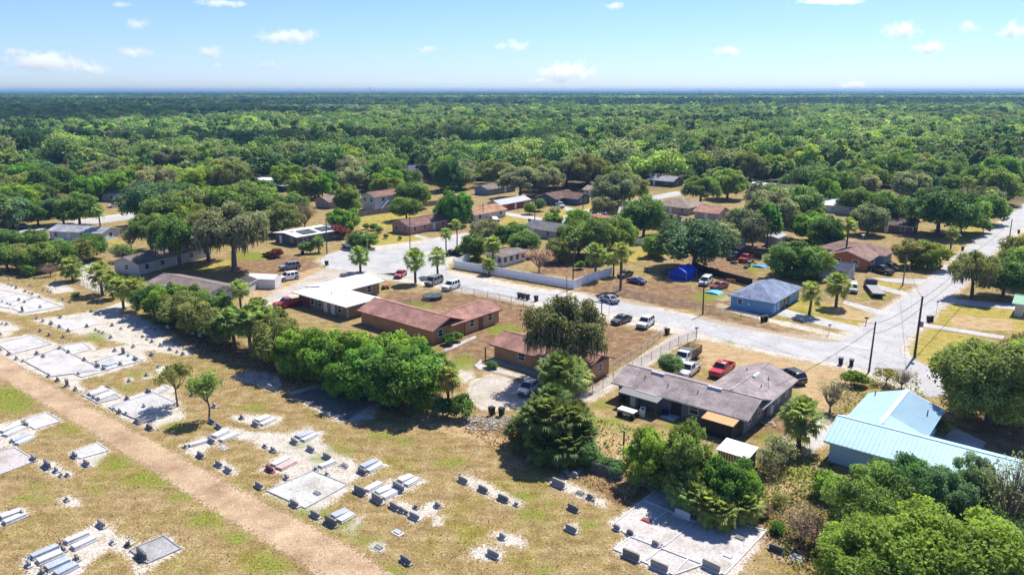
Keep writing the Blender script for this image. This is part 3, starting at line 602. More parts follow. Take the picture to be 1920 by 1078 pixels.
# --- grey L-shaped house
GW, GR = (.18, .19, .2), (.33, .29, .288)
t = house('grey_house', 'long grey L-shaped house with mauve-brown shingles and an orange lean-to', (1393, 816.5), 'the grey L-shaped house', rad=11)
wing(t, -17.4, 0, 0, 6.6, 2.55, 'gable', 'u', .36, .75, GW, GR)
wing(t, -6.9, 6.6, .35, 15.3, 2.55, 'gable', 'v', .36, .5, GW, GR, ext=(0, 3.2, 0, 0))
g = MB().prism([(.3, 2.62), (3.3, 3.66), (6.3, 2.62)], .012, .05, 'x').build('gable_panel', M['stucco'], t, (.5, .55, .58))
for u, w, h, z in ((-4.6, 1.15, 1.25, .95), (-2.9 + .55, .8, .5, 1.7)): add_window(t, 'v', u - 1.9, z, w, h)
add_door(t, 'v', -8.9, 0, (.03, .03, .035), 1.2)
for v, z, w in ((1.7, .95, .7), (4.7, .95, .7)): add_window(t, 'u', v, z, w, 1.1)
for v in (8.4, 10.3, 13.2): add_window(t, 'u', v, .95, .9, 1.1, off=.35)
for u, v in ((-13.2, 2.9), (-5.2, 2.9)): roof_vent(t, u, v, 3.75)
roof_vent(t, -2.9, 10.4, 3.84, PI / 2)
for u, v, z in ((-14.4, 1.6, 3.2), (-10.8, 1.2, 3.05), (-6.8, 1.5, 3.15), (-1.5, 11.2, 3.3), (-1.3, 8.2, 3.2), (-5, 12.5, 3.3)): roof_pipe(t, u, v, z)
an = MB().tube([(0, 0, -.3), (0, 0, 1.5)], .03, 6).tube([(-.5, 0, 1.3), (.5, 0, 1.35)], .02, 5).tube([(-.35, -.2, 1.1), (.4, .2, 1.15)], .02, 5).tube([(.02, 0, .2), (.7, 0, -.2)], .018, 5).build('antenna', M['chrome'], t); an.location = (-.6, 8.8, 3.1)
aw = MB().prism([(-2.3, 2.05), (-.02, 2.42), (-.02, 2.48), (-2.3, 2.11)], -16.2, -10.4, 'x').build('porch_roof', M['metal'], t, (.2, .2, .19))
MB().box(-14.4, -.95, 2.345, -11.2, -.45, 2.40).build('roof_sheet', M['metal'], aw, (.6, .6, .58))
for u in (-16, -13.3, -10.6): MB().box(u - .06, -2.2, 0, u + .06, -2.08, 2.08).build('porch_post', M['wood'], t, (.12, .1, .08))
lt = MB().prism([(-2.6, 1.95), (-.02, 2.3), (-.02, 2.37), (-2.6, 2.02)], -4.3, -.25, 'x').build('lean_to_roof', M['metal'], t, (.55, .32, .14))
for k in range(9): MB().prism([(-2.58, 2.022), (-.04, 2.372), (-.04, 2.395), (-2.58, 2.045)], -4.2 + k * .48, -4.14 + k * .48, 'x').build('roof_rib', M['metal'], lt, (.5, .25, .08))
sc = MB()
for u in (-4.2, -3.2, -2.2, -1.2, -.4): sc.box(u - .05, -2.5, 0, u + .05, -2.4, 1.97)
sc.box(-4.2, -2.49, .9, -.4, -2.41, 1.0).box(-4.25, -2.45, 0, -4.16, 0, 1.97).box(-.44, -2.45, 0, -.35, 0, 1.97)
sc.build('lean_to_frame', M['wood'], t, (.07, .06, .05))
MB().box(-4.1, -2.46, .05, -.46, -2.44, 1.92).build('lean_to_shade_sheet', M['cloth'], t, (.02, .02, .022))  # near-black sheet stands in for the shade of the room inside
MB().box(-10.2, -1.7, 0, -8.3, -.05, .14).build('door_step', M['concrete'], t, (.5, .49, .46))

# --- tan houses with red-brown shingles
TW, TR = (.48, .27, .14), (.34, .185, .15)
t = house('tan_house', 'tan stucco house with weathered red-brown shingles behind the white gravel lot', (1098.7, 722), 'the tan house by the gravel lot', rad=10)
wing(t, -17.0, 0, 0, 5.9, 2.5, 'gable', 'u', .38, .6, TW, TR, trim=(.25, .13, .09))
wing(t, -14, 5.9, -7.5, 12.2, 2.5, 'gable', 'v', .38, .5, TW, TR, ext=(0, 3, 0, 0), trim=(.25, .13, .09))
MB().prism([(.0, 2.5), (2.95, 3.58), (5.9, 2.5)], .012, .05, 'x').build('gable_panel', M['stucco'], t, (.085, .035, .025))
for u in (-11.6, -3.4): add_window(t, 'v', u, 1.0, 1.2, 1.1)
add_door(t, 'v', -9.0, 0, (.4, .2, .1)); add_window(t, 'u', 3.6, 1.1, .8, 1.0); MB().box(-17.3, -1.9, 0, -17.15, -1.75, 2.3).build('porch_post', M['wood'], t, (.2, .12, .08))
MB().box(-17, -1.6, 0, -3, -.02, .12).build('porch_floor', M['concrete'], t, (.4, .35, .3))
t = house('tan_house', 'tan L-shaped house with red-brown shingles beside the round bright trees', (812.0, 646), 'the tan L-shaped house', rad=12)
wing(t, -18.0, 0, 0, 7.2, 2.5, 'gable', 'u', .36, .55, TW, TR, trim=(.25, .13, .09))
wing(t, -5.7, 7.2, .45, 16, 2.5, 'gable', 'v', .36, .45, TW, TR, ext=(0, 3.6, 0, 0), trim=(.25, .13, .09))
MB().prism([(.0, 2.5), (3.6, 3.77), (7.2, 2.5)], .012, .05, 'x').build('gable_panel', M['stucco'], t, (.085, .035, .025))
add_window(t, 'u', 1.7, 1.0, .9, 1.1)
for v in (8.9, 13.6): add_window(t, 'u', v, 1.0, 1.0, 1.2, off=.45)
add_door(t, 'u', 11.2, .45, (.16, .09, .06)); MB().box(.46, 6.4, 0, .62, 6.6, 2.35).build('porch_post', M['stucco'], t, TW)
an = MB().tube([(0, 0, -.3), (0, 0, 1.6)], .035, 6).tube([(-.6, 0, 1.5), (.6, 0, 1.5)], .025, 5).tube([(-.4, 0, 1.2), (.4, 0, 1.2)], .025, 5).build('antenna', M['chrome'], t); an.location = (-.2, 15.2, 2.9)

# --- white metal roof
WW = (.27, .215, .15)
t = house('white_roofed_house', 'taupe house under a broad white L-shaped metal roof', (652.3, 598), 'the white-roofed taupe house', rad=11)
wing(t, -14.6, 0, 0, 6.2, 2.65, 'hip', 'u', .2, .95, WW, (.78, .78, .77), 'stucco', 'metal', trim=(.7, .7, .69))
wing(t, -16, 6.2, -9, 15.2, 2.65, 'gable', 'v', .2, .8, WW, (.77, .77, .765), 'stucco', 'metal', ext=(0, 3.1, 0, 0), trim=(.7, .7, .69))
MB().box(-14.62, -.02, 0, -11.2, -.005, 2.5).build('brick_panel', M['brick'], t, (.2, .06, .045))
for u in (-10.4, -8.1, -2.2): add_window(t, 'v', u, .85, 1.0, 1.3)
add_door(t, 'v', -6.4); add_door(t, 'v', -4.2); add_window(t, 'u', 4.2, 1.0, 1.2, 1.1)
for v in (8, 12.6): add_window(t, 'u', v, .95, 1.1, 1.2, off=-9)
q = MB()
for k in range(6): q.box(-.05 - .12 * (k % 2), -.06, .1 + k * .4, .06, .12 + .12 * (k % 2), .42 + k * .4)
q.build('corner_stones', M['stone'], t, (.55, .53, .5))
for u, v in ((-6.5, 1.6), (-3, 2.2), (-8, 3.6)): roof_pipe(t, u, v, 3.2)

# --- blue hip-roofed house
BW, BR = (.16, .34, .56), (.2, .255, .37)
t = house('blue_house', 'sky-blue block house with a blue-grey hip roof beside the street', (1447, 591), 'the sky-blue house', rad=9)
wing(t, -8, 0, 0, 14.2, 2.5, 'hip', 'v', .42, .5, BW, BR, trim=(.16, .3, .48))
add_window(t, 'v', -6.2, 1.0, .8, .9)
MB().box(-4.55, -.16, 1.1, -4.25, -.01, 1.65).build('meter_box', M['metal'], t, (.6, .62, .64))
MB().tube([(-4.4, -.06, 1.6), (-4.4, -.06, 3.9)], .04, 6).build('service_mast', M['metal'], t, (.25, .27, .3))
MB().box(.004, 4.4, .0, .02, 8.2, 2.15).build('porch_shade_panel', M['pane'], t)  # dark panel flush on the wall, painting in the porch's inner shade
for v in (4.3, 6.2, 8.3): MB().box(.02, v - .1, 0, .14, v + .1, 2.2).build('porch_post', M['stucco'], t, BW)
add_door(t, 'u', 1.2, 0, (.3, .5, .7)); add_door(t, 'u', 3.0, 0, (.3, .5, .7)); add_window(t, 'u', 10.4, 1.0, .8, 1.0); add_window(t, 'u', 13, 1.0, .8, 1.0)
for u, v, z in ((-5, 4, 3.9), (-5.2, 5.6, 3.8), (-4.8, 9, 4.0)): roof_pipe(t, u, v, z)

# --- turquoise metal roof
t = house('turquoise_roofed_house', 'pale blue house under a light turquoise standing-seam metal roof', z5(150, 468), 'the turquoise metal roof', rad=12)
TQ = (.36, .55, .58); TB = (.42, .62, .74)
wing(t, 0, 0, 19, 7.6, 2.6, 'gable', 'u', .36, .55, TB, TQ, 'stucco', 'metal', trim=(.42, .62, .64))
rw = wing(t, 0, 7.6, 7.7, 16.6, 2.6, 'gable', 'v', .36, .45, TB, (.33, .49, .57), 'stucco', 'metal', ext=(0, 3.8, 0, 0), trim=(.42, .62, .64))
rib = MB()
for k in range(43):
    u = -.5 + k * .47
    rib.prism([(-.53, 2.56), (3.8, 4.118), (3.8, 4.16), (-.53, 2.602)], u, u + .05, 'x')
o = rib.build('roof_rib', M['metal'], t, (.31, .5, .53)); o['kind'] = 'stuff'
rib = MB()
for k in range(24):
    v = 7.6 + .2 + k * .38
    rib.prism([(3.85, 4.13), (8.13, 2.59), (8.13, 2.63), (3.85, 4.17)], v, v + .05, 'y')
o = rib.build('roof_rib', M['metal'], t, (.29, .45, .53)); o['kind'] = 'stuff'
MB().box(3.6, 4.6, 4.115, 4.1, 17.0, 4.155).build('ridge_cap', M['metal'], rw, (.55, .75, .72))
add_window(t, 'v', 12.5, 1.0, 1.2, 1.1); add_window(t, 'v', 16.5, 1.0, 1.0, 1.1)
roof_pipe(t, .6, 15.5, 3.1); roof_pipe(t, 7.0, 13, 3.2); roof_pipe(t, 12, 1.5, 3.3)

# --- the other houses: name, label, near corner, phrase, angle, wings, trim windows
def simple(name, label, npx, phrase, lu, lv, wall, roof, kind='gable', ridge='u', h=2.5, slope=.36, ang=None, wmat='stucco', rmat='shingle', over=.5, nv=2, nu=2, door='v', cat='house', trim=(.6, .6, .58), winh=1.1):
    t = house(name, label, npx, phrase, ang, cat, max(lu, lv) * .6)
    wing(t, -lu, 0, 0, lv, h, kind, ridge, slope, over, wall, roof, wmat, rmat, trim=trim)
    for k in range(nv):
        u = -lu * (k + .5) / nv
        if door == 'v' and k == nv // 2: add_door(t, 'v', u)
        else: add_window(t, 'v', u, .95 if h < 4 else 3.1, 1.1, winh)
    for k in range(nu):
        v = lv * (k + .5) / nu
        if door == 'u' and k == nu // 2: add_door(t, 'u', v)
        else: add_window(t, 'u', v, .95 if h < 4 else 3.1, 1.1, winh)
    return t
simple('brown_roofed_house', 'whitewashed long house with a brown-grey gable roof behind the mossy oaks', z6(1010, 985), 'the long whitewashed house', 7.5, 22, (.5, .49, .45), (.2, .165, .14), ridge='v', ang=-22, nv=1, nu=5, door='u')
simple('brown_roofed_house', 'low pale house with a plain brown roof just behind the hedge', (389, 574), 'the low brown-roofed house', 17.5, 7, (.45, .44, .42), (.22, .18, .165), ang=-31, slope=.25, nv=4, nu=1)
simple('navy_roofed_garage', 'small white building with a navy gable roof by the pickup trucks', (1589, 528), 'the navy-roofed garage', 7.5, 5, (.55, .58, .62), (.05, .065, .115), slope=.4, nv=2, nu=1)
t = house('brick_and_brown_house', 'orange brick house with a wide pinkish-brown hip roof', zr(620, 432), 'the orange brick house', rad=10)
wing(t, -9, 0, 0, 8, 2.6, 'gable', 'v', .34, .6, (.42, .15, .06), (.26, .17, .14), 'brick', ext=(0, 0, 0, 4))
wing(t, -13, 8, 1.5, 16, 2.6, 'hip', 'u', .36, .6, (.25, .36, .5), (.24, .155, .13))
add_window(t, 'v', -6.5, 1, 1.2, 1.1); add_window(t, 'v', -2.5, 1, 1.2, 1.1); add_window(t, 'u', 2, .95, 1.0, 1.2); add_window(t, 'u', 4.2, .95, 1.0, 1.2); add_door(t, 'u', 6.3)
MB().lathe([(.05, -.6), (.05, .1), (.42, .35), (.45, .4), (.05, .3)], 12).build('satellite_dish', M['metal'], t, (.6, .6, .6)).location = (-5, 14, 5.4)
simple('brown_roofed_house', 'brown brick house with a dark brown gable beyond the orange brick house', zr(900, 205), 'the dark brown gable', 13, 9, (.2, .12, .09), (.12, .085, .075), nv=3, nu=2)
t = simple('pink_house', 'pink ranch house with a brown roof facing the wide lawn', za(1420, 618), 'the pink house', 7.5, 15.5, (.5, .245, .215), (.2, .115, .095), ridge='v', nv=2, nu=4, door='u')
t = simple('solar_roof_house', 'white low-pitched house with black solar panels on its roof', (558, 463), 'the house with solar panels', 10, 15, (.1, .1, .105), (.66, .66, .66), ridge='v', slope=.1, rmat='metal', nv=2, nu=3, h=2.6)
for k, (v0, v1) in enumerate(((2.6, 6.9), (8.6, 12.6))):
    pa = MB().box(-4.4, v0, 0, -.6, v1, .08).build('solar_panel', M['pane'], t); pa.location = (0, 0, 3.43); pa.rotation_euler = (0, R(5.7), 0); pa.location = (0, 0, 2.86)
    fr = MB()
    for q in range(5): fr.box(-4.42 + q * .955, v0, .081, -4.38 + q * .955, v1, .1)
    for q in range(5): fr.box(-4.4, v0 + q * (v1 - v0) / 4 - .02, .081, -.6, v0 + q * (v1 - v0) / 4 + .02, .099)
    fr.build('panel_frame', M['chrome'], pa)
MB().box(-4.9, 1.0, 2.98, -4.3, 2.3, 3.3).build('roof_unit', M['metal'], t, (.15, .15, .16))
t = simple('brick_house', 'red brick house with a pale grey two-level roof', zb(612, 452), 'the red brick house', 6, 16, (.5, .44, .32), (.36, .37, .38), ridge='v', rmat='metal', nv=1, nu=3, door='u')
MB().box(.004, .05, 0, .03, 15.9, 2.3).build('brick_front', M['brick'], t, (.26, .06, .045))
t = house('slate_house', 'dark slate-blue house with a rusty brown roof and gable porch', zb(1005, 408), 'the slate-blue house', rad=9)
wing(t, -8, 0, 0, 13, 2.6, 'gable', 'v', .38, .6, (.075, .095, .115), (.15, .085, .07)); wing(t, 0, 5, 6, 13, 2.6, 'gable', 'u', .38, .5, (.085, .105, .125), (.16, .09, .075), ext=(4, 0, 0, 0))
add_window(t, 'v', -5.5, 1, 1, 1.1); add_window(t, 'u', 7.5, .8, .9, 1.4, off=6); add_window(t, 'u', 10.5, .8, .9, 1.4, off=6); add_door(t, 'u', 2.4)
MB().box(-6, 9, 3, -4.8, 10, 5.7).build('chimney', M['brick'], t, (.06, .05, .05))
t = simple('orange_roofed_house', 'cream house with an orange-tan roof and tall dark front windows', zb(425, 530), 'the orange-tan roof', 8, 15, (.58, .54, .45), (.4, .22, .13), ridge='v', nv=3, nu=3, door='u', winh=1.5)
t = simple('two_storey_house', 'white two-storey house with a brown roof behind a wooden fence', za(1170, 448), 'the white two-storey house', 7, 15, (.68, .68, .67), (.23, .13, .105), ridge='v', h=4.9, nv=2, nu=2, door='u')
MB().prism([(0, 0), (4.6, 0), (4.6, 3.0), (3.9, 3.0)], 0.03, .95, 'x').build('outside_stair', M['wood'], t, (.6, .6, .58)).location = (0, 1, 0)
simple('brown_roofed_house', 'house with a faded brown roof and white eave beside the tall dark oak', za(840, 432), 'the faded brown roof', 8, 15, (.3, .25, .22), (.26, .19, .16), ridge='v', nv=2, nu=3, door='u')
simple('blue_grey_house', 'blue-grey house with a dull brown roof under the mossy oaks', zb(520, 335), 'the blue-grey house', 7, 17, (.17, .25, .33), (.2, .165, .15), ridge='v', nv=1, nu=4, door='u')
simple('navy_hip_house', 'house with a steep navy hip roof at the edge of the wood', za(1405, 210), 'the steep navy hip roof', 9, 14, (.3, .32, .36), (.075, .085, .13), 'hip', 'v', slope=.6, nv=2, nu=3, door='u')
simple('sunroom_house', 'small house with a white glazed sunroom inside the white fence', zb(622, 850), 'the white sunroom', 5, 9, (.66, .66, .64), (.2, .17, .15), ridge='v', slope=.16, nv=3, nu=4, door='none')
simple('grey_roofed_house', 'house with a plain dark grey roof among the shrubs behind the sunroom', zb(1010, 655), 'the dark grey roof', 11, 8, (.4, .4, .4), (.15, .15, .165), slope=.34, nv=2, nu=1)
simple('red_roofed_house', 'house with a bright rose-red metal roof and white porch', zb(1445, 605), 'the rose-red roof', 10, 8, (.55, .5, .48), (.5, .15, .13), rmat='metal', nv=2, nu=1)
simple('tan_hip_house', 'house with a large tan hip roof beyond the big round tree', zc(345, 478), 'the tan hip roof', 13, 13, (.42, .36, .3), (.27, .22, .175), 'hip', nv=3, nu=3)
simple('red_gable_house', 'red-roofed house with a blue-grey gable half hidden by trees', zc(205, 580), 'the red-roofed blue gable', 7, 8, (.16, .2, .24), (.33, .13, .09), nv=1, nu=1)
simple('salmon_roofed_house', 'house with a salmon roof glimpsed between trees', zc(560, 520), 'the salmon roof', 8, 8, (.45, .38, .33), (.4, .22, .16), nv=1, nu=1)
simple('white_cottage', 'small white cottage with a charcoal gable roof in the junk yard', zc(700, 730), 'the white cottage', 6, 5, (.68, .69, .7), (.045, .045, .05), slope=.55, nv=2, nu=1)
simple('grey_shed', 'pale grey garden shed with a flat-pitched roof behind the bright bush', zc(985, 708), 'the pale grey shed', 3.2, 6, (.38, .4, .43), (.3, .31, .33), ridge='v', slope=.22, rmat='metal', nv=0, nu=1, door='u', cat='shed')
simple('navy_house', 'dark navy house glimpsed under the wood at upper right', zc(1050, 358), 'the dark navy house', 9, 10, (.03, .04, .1), (.14, .16, .2), ridge='v', nv=1, nu=2)
simple('grey_roofed_house', 'dark house with a grey roof beneath a spreading oak near the wood', zc(235, 275), 'the grey-roofed dark house', 12, 9, (.1, .1, .1), (.3, .31, .33), nv=2, nu=1)
simple('white_roofed_house', 'pale house with a white roof beside the dark navy house', zc(960, 335), 'the white roof by the wood', 10, 9, (.5, .5, .5), (.66, .66, .66), nv=2, nu=1, rmat='metal')
simple('pale_house', 'pale grey-blue house behind the scrub with one palm at its corner', z6(735, 748), 'the pale house behind the scrub', 17, 7, (.5, .53, .58), (.33, .35, .37), ang=-14, nv=4, nu=1, slope=.3)
simple('green_roofed_cabin', 'little cabin with a grey-green roof by the far-left road', z6(840, 455), 'the grey-green cabin', 8, 7, (.4, .42, .42), (.27, .34, .33), ang=-20, nv=2, nu=1)
simple('red_roofed_house', 'house with a small red tile roof far left among the trees', z6(480, 245), 'the small red roof', 8, 9, (.5, .42, .36), (.5, .14, .09), ang=-20, nv=1, nu=1)
simple('grey_roofed_house', 'long grey-roofed house far left against the dark wood', z6(270, 165), 'the long grey roof', 20, 9, (.2, .2, .22), (.2, .21, .24), ang=-15, nv=3, nu=1)
simple('white_roofed_house', 'low building with a long white roof between bright trees', za(420, 270), 'the long white roof', 14, 9, (.35, .33, .3), (.66, .66, .65), ang=-25, nv=2, nu=1, slope=.12, rmat='metal')
simple('white_roofed_house', 'dark carport with a white flat roof beside the long white roof', za(520, 310), 'the white flat carport roof', 11, 8, (.05, .05, .05), (.7, .7, .7), ang=-25, nv=1, nu=0, slope=.08, rmat='metal')
simple('white_building', 'far white building in a clearing behind the pair of tall poles', zb(540, 150), 'the far white building', 14, 10, (.7, .7, .68), (.62, .62, .6), nv=2, nu=2, rmat='metal', slope=.15)
simple('grey_roofed_house', 'grey-roofed house beside the large oak at upper right', zr(1225, 95), 'the upper-right grey roof', 9, 9, (.2, .2, .2), (.24, .25, .27), nv=1, nu=1)
simple('white_roofed_house', 'white-roofed house hidden in the trees above the brown gable', zc(1600, 480), 'the hidden white roof', 14, 10, (.5, .5, .5), (.66, .66, .67), nv=2, nu=1, rmat='metal', slope=.15)
simple('beige_gable_house', 'little beige gable at the end of the slate house lawn', zb(1300, 345), 'the little beige gable', 6, 7, (.42, .36, .31), (.3, .26, .23), nv=1, nu=1)
simple('green_roofed_hut', 'corner of a pale hut with a green roof at the right edge', zr(1600, 722), 'the green-roofed hut', 1.2, 5, (.6, .55, .45), (.08, .3, .16), nv=0, nu=1, rmat='metal', cat='hut')
simple('shade_roof_house', 'grey roof peeping out behind the dark evergreens above the junk yard', zc(1500, 440), 'the roof behind the evergreens', 12, 9, (.4, .4, .4), (.45, .46, .48), nv=2, nu=1, rmat='metal', slope=.14)
for i, (px, w) in enumerate((((640, 206), 26), ((600, 205), 16), ((1480, 186), 20), ((1360, 187), 14))):
    p = G(*px, z=8); t = thing('far_building', ['low white building far off in the left wood', 'small white block beside the far white building', 'tiny pale building near the horizon at right', 'tiny pale block left of the horizon building'][i], 'building', (p.x, p.y, 0))
    MB().box(-w, 0, 0, w, 14, 15.5).build('wall', M['stucco'], t, (.75, .75, .74)); MB().box(-w - .5, -.5, 15.5, w + .5, 14.5, 16.3).build('roof', M['metal'], t, (.6, .6, .6))
for i, (px, py, h, d) in enumerate(((703, 172, 20, 2300), (1300, 170, 24, 3500), (848, 170, 30, 4200), (1637, 168, 38, 4200))):
    x = (px - 960) / FPX * d; hh = (51, 51, 52, 53)[i]
    t = thing('radio_mast', ['pale radio mast rising over the left wood', 'thin dark mast on the horizon at centre right', 'small dark mast on the horizon left of centre', 'faint thin mast on the horizon at far right'][i], 'mast', (x, d, 0))
    MB().tube([(0, 0, 0), (0, 0, hh)], [1.1, .5], 6).build('pole', M['metal'], t, (.6, .6, .6) if i == 0 else (.15, .15, .17)); MB().box(-1.5, -1.5, hh - 6, 1.5, 1.5, hh - 3).build('aerial', M['metal'], t, (.5, .5, .5))

# --- shelters
p = G(*z3(950, 985)); t = thing('white_topped_shed', 'little weathered shed under a flat white sheet roof beside the leaning twigs', 'shed', p, AX); q = G(*z3(1130, 1078))
lu, lv = 3.3, 2.4
r_ = MB().prism([(-.2, 2.05), (lv + .2, 2.35), (lv + .2, 2.42), (-.2, 2.12)], -.2, lu + .2, 'x').build('roof', M['metal'], t, (.74, .74, .74))
for k in range(11): MB().box(k * .3, 0, 0, k * .3 + .26, .04, 2.04 - .0).build('plank', M['wood'], t, (.2 + .03 * (k % 3), .18, .16))
for k in range(8): MB().box(lu - .04, .06 + k * .3, 0, lu, .32 + k * .3, 2.08 + k * .036).build('plank', M['wood'], t, (.22 - .03 * (k % 2), .19, .17))
for u, v in ((0.05, lv), (lu - .1, lv)): MB().box(u, v, 0, u + .1, v + .1, 2.3).build('post', M['wood'], t, (.2, .17, .14))
p = G(*z4(838, 395)); t = thing('blue_tarp_shelter', 'bright blue tarp shelter with a ridged roof in the bare yard', 'shelter', p, AX)
BT = (.012, .06, .55)
MB().prism([(-4.3, 1.7), (-4.3, 1.78), (-2.1, 2.85), (.1, 1.78), (.1, 1.7), (-2.1, 2.77)], 0, 5.2, 'y').build('roof_tarp', M['cloth'], t, BT)
MB().prism([(-4.2, 0), (0, 0), (0, 1.7), (-2.1, 2.75), (-4.2, 1.7)], .1, .13, 'y').build('front_tarp', M['cloth'], t, (.01, .05, .45)); MB().box(-.05, .2, .0, -.02, 4.2, 1.72).build('side_tarp', M['cloth'], t, BT)
for u, v in ((-4.15, .05), (-.05, .05), (-.05, 5.1), (-4.15, 5.1)): MB().tube([(u, v, 0), (u, v, 1.72)], .04, 6).build('pole', M['metal'], t, (.5, .5, .5))
p = G(*z1(392, 345)); t = thing('white_carport', 'white fabric carport with a ridged roof beside the sandy drive', 'carport', p, R(-8))
MB().prism([(0, 2.0), (0, 2.06), (1.6, 2.85), (3.2, 2.06), (3.2, 2.0), (1.6, 2.78)], -6.2, 0, 'x').build('roof', M['cloth'], t, (.76, .76, .76)); MB().box(-6.1, .03, .05, -.1, .06, 2.02).build('side_wall', M['cloth'], t, (.68, .68, .66)); MB().prism([(.1, .05), (3.1, .05), (3.1, 2.02), (1.6, 2.74), (.1, 2.02)], -.06, -.03, 'x').build('end_wall', M['cloth'], t, (.66, .66, .65))
for u in (-6.1, -3, -.12): MB().tube([(u, .12, 0), (u, .12, 2.0)], .035, 6).build('pole', M['metal'], t, (.5, .5, .5))
p = G(*z1(240, 370)); t = thing('dark_roofed_shed', 'cream shed with a dark shingle gable touching the white carport', 'shed', p, R(-8))
wing(t, -4, 0, -.4, 3.2, 2.1, 'gable', 'v', .35, .25, (.5, .48, .43), (.07, .065, .06)); add_door(t, 'v', -2.2, 0, (.5, .48, .43), 1.2, 1.8)
p = G(*z6(1100, 482)); t = thing('white_trailer', 'white box trailer parked on the sandy lot at far left', 'trailer', p, R(-14))
MB().box(-4.5, 0, .5, 4.5, 2.4, 2.9).build('body', M['metal'], t, (.75, .75, .75)); MB().box(-4.5, -.02, .9, 4.5, -.005, 1.1).build('stripe', M['metal'], t, (.35, .4, .5))
for u in (-.9, .4): MB().lathe([(.4, -.12), (.4, .12)], 14).build('wheel', M['rubber'], t).matrix_local = Matrix.Translation((u, .1, .4)) @ Matrix.Rotation(PI / 2, 4, 'X')
MB().box(2.2, -.03, .7, 3.0, -.004, 2.4).build('door', M['metal'], t, (.6, .6, .6))

# ------------------------------------------------------------------ cemetery
SLABC = {}
STONES = []
def headstone(kind, px, col, rz=None, jit=0):
    w, h, d = {'s': (.42, .38, .15), 'm': (.64, .56, .17), 'w': (1.2, .6, .18), 'b': (1.6, .78, .2), 't': (.6, 1.1, .28), 'f': (.85, .2, .45)}[kind]
    if kind not in SLABC:
        base = MB().box(-w / 2 - .15, -d / 2 - .12, 0, w / 2 + .15, d / 2 + .12, .14 if kind != 'f' else .06)
        if kind in 'mt': top = [(-w / 2, .14), (w / 2, .14), (w / 2, h - .12), (w / 4, h), (-w / 4, h), (-w / 2, h - .12)]
        elif kind == 'f': top = None
        elif kind == 's': top = [(-w / 2, .14), (w / 2, .14), (w / 2, h), (-w / 2, h)]
        else: top = [(-w / 2, .14), (w / 2, .14), (w / 2, h - .06), (w / 2 - .12, h), (-w / 2 + .12, h), (-w / 2, h - .06)]
        if top: tb = MB().prism(top, -d / 2, d / 2, 'y')
        else: tb = MB().add([(-w / 2, -d / 2, .06), (w / 2, -d / 2, .06), (w / 2, d / 2, .06), (-w / 2, d / 2, .06), (-w / 2 + .04, -d / 2 + .04, .16), (w / 2 - .04, -d / 2 + .04, .16), (w / 2 - .04, d / 2 - .04, .26), (-w / 2 + .04, d / 2 - .04, .26)], [(3, 2, 1, 0), (0, 1, 5, 4), (1, 2, 6, 5), (2, 3, 7, 6), (3, 0, 4, 7), (4, 5, 6, 7)])
        SLABC[kind] = (base.mesh('base', M['stone']), tb.mesh('tablet', M['stone']))
    p = G(*px); t = thing('headstone', None, 'headstone', p, (AX if rz is None else rz) + random.uniform(-.06, .06), 'headstones in the cemetery')
    obj('base', SLABC[kind][0], t, tuple(min(.6, c * 1.9) for c in col)); o = obj('tablet', SLABC[kind][1], t, col); o.rotation_euler = (random.uniform(-.03, .03), 0, 0)
    return t
GREY = [(.18, .172, .16), (.24, .23, .215), (.29, .28, .265), (.135, .13, .122), (.32, .31, .29)]
LOOK = {'s': 'small grey headstone', 'm': 'grey upright headstone', 'w': 'wide grey double headstone', 'b': 'very large wide grey headstone', 't': 'tall grey stepped headstone', 'f': 'flat low grave marker'}
def stones(place, zz, lst):
    rec = []
    for i, it in enumerate(lst):
        x, y, k = it[:3]; px = zz(x, y); col = it[3] if len(it) > 3 else GREY[(i * 7 + int(x)) % 4]
        # it[4] is a look of its own
        t = headstone(k, px, col); rec.append([px[0], LOOK[k] if len(it) < 5 else it[4], t])
    for look in sorted({r[1] for r in rec}):
        grp = sorted([r for r in rec if r[1] == look], key=lambda r: r[0])
        for j, r in enumerate(grp):
            r[2]['label'] = f'{look} {place}' if len(grp) == 1 else (f'{ORD[j]} {look} from left {place}' if len(grp) > 2 else f'{look} {place}, the {"left" if j == 0 else "right"} one of two')
RED = (.2, .035, .04); PALE = (.5, .5, .5)
stones('below the scrub at the cemetery corner', zA, [(45, 232, 'm'), (440, 285, 's')])
stones('in the top sandy row', zA, [(110, 365, 's'), (150, 380, 's'), (205, 408, 'm'), (320, 452, 'm'), (370, 475, 's'), (408, 485, 's'), (500, 528, 'm')])
stones('on the far white slab plot', zA, [(30, 585, 's'), (95, 610, 's'), (132, 622, 's'), (240, 560, 'm'), (312, 590, 'm'), (285, 705, 't'), (512, 652, 'm')])
stones('in the thin sandy strip at the top', zA, [(385, 378, 's'), (550, 432, 's'), (612, 448, 's'), (645, 462, 's'), (630, 370, 's')])
stones('near the round dark bush', zA, [(802, 555, 'm'), (885, 590, 'm')])
stones('in the palms\' shade', zA, [(1272, 600, 's'), (1157, 705, 'm'), (1272, 750, 'm')])
stones('along the long white strip plot', zA, [(470, 792, 'm'), (547, 828, 'm'), (652, 860, 'w'), (755, 903, 'm'), (762, 778, 'm'), (1100, 895, 'm')])
stones('below the white strip plot', zA, [(512, 952, 'm'), (625, 1005, 'm'), (865, 952, 'm'), (803, 1030, 'm')])
stones('by the small plot at the left edge', zA, [(30, 862, 's'), (87, 870, 'm'), (10, 995, 's')])
stones('on sand by the leaf litter', zA, [(1420, 882, 'm'), (1530, 925, 's'), (1210, 940, 's'), (1252, 962, 's'), (1302, 975, 's'), (1402, 1035, 'm')])
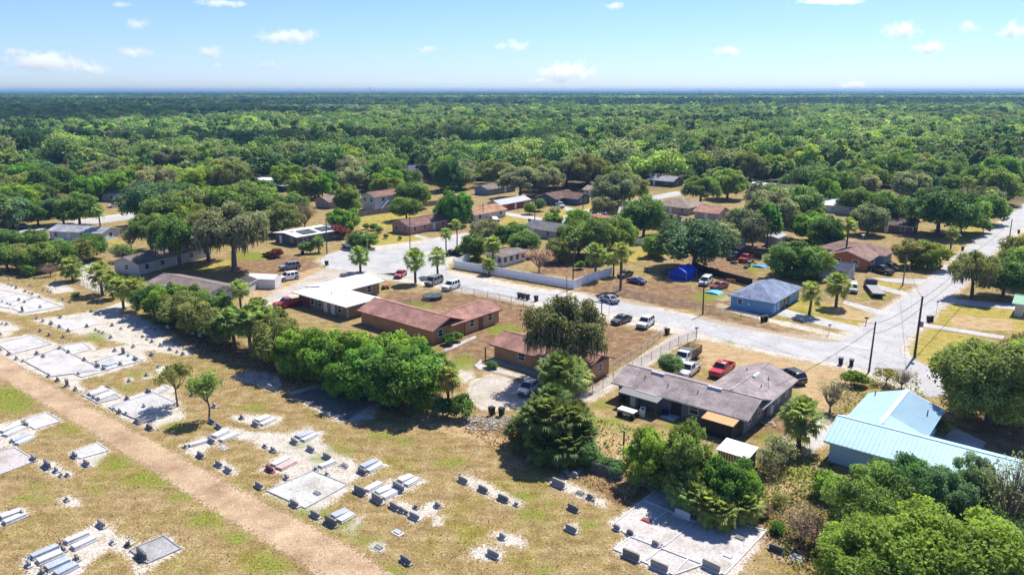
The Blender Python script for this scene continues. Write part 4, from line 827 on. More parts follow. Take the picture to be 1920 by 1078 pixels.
stones('at the hedge shade', zB, [(300, 578, 's'), (367, 608, 'm'), (281, 632, 's'), (570, 660, 'm'), (770, 640, 'm', PALE, 'pale grey headstone'), (1090, 715, 's', PALE, 'small pale headstone'), (1180, 745, 'm', PALE, 'pale grey headstone')])
stones('in the sandy row below the hedge', zB, [(455, 757, 's'), (510, 790, 's'), (575, 820, 'm'), (685, 868, 'm'), (800, 918, 'm'), (890, 950, 's'), (967, 978, 'm'), (1115, 893, 's')])
stones('behind the white inset plot', zB, [(105, 930, 'm'), (212, 968, 't'), (340, 882, 'm'), (365, 1045, 'w', (.25, .25, .25), 'light grey wide headstone'), (272, 998, 's'), (575, 985, 'w', (.33, .33, .33), 'pale blocky headstone')])
stones('along the kerb of the big white plot', zC, [(8, 248, 's'), (112, 305, 'm'), (212, 360, 'm'), (292, 390, 's'), (622, 580, 'm'), (732, 632, 'm'), (850, 700, 't'), (960, 748, 'm')])
stones('inside the big white plot', zC, [(467, 295, 'm'), (547, 330, 'm'), (755, 232, 'm'), (867, 280, 'm'), (1067, 377, 'm')])
stones('on the white slab plot with planters', zC, [(1237, 455, 'w'), (1312, 492, 'm'), (1522, 432, 'm'), (990, 555, 's')])
stones('on the paired white slabs by the track', zC, [(1132, 820, 's'), (1187, 852, 'm'), (1247, 882, 'm'), (1350, 725, 'f')])
stones('on the sloping gravel plot', zD, [(202, 768, 's'), (268, 802, 'm'), (337, 822, 's'), (541, 742, 'm'), (592, 575, 'w'), (352, 652, 'm')])
stones('at the track end of the gravel plot', zD, [(472, 912, 'w'), (602, 985, 'w', (.13, .12, .125), 'wide headstone topped by red flowers')])
stones('around the two sparse trees', zD, [(1300, 915, 'w'), (1378, 972, 'w'), (1082, 608, 'm'), (700, 293, 's'), (567, 385, 's'), (372, 450, 's'), (1332, 738, 'm')])
stones('on plots left of the track', zE, [(330, 258, 'w'), (430, 685, 'w'), (602, 775, 'b'), (712, 835, 'm'), (777, 893, 's'), (852, 893, 's'), (947, 650, 'w'), (1097, 750, 'w'), (152, 460, 's')])
stones('among the bottom-left raised slabs', zF, [(1017, 352, 'w'), (637, 600, 'm'), (292, 748, 'm'), (427, 832, 'm'), (772, 690, 'm'), (1127, 525, 's'), (1277, 555, 's', (.03, .028, .025), 'small black headstone'), (225, 240, 'm'), (668, 98, 's')])
stones('at the head of the grey gravel plot', zF, [(1420, 668, 'b', (.09, .095, .105), 'broad dark slanted headstone')])
stones('below the sparse trees', zG, [(832, 303, 'm'), (1006, 392, 'w'), (122, 668, 's'), (452, 600, 'w'), (312, 785, 'w'), (542, 900, 'w'), (660, 970, 'w'), (1122, 662, 's'), (1222, 712, 'm'), (602, 672, 'f', PALE, 'flat white grave marker'), (1400, 1062, 'm')])
stones('on the white and pink slab', zG, [(1187, 962, 'w', RED, 'red granite headstone')])
stones('around the square kerbed plot', zH, [(497, 165, 'w'), (662, 242, 'w'), (827, 318, 'w'), (711, 440, 's'), (825, 490, 's'), (997, 398, 'f'), (1181, 470, 'w'), (140, 612, 'w'), (497, 795, 'w'), (725, 680, 'f', (.2, .21, .2), 'grey bench-like grave marker'), (707, 908, 'w'), (866, 985, 'b'), (1160, 672, 'b')])
stones('right of the square plot', zI, [(525, 383, 'b'), (330, 490, 'b'), (487, 552, 'w'), (556, 584, 'm'), (600, 602, 's'), (671, 645, 'w'), (685, 552, 's'), (886, 538, 'm')])
stones('standing alone near the end of the track', zI, [(517, 778, 'f', PALE, 'flat white grave marker'), (342, 920, 'f'), (592, 1050, 'w', (.13, .14, .16), 'low wide slant marker')])
stones('on the open brown grass', zJ, [(217, 522, 'w'), (337, 576, 'w'), (457, 632, 'w'), (536, 662, 's'), (840, 465, 's'), (886, 490, 'm'), (787, 545, 'b'), (918, 593, 'f'), (976, 622, 'm'), (876, 690, 'w'), (863, 815, 'w'), (453, 858, 'm'), (397, 965, 'w'), (66, 670, 'm')])
stones('on the big divided plot', zK, [(197, 615, 'm'), (332, 668, 'm'), (342, 908, 'b'), (592, 778, 'm'), (630, 1018, 'b'), (1452, 708, 'f'), (1160, 1018, 'b'), (870, 488, 'b', (.5, .5, .5), 'wide white headstone'), (1330, 893, 'f', PALE, 'flat white grave marker'), (500, 528, 'f', RED, 'flat dark red grave marker')])
stones('in litter beyond the kerbed plot', zq, [(812, 935, 'w', (.05, .052, .055), 'low black grave marker'), (940, 975, 'f', (.3, .3, .32), 'flat pale grave marker')])
stones('in the shade of the big hedge trees', z1, [(180, 900, 'w'), (250, 932, 'w'), (335, 892, 'w'), (357, 972, 'w'), (405, 922, 'w')])

KERBN = [0]
def plot(label, px, mat, col, kerb=True, kcol=(.5, .49, .47), z=.05, lines=()):
    w = [Vector((p.x, p.y)) for p in (G(*q) for q in px)]; c = sum(w, Vector((0, 0))) / len(w)
    t = thing('grave_plot', label, 'grave plot', (c.x, c.y, 0)); w = [p - c for p in w]
    if sum(w[i].x * w[(i + 1) % len(w)].y - w[(i + 1) % len(w)].x * w[i].y for i in range(len(w))) < 0: w = w[::-1]
    z = z + .004 * (KERBN[0] % 4); KERBN[0] += 1
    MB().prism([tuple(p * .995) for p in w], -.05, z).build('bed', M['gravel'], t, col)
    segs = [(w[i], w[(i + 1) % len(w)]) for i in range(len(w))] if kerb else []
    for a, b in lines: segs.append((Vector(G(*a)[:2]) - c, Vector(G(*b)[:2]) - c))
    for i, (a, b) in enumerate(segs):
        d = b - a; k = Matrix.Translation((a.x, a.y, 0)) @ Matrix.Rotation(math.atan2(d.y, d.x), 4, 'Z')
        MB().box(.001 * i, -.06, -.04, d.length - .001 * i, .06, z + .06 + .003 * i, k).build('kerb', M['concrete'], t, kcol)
    return t
def slab(label, px, col=(.62, .62, .61), h=.3):
    w = [Vector((p.x, p.y)) for p in (G(*q) for q in px)]; c = sum(w, Vector((0, 0))) / len(w)
    d = (w[1] - w[0]); a = math.atan2(d.y, d.x); L_ = max(1.6, (d.length + (w[2] - w[3]).length) / 2); d2 = (w[3] - w[0]); nrm = Vector((-d.y, d.x)).normalized(); W_ = min(1.5, max(.7, abs(d2.dot(nrm))))
    t = thing('grave_slab', label, 'grave slab', (c.x, c.y, 0), a, 'raised grave slabs')
    MB().box(-L_ / 2 - .1, -W_ / 2 - .1, -.03, L_ / 2 + .1, W_ / 2 + .1, .1).build('plinth', M['concrete'], t, tuple(k * .8 for k in col))
    MB().prism([(-W_ / 2, .1), (W_ / 2, .1), (W_ / 2 - .02, h), (-W_ / 2 + .02, h)], -L_ / 2, L_ / 2, 'x').build('vault_top', M['concrete'], t, col)
W1, W2, GV = (.5, .5, .5), (.5, .495, .475), (.38, .37, .37)
plot('far-left white grave plot edged by a low kerb', [(23, 578), (44.5, 588), (117, 575), (68, 558)], 'concrete', W1)
plot('white grave plot cut by the left edge, top row', [(-30, 572), (18, 578), (62, 557), (-5, 543)], 'concrete', W1, True)
plot('long white strip grave plot in the middle left rows', [(97, 606), (128, 621), (186, 608), (165, 588)], 'concrete', W2, False)
plot('white grave plot at the left edge above the track', [(-5, 645), (24, 664), (96, 646), (60, 629)], 'concrete', W1)
plot('biggest white gravel grave plot with a dark kerb along the track', [(44.5, 677), (98, 706), (196, 694), (110, 653)], 'concrete', (.5, .485, .485), True, (.3, .3, .3))
plot('narrow pale grave plot right of the biggest white one', [(140, 702), (154, 708), (206, 694), (192, 689)], 'concrete', W2)
plot('white slab grave plot carrying two grey insets', [(172, 680), (197, 694), (268, 677), (238, 660)], 'concrete', W1, True, (.45, .45, .45))
plot('small white grave plot behind the biggest one', [(113, 648), (134, 666), (172, 655), (154, 642)], 'concrete', W2)
plot('kerbed grave plot holding two white slabs by the track', [(153, 740), (184, 756), (227, 746), (196, 727)], 'concrete', GV)
plot('sloping pale gravel grave plot beside the sparse olive tree', [(205, 764), (252, 785), (331, 757), (288, 737)], 'concrete', (.46, .45, .45), True, (.5, .5, .5), .12)
plot('white grave plot above the sloping gravel one', [(230, 751), (250, 750), (288, 738), (270, 735)], 'concrete', W1, False)
plot('narrow white grave plot behind the sparse olive tree', [(284, 735), (293, 740), (319, 729), (308, 723)], 'concrete', W1)
plot('white gravel grave plot left of the dirt track', [(40, 789), (66, 805), (115, 790), (88, 773)], 'concrete', W1)
plot('pinkish gravel grave plot at the left edge', [(-20, 852), (28, 839), (68, 864), (-5, 892)], 'concrete', (.46, .42, .42))
plot('white gravel grave plot with a headstone at each near corner', [(133, 849), (151, 860), (204, 845), (182, 830)], 'concrete', W1, True, (.55, .55, .53))
plot('grey speckled gravel grave plot at the bottom left', [(244, 1031), (277, 1056), (340, 1029), (307, 1005)], 'concrete', (.36, .36, .37), True, (.33, .33, .34))
plot('square white gravel grave plot in a low kerb beside the track', [(500, 920), (573, 953), (652, 909), (588, 883)], 'concrete', (.5, .5, .475), True, (.4, .4, .38))
plot('large kerbed grave plot divided in squares at the bottom', [(1149, 984), (1182, 1007), (1151, 1030), (1263, 1078), (1318, 1059), (1359, 1078), (1437, 996), (1324, 964), (1234, 917)], 'concrete', (.5, .475, .46), True, (.6, .59, .57), .05,
     [((1208, 939), (1304, 979)), ((1304, 979), (1240, 1029)), ((1182, 1007), (1318, 1059)), ((1212, 1051), (1240, 1029)), ((1264, 1076), (1291, 1048)), ((1250, 960), (1222, 981)), ((1304, 979), (1324, 965))])
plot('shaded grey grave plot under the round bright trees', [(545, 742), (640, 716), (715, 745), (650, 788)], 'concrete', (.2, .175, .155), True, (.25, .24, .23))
SL = [('left raised white slab cut off by the left edge', [(0, 970), (36, 957), (43, 960), (6, 976)]), ('right raised white slab of the pair at the left edge', [(8, 979), (44, 964), (50, 968), (10, 986)]),
      ('white raised slab with red flowers behind the leftmost grey stone', [(56, 1044), (105, 1023), (111, 1029), (64, 1049)]), ('white raised slab second in the bottom-left set', [(67, 1053), (112, 1034), (120, 1040), (77, 1059)]),
      ('upper white raised slab of the bottom-left set', [(120, 1017), (161, 999), (169, 1002.5), (129, 1021)]), ('upper right white raised slab of the bottom-left set', [(133, 1027), (172.5, 1008), (182, 1012.5), (141, 1032.5)]),
      ('bluish raised slab by the bottom-left flowers', [(82.5, 1064), (120, 1047.5), (137, 1053), (92, 1072)]), ('bluish raised slab cut by the bottom edge', [(97.5, 1077), (137, 1057), (150, 1062), (112, 1081)]),
      ('upper of two white slabs at the left edge by the track plot', [(0, 808), (32, 795), (40, 798), (4, 813)]), ('lower of two white slabs at the left edge by the track plot', [(6, 816), (40, 800), (49, 803), (12, 820)]),
      ('white slab with grey seam below the left gravel plot', [(22, 828), (50, 815), (56, 818), (27, 831)]), ('its neighbour slab below the left gravel plot', [(29, 832), (56, 819), (63, 822), (34, 836)]),
      ('left white slab in the twin-slab kerb by the track', [(164, 740), (196, 729), (203, 732), (172, 744)]), ('right white slab in the twin-slab kerb by the track', [(178, 747), (208, 735), (216, 740), (186, 752)]),
      ('white slab nearest the track below the sparse trees', [(354, 834), (386, 825), (391, 830), (357, 838)]), ('upper long white slab below the sparse trees', [(396, 818), (420, 806), (430, 810), (406, 822)]), ('lower long white slab below the sparse trees', [(410, 826), (440, 812), (448, 815), (418, 829)]),
      ('left white slab of the pair alone on the grass', [(477, 788), (499, 779), (508, 783), (487, 792)]), ('right white slab of the pair alone on the grass', [(487, 796), (510, 785), (518, 788), (492, 799)]),
      ('white slab behind the red granite headstone', [(508, 871), (535, 857), (545, 861), (516, 876)]), ('pinkish slab beside the red granite headstone', [(518, 878), (546, 863), (556, 867), (528, 883)]),
      ('left bluish slab at the top of the central sandy patch', [(555, 818), (580, 808), (588, 812), (562, 824)]), ('right white slab at the top of the central sandy patch', [(566, 825), (590, 813), (595, 816), (570, 830)]), ('single narrow white slab above the square plot', [(597, 875), (623, 864), (629, 866), (605, 879)]),
      ('left grey slab of the pair right of the square plot', [(674, 875), (699, 863), (706, 867), (685, 879)]), ('right white slab of the pair right of the square plot', [(688, 882), (709, 870), (717, 874), (692, 888)]),
      ('single white slab at the cluster behind a large headstone', [(684, 917), (707, 904), (719, 908), (690, 924)]), ('left white slab of the central large pair', [(703, 923), (730, 912), (738, 916), (712, 929)]), ('right white slab of the central large pair', [(714, 931), (740, 917), (751, 922), (722, 938)]),
      ('left white slab of the rightmost pair', [(748, 900), (767, 891), (775, 895), (755, 907)]), ('right white slab of the rightmost pair', [(758, 908), (778, 896), (788, 900), (764, 914)]),
      ('bluish slab below the square plot', [(623, 966), (645, 956), (653, 960), (630, 974)]), ('white slab below the square plot', [(632, 975), (656, 961), (666, 967), (640, 982)]), ('grey inset slab on the white plot with planters', [(196, 684), (207, 680), (214, 684), (203, 688)])]
for i, (lb, px) in enumerate(SL): slab(lb, px, (.4, .44, .5) if 'bluish' in lb or 'grey' in lb else ((.58, .4, .36) if 'pink' in lb else (.56, .56, .55)), .34 if i < 8 else .26)
def bouquet(label, px, col, z=.3, n=26, p=None):
    p = p if p is not None else G(*px); t = thing('flower_bouquet', label, 'flowers', p); r = random.Random(int(p.x * 9)); mb = MB(); lf = MB()
    for k in range(n):
        c = Vector((r.gauss(0, .15), r.gauss(0, .15), z + abs(r.gauss(.2, .1)))); s = .06
        a = Vector((r.uniform(-1, 1), r.uniform(-1, 1), r.uniform(-1, 1))).normalized() * s; b = a.orthogonal().normalized() * s
        (mb if k % 3 else lf).add([c - a, c + b, c + a, c - b], [(0, 1, 2, 3)])
    MB().lathe([(.1, 0), (.13, z * .9), (.1, z)], 8).build('vase', M['stone'], t, (.25, .25, .25)); mb.build('blossom', M['flower'], t, col); lf.build('leaves', M['leaf'], t, (.05, .12, .03))
for lb, px, c in (('red flowers on the wide headstone by the track', zD(598, 975), (.7, .03, .06)), ('crimson flowers on the bottom-left raised slabs', zF(620, 560), (.5, .02, .08)), ('orange flowers on the lowest bottom-left headstone', zF(440, 815), (.7, .2, .03)), ('white flowers by the leftmost grey stone at the bottom', zF(288, 700), (.7, .7, .68)),
                 ('yellow-white flowers at the pale rear headstone', zF(600, 540), (.7, .65, .3)), ('dark planter of flowers beside the white gravel plot', zE(320, 240), (.1, .12, .08)), ('red and white flowers on the red granite stone', zG(1150, 940), (.5, .04, .05)), ('white flowers beside the small black headstone', zF(1290, 530), (.7, .68, .55)),
                 ('white flowers in the tiny sandy patch on the slope', zD(370, 455), (.72, .72, .72)), ('pale flowers left of the first open-grass stone', zJ(195, 500), (.6, .6, .6)), ('dark green wreath on the planter plot', zC(1225, 430), (.05, .1, .05)), ('white flowers on the bench-like cluster', zG(420, 545), (.7, .7, .7))):
    bouquet(lb, px, c)
bc = [((.7, .7, .68), 'white'), ((.6, .05, .1), 'red'), ((.65, .45, .06), 'yellow'), ((.5, .15, .4), 'pink'), ((.1, .12, .45), 'blue')]
for i, t in enumerate([o for o in S.objects if o.get('category') == 'headstone'][3::9]):
    if len(t['label'].split()) > 12: continue
    q = bouquet(f"{bc[i % 5][1]} flowers beside the {t['label']}", None, bc[i % 5][0], .22, 18, t.location + U * .55 - V * .1)
# ------------------------------------------------------------------ vegetation
def unit(a): return a / np.maximum(np.linalg.norm(a, axis=-1, keepdims=True), 1e-9)
def cards(c, nrm, ln, wd, r, lv=None, fold=.25):
    n = len(c); t = unit(r.normal(size=(n, 3))); a = unit(np.cross(nrm, t)); b = np.cross(nrm, a)
    ln = np.broadcast_to(np.asarray(ln, float), (n,))[:, None]; wd = np.broadcast_to(np.asarray(wd, float), (n,))[:, None]
    v = np.stack([c - a * ln, c + b * wd + nrm * ln * fold, c + a * ln, c - b * wd + nrm * ln * fold], 1).reshape(-1, 3)
    q = np.arange(4 * n).reshape(n, 4); lv = r.random(n) if lv is None else lv
    return v, q, lv
def leafmesh(name, parts, mat):
    vs, qs, ls, o = [], [], [], 0
    for v, q, l in parts: vs.append(v); qs.append(q + o); ls.append(l); o += len(v)
    me = arr_mesh(name, np.vstack(vs), np.vstack(qs), mat); a = me.attributes.new('lv', 'FLOAT', 'FACE'); a.data.foreach_set('value', np.concatenate(ls).astype(np.float32)); return me
def lobes(r, n, Rr, z0, z1, flat=.6, spread=.68, lr=(.3, .46), cut=-.35):
    L_ = []; zc, hz = (z0 + z1) / 2, (z1 - z0) / 2
    for i in range(n):
        for _ in range(30):
            d = unit(r.normal(size=3)); d[2] = d[2] if d[2] > cut else -d[2] * .4
            k = spread * (r.random() ** .4); rad = Rr * r.uniform(*lr)
            c = np.array([d[0] * Rr * k, d[1] * Rr * k, zc + d[2] * hz * k])
            if all(np.linalg.norm(c - q) > .42 * (rad + s) for q, s in L_): break
        L_.append((c, rad))
    return L_
def crown(name, seed, Rr, z0, z1, nl, n, card, mat, flat=.62, spread=.72, lr=(.3, .46), sq=.75, cut=-.35):
    """leaf clumps spread over the outer parts of many overlapping lobes; each lobe and each twig has a tone of its own."""
    r = np.random.default_rng(seed); L_ = lobes(r, nl, Rr, z0, z1, flat, spread, lr, cut)
    w = np.array([s * s for _, s in L_]); pick = r.choice(len(L_), size=int(n * 1.7), p=w / w.sum())
    cs = np.array([c for c, _ in L_])[pick]; rs = np.array([s for _, s in L_])[pick]
    d = unit(r.normal(size=(len(pick), 3))); low = (d[:, 2] < -.25) & (r.random(len(pick)) < .5); d[low, 2] *= -1
    # twig clumps: quantise directions
    k = r.integers(0, 40, len(pick)); tw = unit(r.normal(size=(len(L_), 40, 3)))[pick, k]; d = unit(d * .42 + tw * .7)
    tr_ = r.uniform(.78, 1.28, (len(L_), 40))[pick, k]; rad = rs * tr_ * (1.04 - .45 * r.random(len(pick)) ** 1.6); p = cs + d * rad[:, None] * np.array([1, 1, sq]); keep = np.ones(len(p), bool)
    for c, s in L_: keep &= (np.linalg.norm((p - c) / np.array([1, 1, sq]), axis=1) > s * .55) | (r.random(len(p)) < .1)
    keep &= p[:, 2] > z0 * .8; p = p[keep][:n]; d = d[keep][:n]; pk = pick[keep][:n]; kk = k[keep][:n]
    nr = unit(d * .45 + np.array([0, 0, .6]) + r.normal(size=p.shape) * .55)
    lobe_t = r.random(len(L_)); tw_t = r.random((len(L_), 40)); lv = np.clip(.25 * r.random(len(p)) + .35 * lobe_t[pk] + .4 * tw_t[pk, kk], 0, 1)
    s = card * r.uniform(.6, 1.25, len(p))
    parts = [cards(p, nr, s, s * .55, r, lv)]
    return leafmesh(name, parts, mat), L_
def trunk_mesh(name, seed, H, rad, L_, nlimb=6, lean=.06, twigs=0):
    r = random.Random(seed); mb = MB(); top = Vector((r.uniform(-1, 1) * lean * H, r.uniform(-1, 1) * lean * H, H))
    mb.tube([(0, 0, -.2), (0, 0, .35), top * .5 + Vector((r.uniform(-.2, .2), 0, 0)), top], [rad * 1.6, rad * 1.05, rad * .85, rad * .6], 9)
    for c, s in sorted(L_, key=lambda q: -q[1])[:nlimb]:
        c = Vector(c); st = top * r.uniform(.75, 1.0); mid = (st + c) / 2 + Vector((0, 0, -.08 * (c - st).length)) + Vector((r.uniform(-.3, .3), r.uniform(-.3, .3), 0))
        mb.tube([st, mid, c], [rad * .55, rad * .35, rad * .12], 6)
        for _ in range(twigs):
            e = c + Vector((r.gauss(0, s * .6), r.gauss(0, s * .6), abs(r.gauss(0, s * .5)))); mb.tube([mid, (mid + e) / 2 + Vector((0, 0, .2)), e], [rad * .22, rad * .12, rad * .03], 4)
    return mb.mesh(name, M['bark'], 50)
def moss_mesh(seed, L_, n):
    r = np.random.default_rng(seed); vs = []; ls = []
    for i in range(n):
        c, s = L_[r.integers(len(L_))]; a = r.uniform(0, 2 * PI); k = s * r.uniform(.5, 1.0); x, y = c[0] + k * math.cos(a), c[1] + k * math.sin(a); z = c[2] - s * r.uniform(-.1, .6); l = r.uniform(.5, 1.9); w = r.uniform(.05, .16); b = r.uniform(0, PI); dx, dy = math.cos(b) * w, math.sin(b) * w
        vs += [(x - dx, y - dy, z), (x + dx, y + dy, z), (x + dx * .3, y + dy * .3, z - l), (x - dx * .3, y - dy * .3, z - l)]; ls.append(r.random())
    q = np.arange(len(vs)).reshape(-1, 4); return leafmesh('hanging_moss', [(np.array(vs), q, np.array(ls))], M['moss'])
def palm_mesh(seed, nf, fl, el=(-50, 80), seg=13, pet=.9):
    """fan fronds: a bent petiole and a folded fan of drooping leaflets."""
    r = np.random.default_rng(seed); vs, qs, ls = [], [], []
    for i in range(nf):
        az = i * 2.399 + r.uniform(-.3, .3); e = R(el[0] + (el[1] - el[0]) * ((i + .5) / nf) ** .8 + r.uniform(-8, 8)); d = np.array([math.cos(az) * math.cos(e), math.sin(az) * math.cos(e), math.sin(e)])
        side = np.array([-math.sin(az), math.cos(az), 0]); up = np.cross(d, side) * -1; up = up if up[2] > 0 else -up
        pf = pet * fl * r.uniform(.5, 1.0); P = d * pf; tone = r.random(); fsc = r.uniform(.72, 1.18); k = len(vs)
        vs += [side * .03, -side * .03, P - side * .02, P + side * .02]; qs.append((k, k + 1, k + 2, k + 3)); ls.append(.3)
        for j in range(seg):
            a = R(-78 + 156 * j / (seg - 1)); l = fl * fsc * (1.0 - .28 * abs(a) / R(80)) * r.uniform(.8, 1.12); dr = math.cos(a) * d + math.sin(a) * side; m = P + dr * l * .55 + up * .06 * l; tip = P + dr * l * .93 + np.array([0, 0, -.32 * l]); wv = np.cross(dr, up) * l * .1; k = len(vs)
            vs += [P, m + wv, tip, m - wv]; qs.append((k, k + 1, k + 2, k + 3)); ls.append(float(np.clip(.3 * r.random() + .55 * tone + .1, 0, 1)))
    return leafmesh('crown', [(np.array(vs), np.array(qs), np.array(ls))], M['leaf'])
def skirt_mesh(seed, n, l):
    r = np.random.default_rng(seed); vs, ls = [], []
    for i in range(n):
        a = r.uniform(0, 2 * PI); k = r.uniform(.2, .95); z = r.uniform(-.3, .1); w = .09; c = np.array([math.cos(a) * k, math.sin(a) * k, z]); s = np.array([-math.sin(a), math.cos(a), 0]) * w; e = np.array([math.cos(a) * k * 1.1, math.sin(a) * k * 1.1, z - l * r.uniform(.6, 1.1)])
        vs += [c * .4 + np.array([0, 0, .3]), c + s, e, c - s]; ls.append(r.random())
    return leafmesh('dead_fronds', [(np.array(vs), np.arange(len(vs)).reshape(-1, 4), np.array(ls))], M['moss'])

# prototypes: (crown mesh, trunk mesh, extras) at a nominal crown radius of 1 scale
PROTO = {}
def proto(kind, i):
    k = (kind, i)
    if k in PROTO: return PROTO[k]
    sd = hash_(kind) + i * 17; ex = []
    if kind == 'oak': c, L_ = crown('crown', sd, 6, .5, 9.5, 50, 14500, .3, M['leaf'], lr=(.18, .36), spread=.86, cut=-.55); t = trunk_mesh('trunk', sd, 4.2, .38, L_)
    elif kind == 'near': c, L_ = crown('crown', sd, 6, .1, 9.0, 66, 36000, .19, M['leaf'], lr=(.15, .3), spread=.86, cut=-.95); t = trunk_mesh('trunk', sd, 4.0, .32, L_, 9)
    elif kind == 'bright': c, L_ = crown('crown', sd, 5, .1, 8.6, 64, 17000, .23, M['leaf'], lr=(.13, .28), sq=.9, spread=.92, cut=-.9); t = trunk_mesh('trunk', sd, 3.4, .24, L_, 8)
    elif kind == 'moss': c, L_ = crown('crown', sd, 7, 2.0, 12.2, 60, 19000, .25, M['leaf'], lr=(.14, .28), spread=.92); t = trunk_mesh('trunk', sd, 5.4, .5, L_, 12); ex = [('hanging_moss', moss_mesh(sd, L_, 2600), (.17, .175, .13))]
    elif kind == 'sparse': c, L_ = crown('crown', sd, 2.7, 2.0, 6.4, 16, 2000, .17, M['leaf'], lr=(.22, .36), spread=.8); t = trunk_mesh('trunk', sd, 3.0, .13, L_, 12, .03, 2)
    elif kind == 'cypress': c, L_ = crown('crown', sd, 3, .6, 12, 20, 5200, .34, M['leaf'], lr=(.3, .5), spread=.6, sq=1.3); t = trunk_mesh('trunk', sd, 6, .2, L_, 4)
    elif kind == 'shrub': c, L_ = crown('crown', sd, 2, .15, 2.6, 12, 2600, .2, M['leaf'], lr=(.3, .48)); t = trunk_mesh('trunk', sd, .7, .07, L_, 6, .1)
    elif kind == 'ball': c, L_ = crown('crown', sd, 1.5, .0, 3.2, 9, 5200, .11, M['leaf'], lr=(.5, .62), spread=.45, sq=1.1); t = trunk_mesh('trunk', sd, 1.0, .08, L_, 3)
    elif kind == 'thin': c, L_ = crown('crown', sd, 2.4, .4, 4.0, 16, 1300, .16, M['leaf'], lr=(.22, .4), spread=.85); t = trunk_mesh('trunk', sd, 1.0, .08, L_, 14, .1, 5)
    elif kind == 'bare':
        r = np.random.default_rng(sd); L_ = lobes(r, 22, 3, 1.5, 6.2); c, _ = crown('crown', sd, 3, 1.2, 6.2, 18, 900, .13, M['leaf'], lr=(.25, .4), spread=.85); t = trunk_mesh('trunk', sd, 1.2, .16, L_, 22, .04, 6)
    elif kind == 'palm': c = palm_mesh(sd, 84, .86, (-55, 80), 9, 1.75); t = MB().tube([(0, 0, -5.2), (.08, .04, -2.5), (0, 0, .1)], [.22, .17, .19], 9).mesh('trunk', M['bark'], 50); ex = [('dead_fronds', skirt_mesh(sd, 60, .9), (.2, .15, .09))]
    elif kind == 'fanbush': c = palm_mesh(sd, 170, .98, (-55, 84), 9, 2.0); t = MB().tube([(0, 0, -1.6), (0, 0, .1)], [.26, .22], 8).mesh('trunk', M['bark'], 50); ex = [('dead_fronds', skirt_mesh(sd, 70, 1.2), (.19, .16, .1))]
    PROTO[k] = (c, t, ex); return PROTO[k]
def hash_(s): return sum(ord(ch) * (j + 3) for j, ch in enumerate(s)) % 9973
NV = {'oak': 5, 'near': 3, 'bright': 4, 'moss': 3, 'sparse': 2, 'cypress': 2, 'shrub': 4, 'ball': 2, 'thin': 3, 'bare': 3, 'palm': 3, 'fanbush': 3}
NR = {'oak': (6, 9.8), 'near': (6, 9.4), 'bright': (5, 8.9), 'moss': (7, 12.5), 'sparse': (2.7, 6.6), 'cypress': (3, 12.3), 'shrub': (2, 2.8), 'ball': (1.5, 3.3), 'thin': (2.4, 4.2), 'bare': (3, 6.5), 'palm': (2.3, 2.0), 'fanbush': (2.6, 2.2)}
TREES = []
TI = [0]
GREENS = {'dark': (0.136, 0.241, 0.085), 'mid': (0.167, 0.272, 0.075), 'bright': (0.192, 0.338, 0.056), 'lime': (0.232, 0.334, 0.058), 'olive': (0.241, 0.265, 0.094), 'grey': (0.261, 0.297, 0.177), 'blue': (0.145, 0.245, 0.133), 'red': (0.226, 0.076, 0.06), 'pink': (0.394, 0.276, 0.256), 'dry': (0.256, 0.198, 0.138), 'palm': (0.238, 0.319, 0.095), 'rust': (0.34, 0.148, 0.052), 'emerald': (0.117, 0.262, 0.054), 'sage': (0.22, 0.31, 0.1), 'moss': (0.16, 0.185, 0.09), 'clump': (0.13, 0.185, 0.055)}
def tree(kind, px, Rr, H, tone, label=None, world=None, name=None, cat=None, group=None, skirt=None):
    i = TI[0]; TI[0] += 1; p = world if world is not None else G(*px); c, t, ex = proto(kind, i % NV[kind]); r0, h0 = NR[kind]
    is_palm = kind in ('palm', 'fanbush'); low = kind in ('shrub', 'ball', 'thin')
    nm = name or ('palm_tree' if is_palm else 'shrub' if low else 'bare_tree' if kind == 'bare' else 'tree')
    o = thing(nm, label, cat or ('palm' if is_palm else 'shrub' if low else 'tree'), (p.x, p.y, 0), random.uniform(0, 6.28), group)
    s = Rr / r0; g = GREENS[tone]; j = random.uniform(.9, 1.1); g = (g[0] * random.uniform(.92, 1.1) * j, g[1] * j, g[2] * j); bk = (.14, .115, .09)
    if is_palm:
        hz = H - Rr * .45                                   # height of the growing point
        tr = obj('trunk', t, o, bk); tr.location = (0, 0, hz); tr.scale = (max(.8, s), max(.8, s), max(hz / (5.2 if kind == 'palm' else 1.6), .05) * 1.0)
        cr = obj('crown', c, o, g); cr.location = (0, 0, hz); cr.scale = (s, s, s)
        for n, m, cl in ex:
            e = obj(n, m, o, skirt or cl); e.location = (0, 0, hz); e.scale = (s * (1.5 if skirt else .8),) * 2 + (s * (2.0 if skirt else 1),)
    else:
        sz = H / h0; tr = obj('trunk', t, o, bk if kind != 'bare' else (.28, .22, .19)); tr.scale = (s, s, sz); cr = obj('crown', c, o, g); cr.scale = (s, s, sz)
        for n, m, cl in ex: e = obj(n, m, o, cl); e.scale = (s, s, sz)
    TREES.append((o, p, Rr, kind, tone, H)); return o

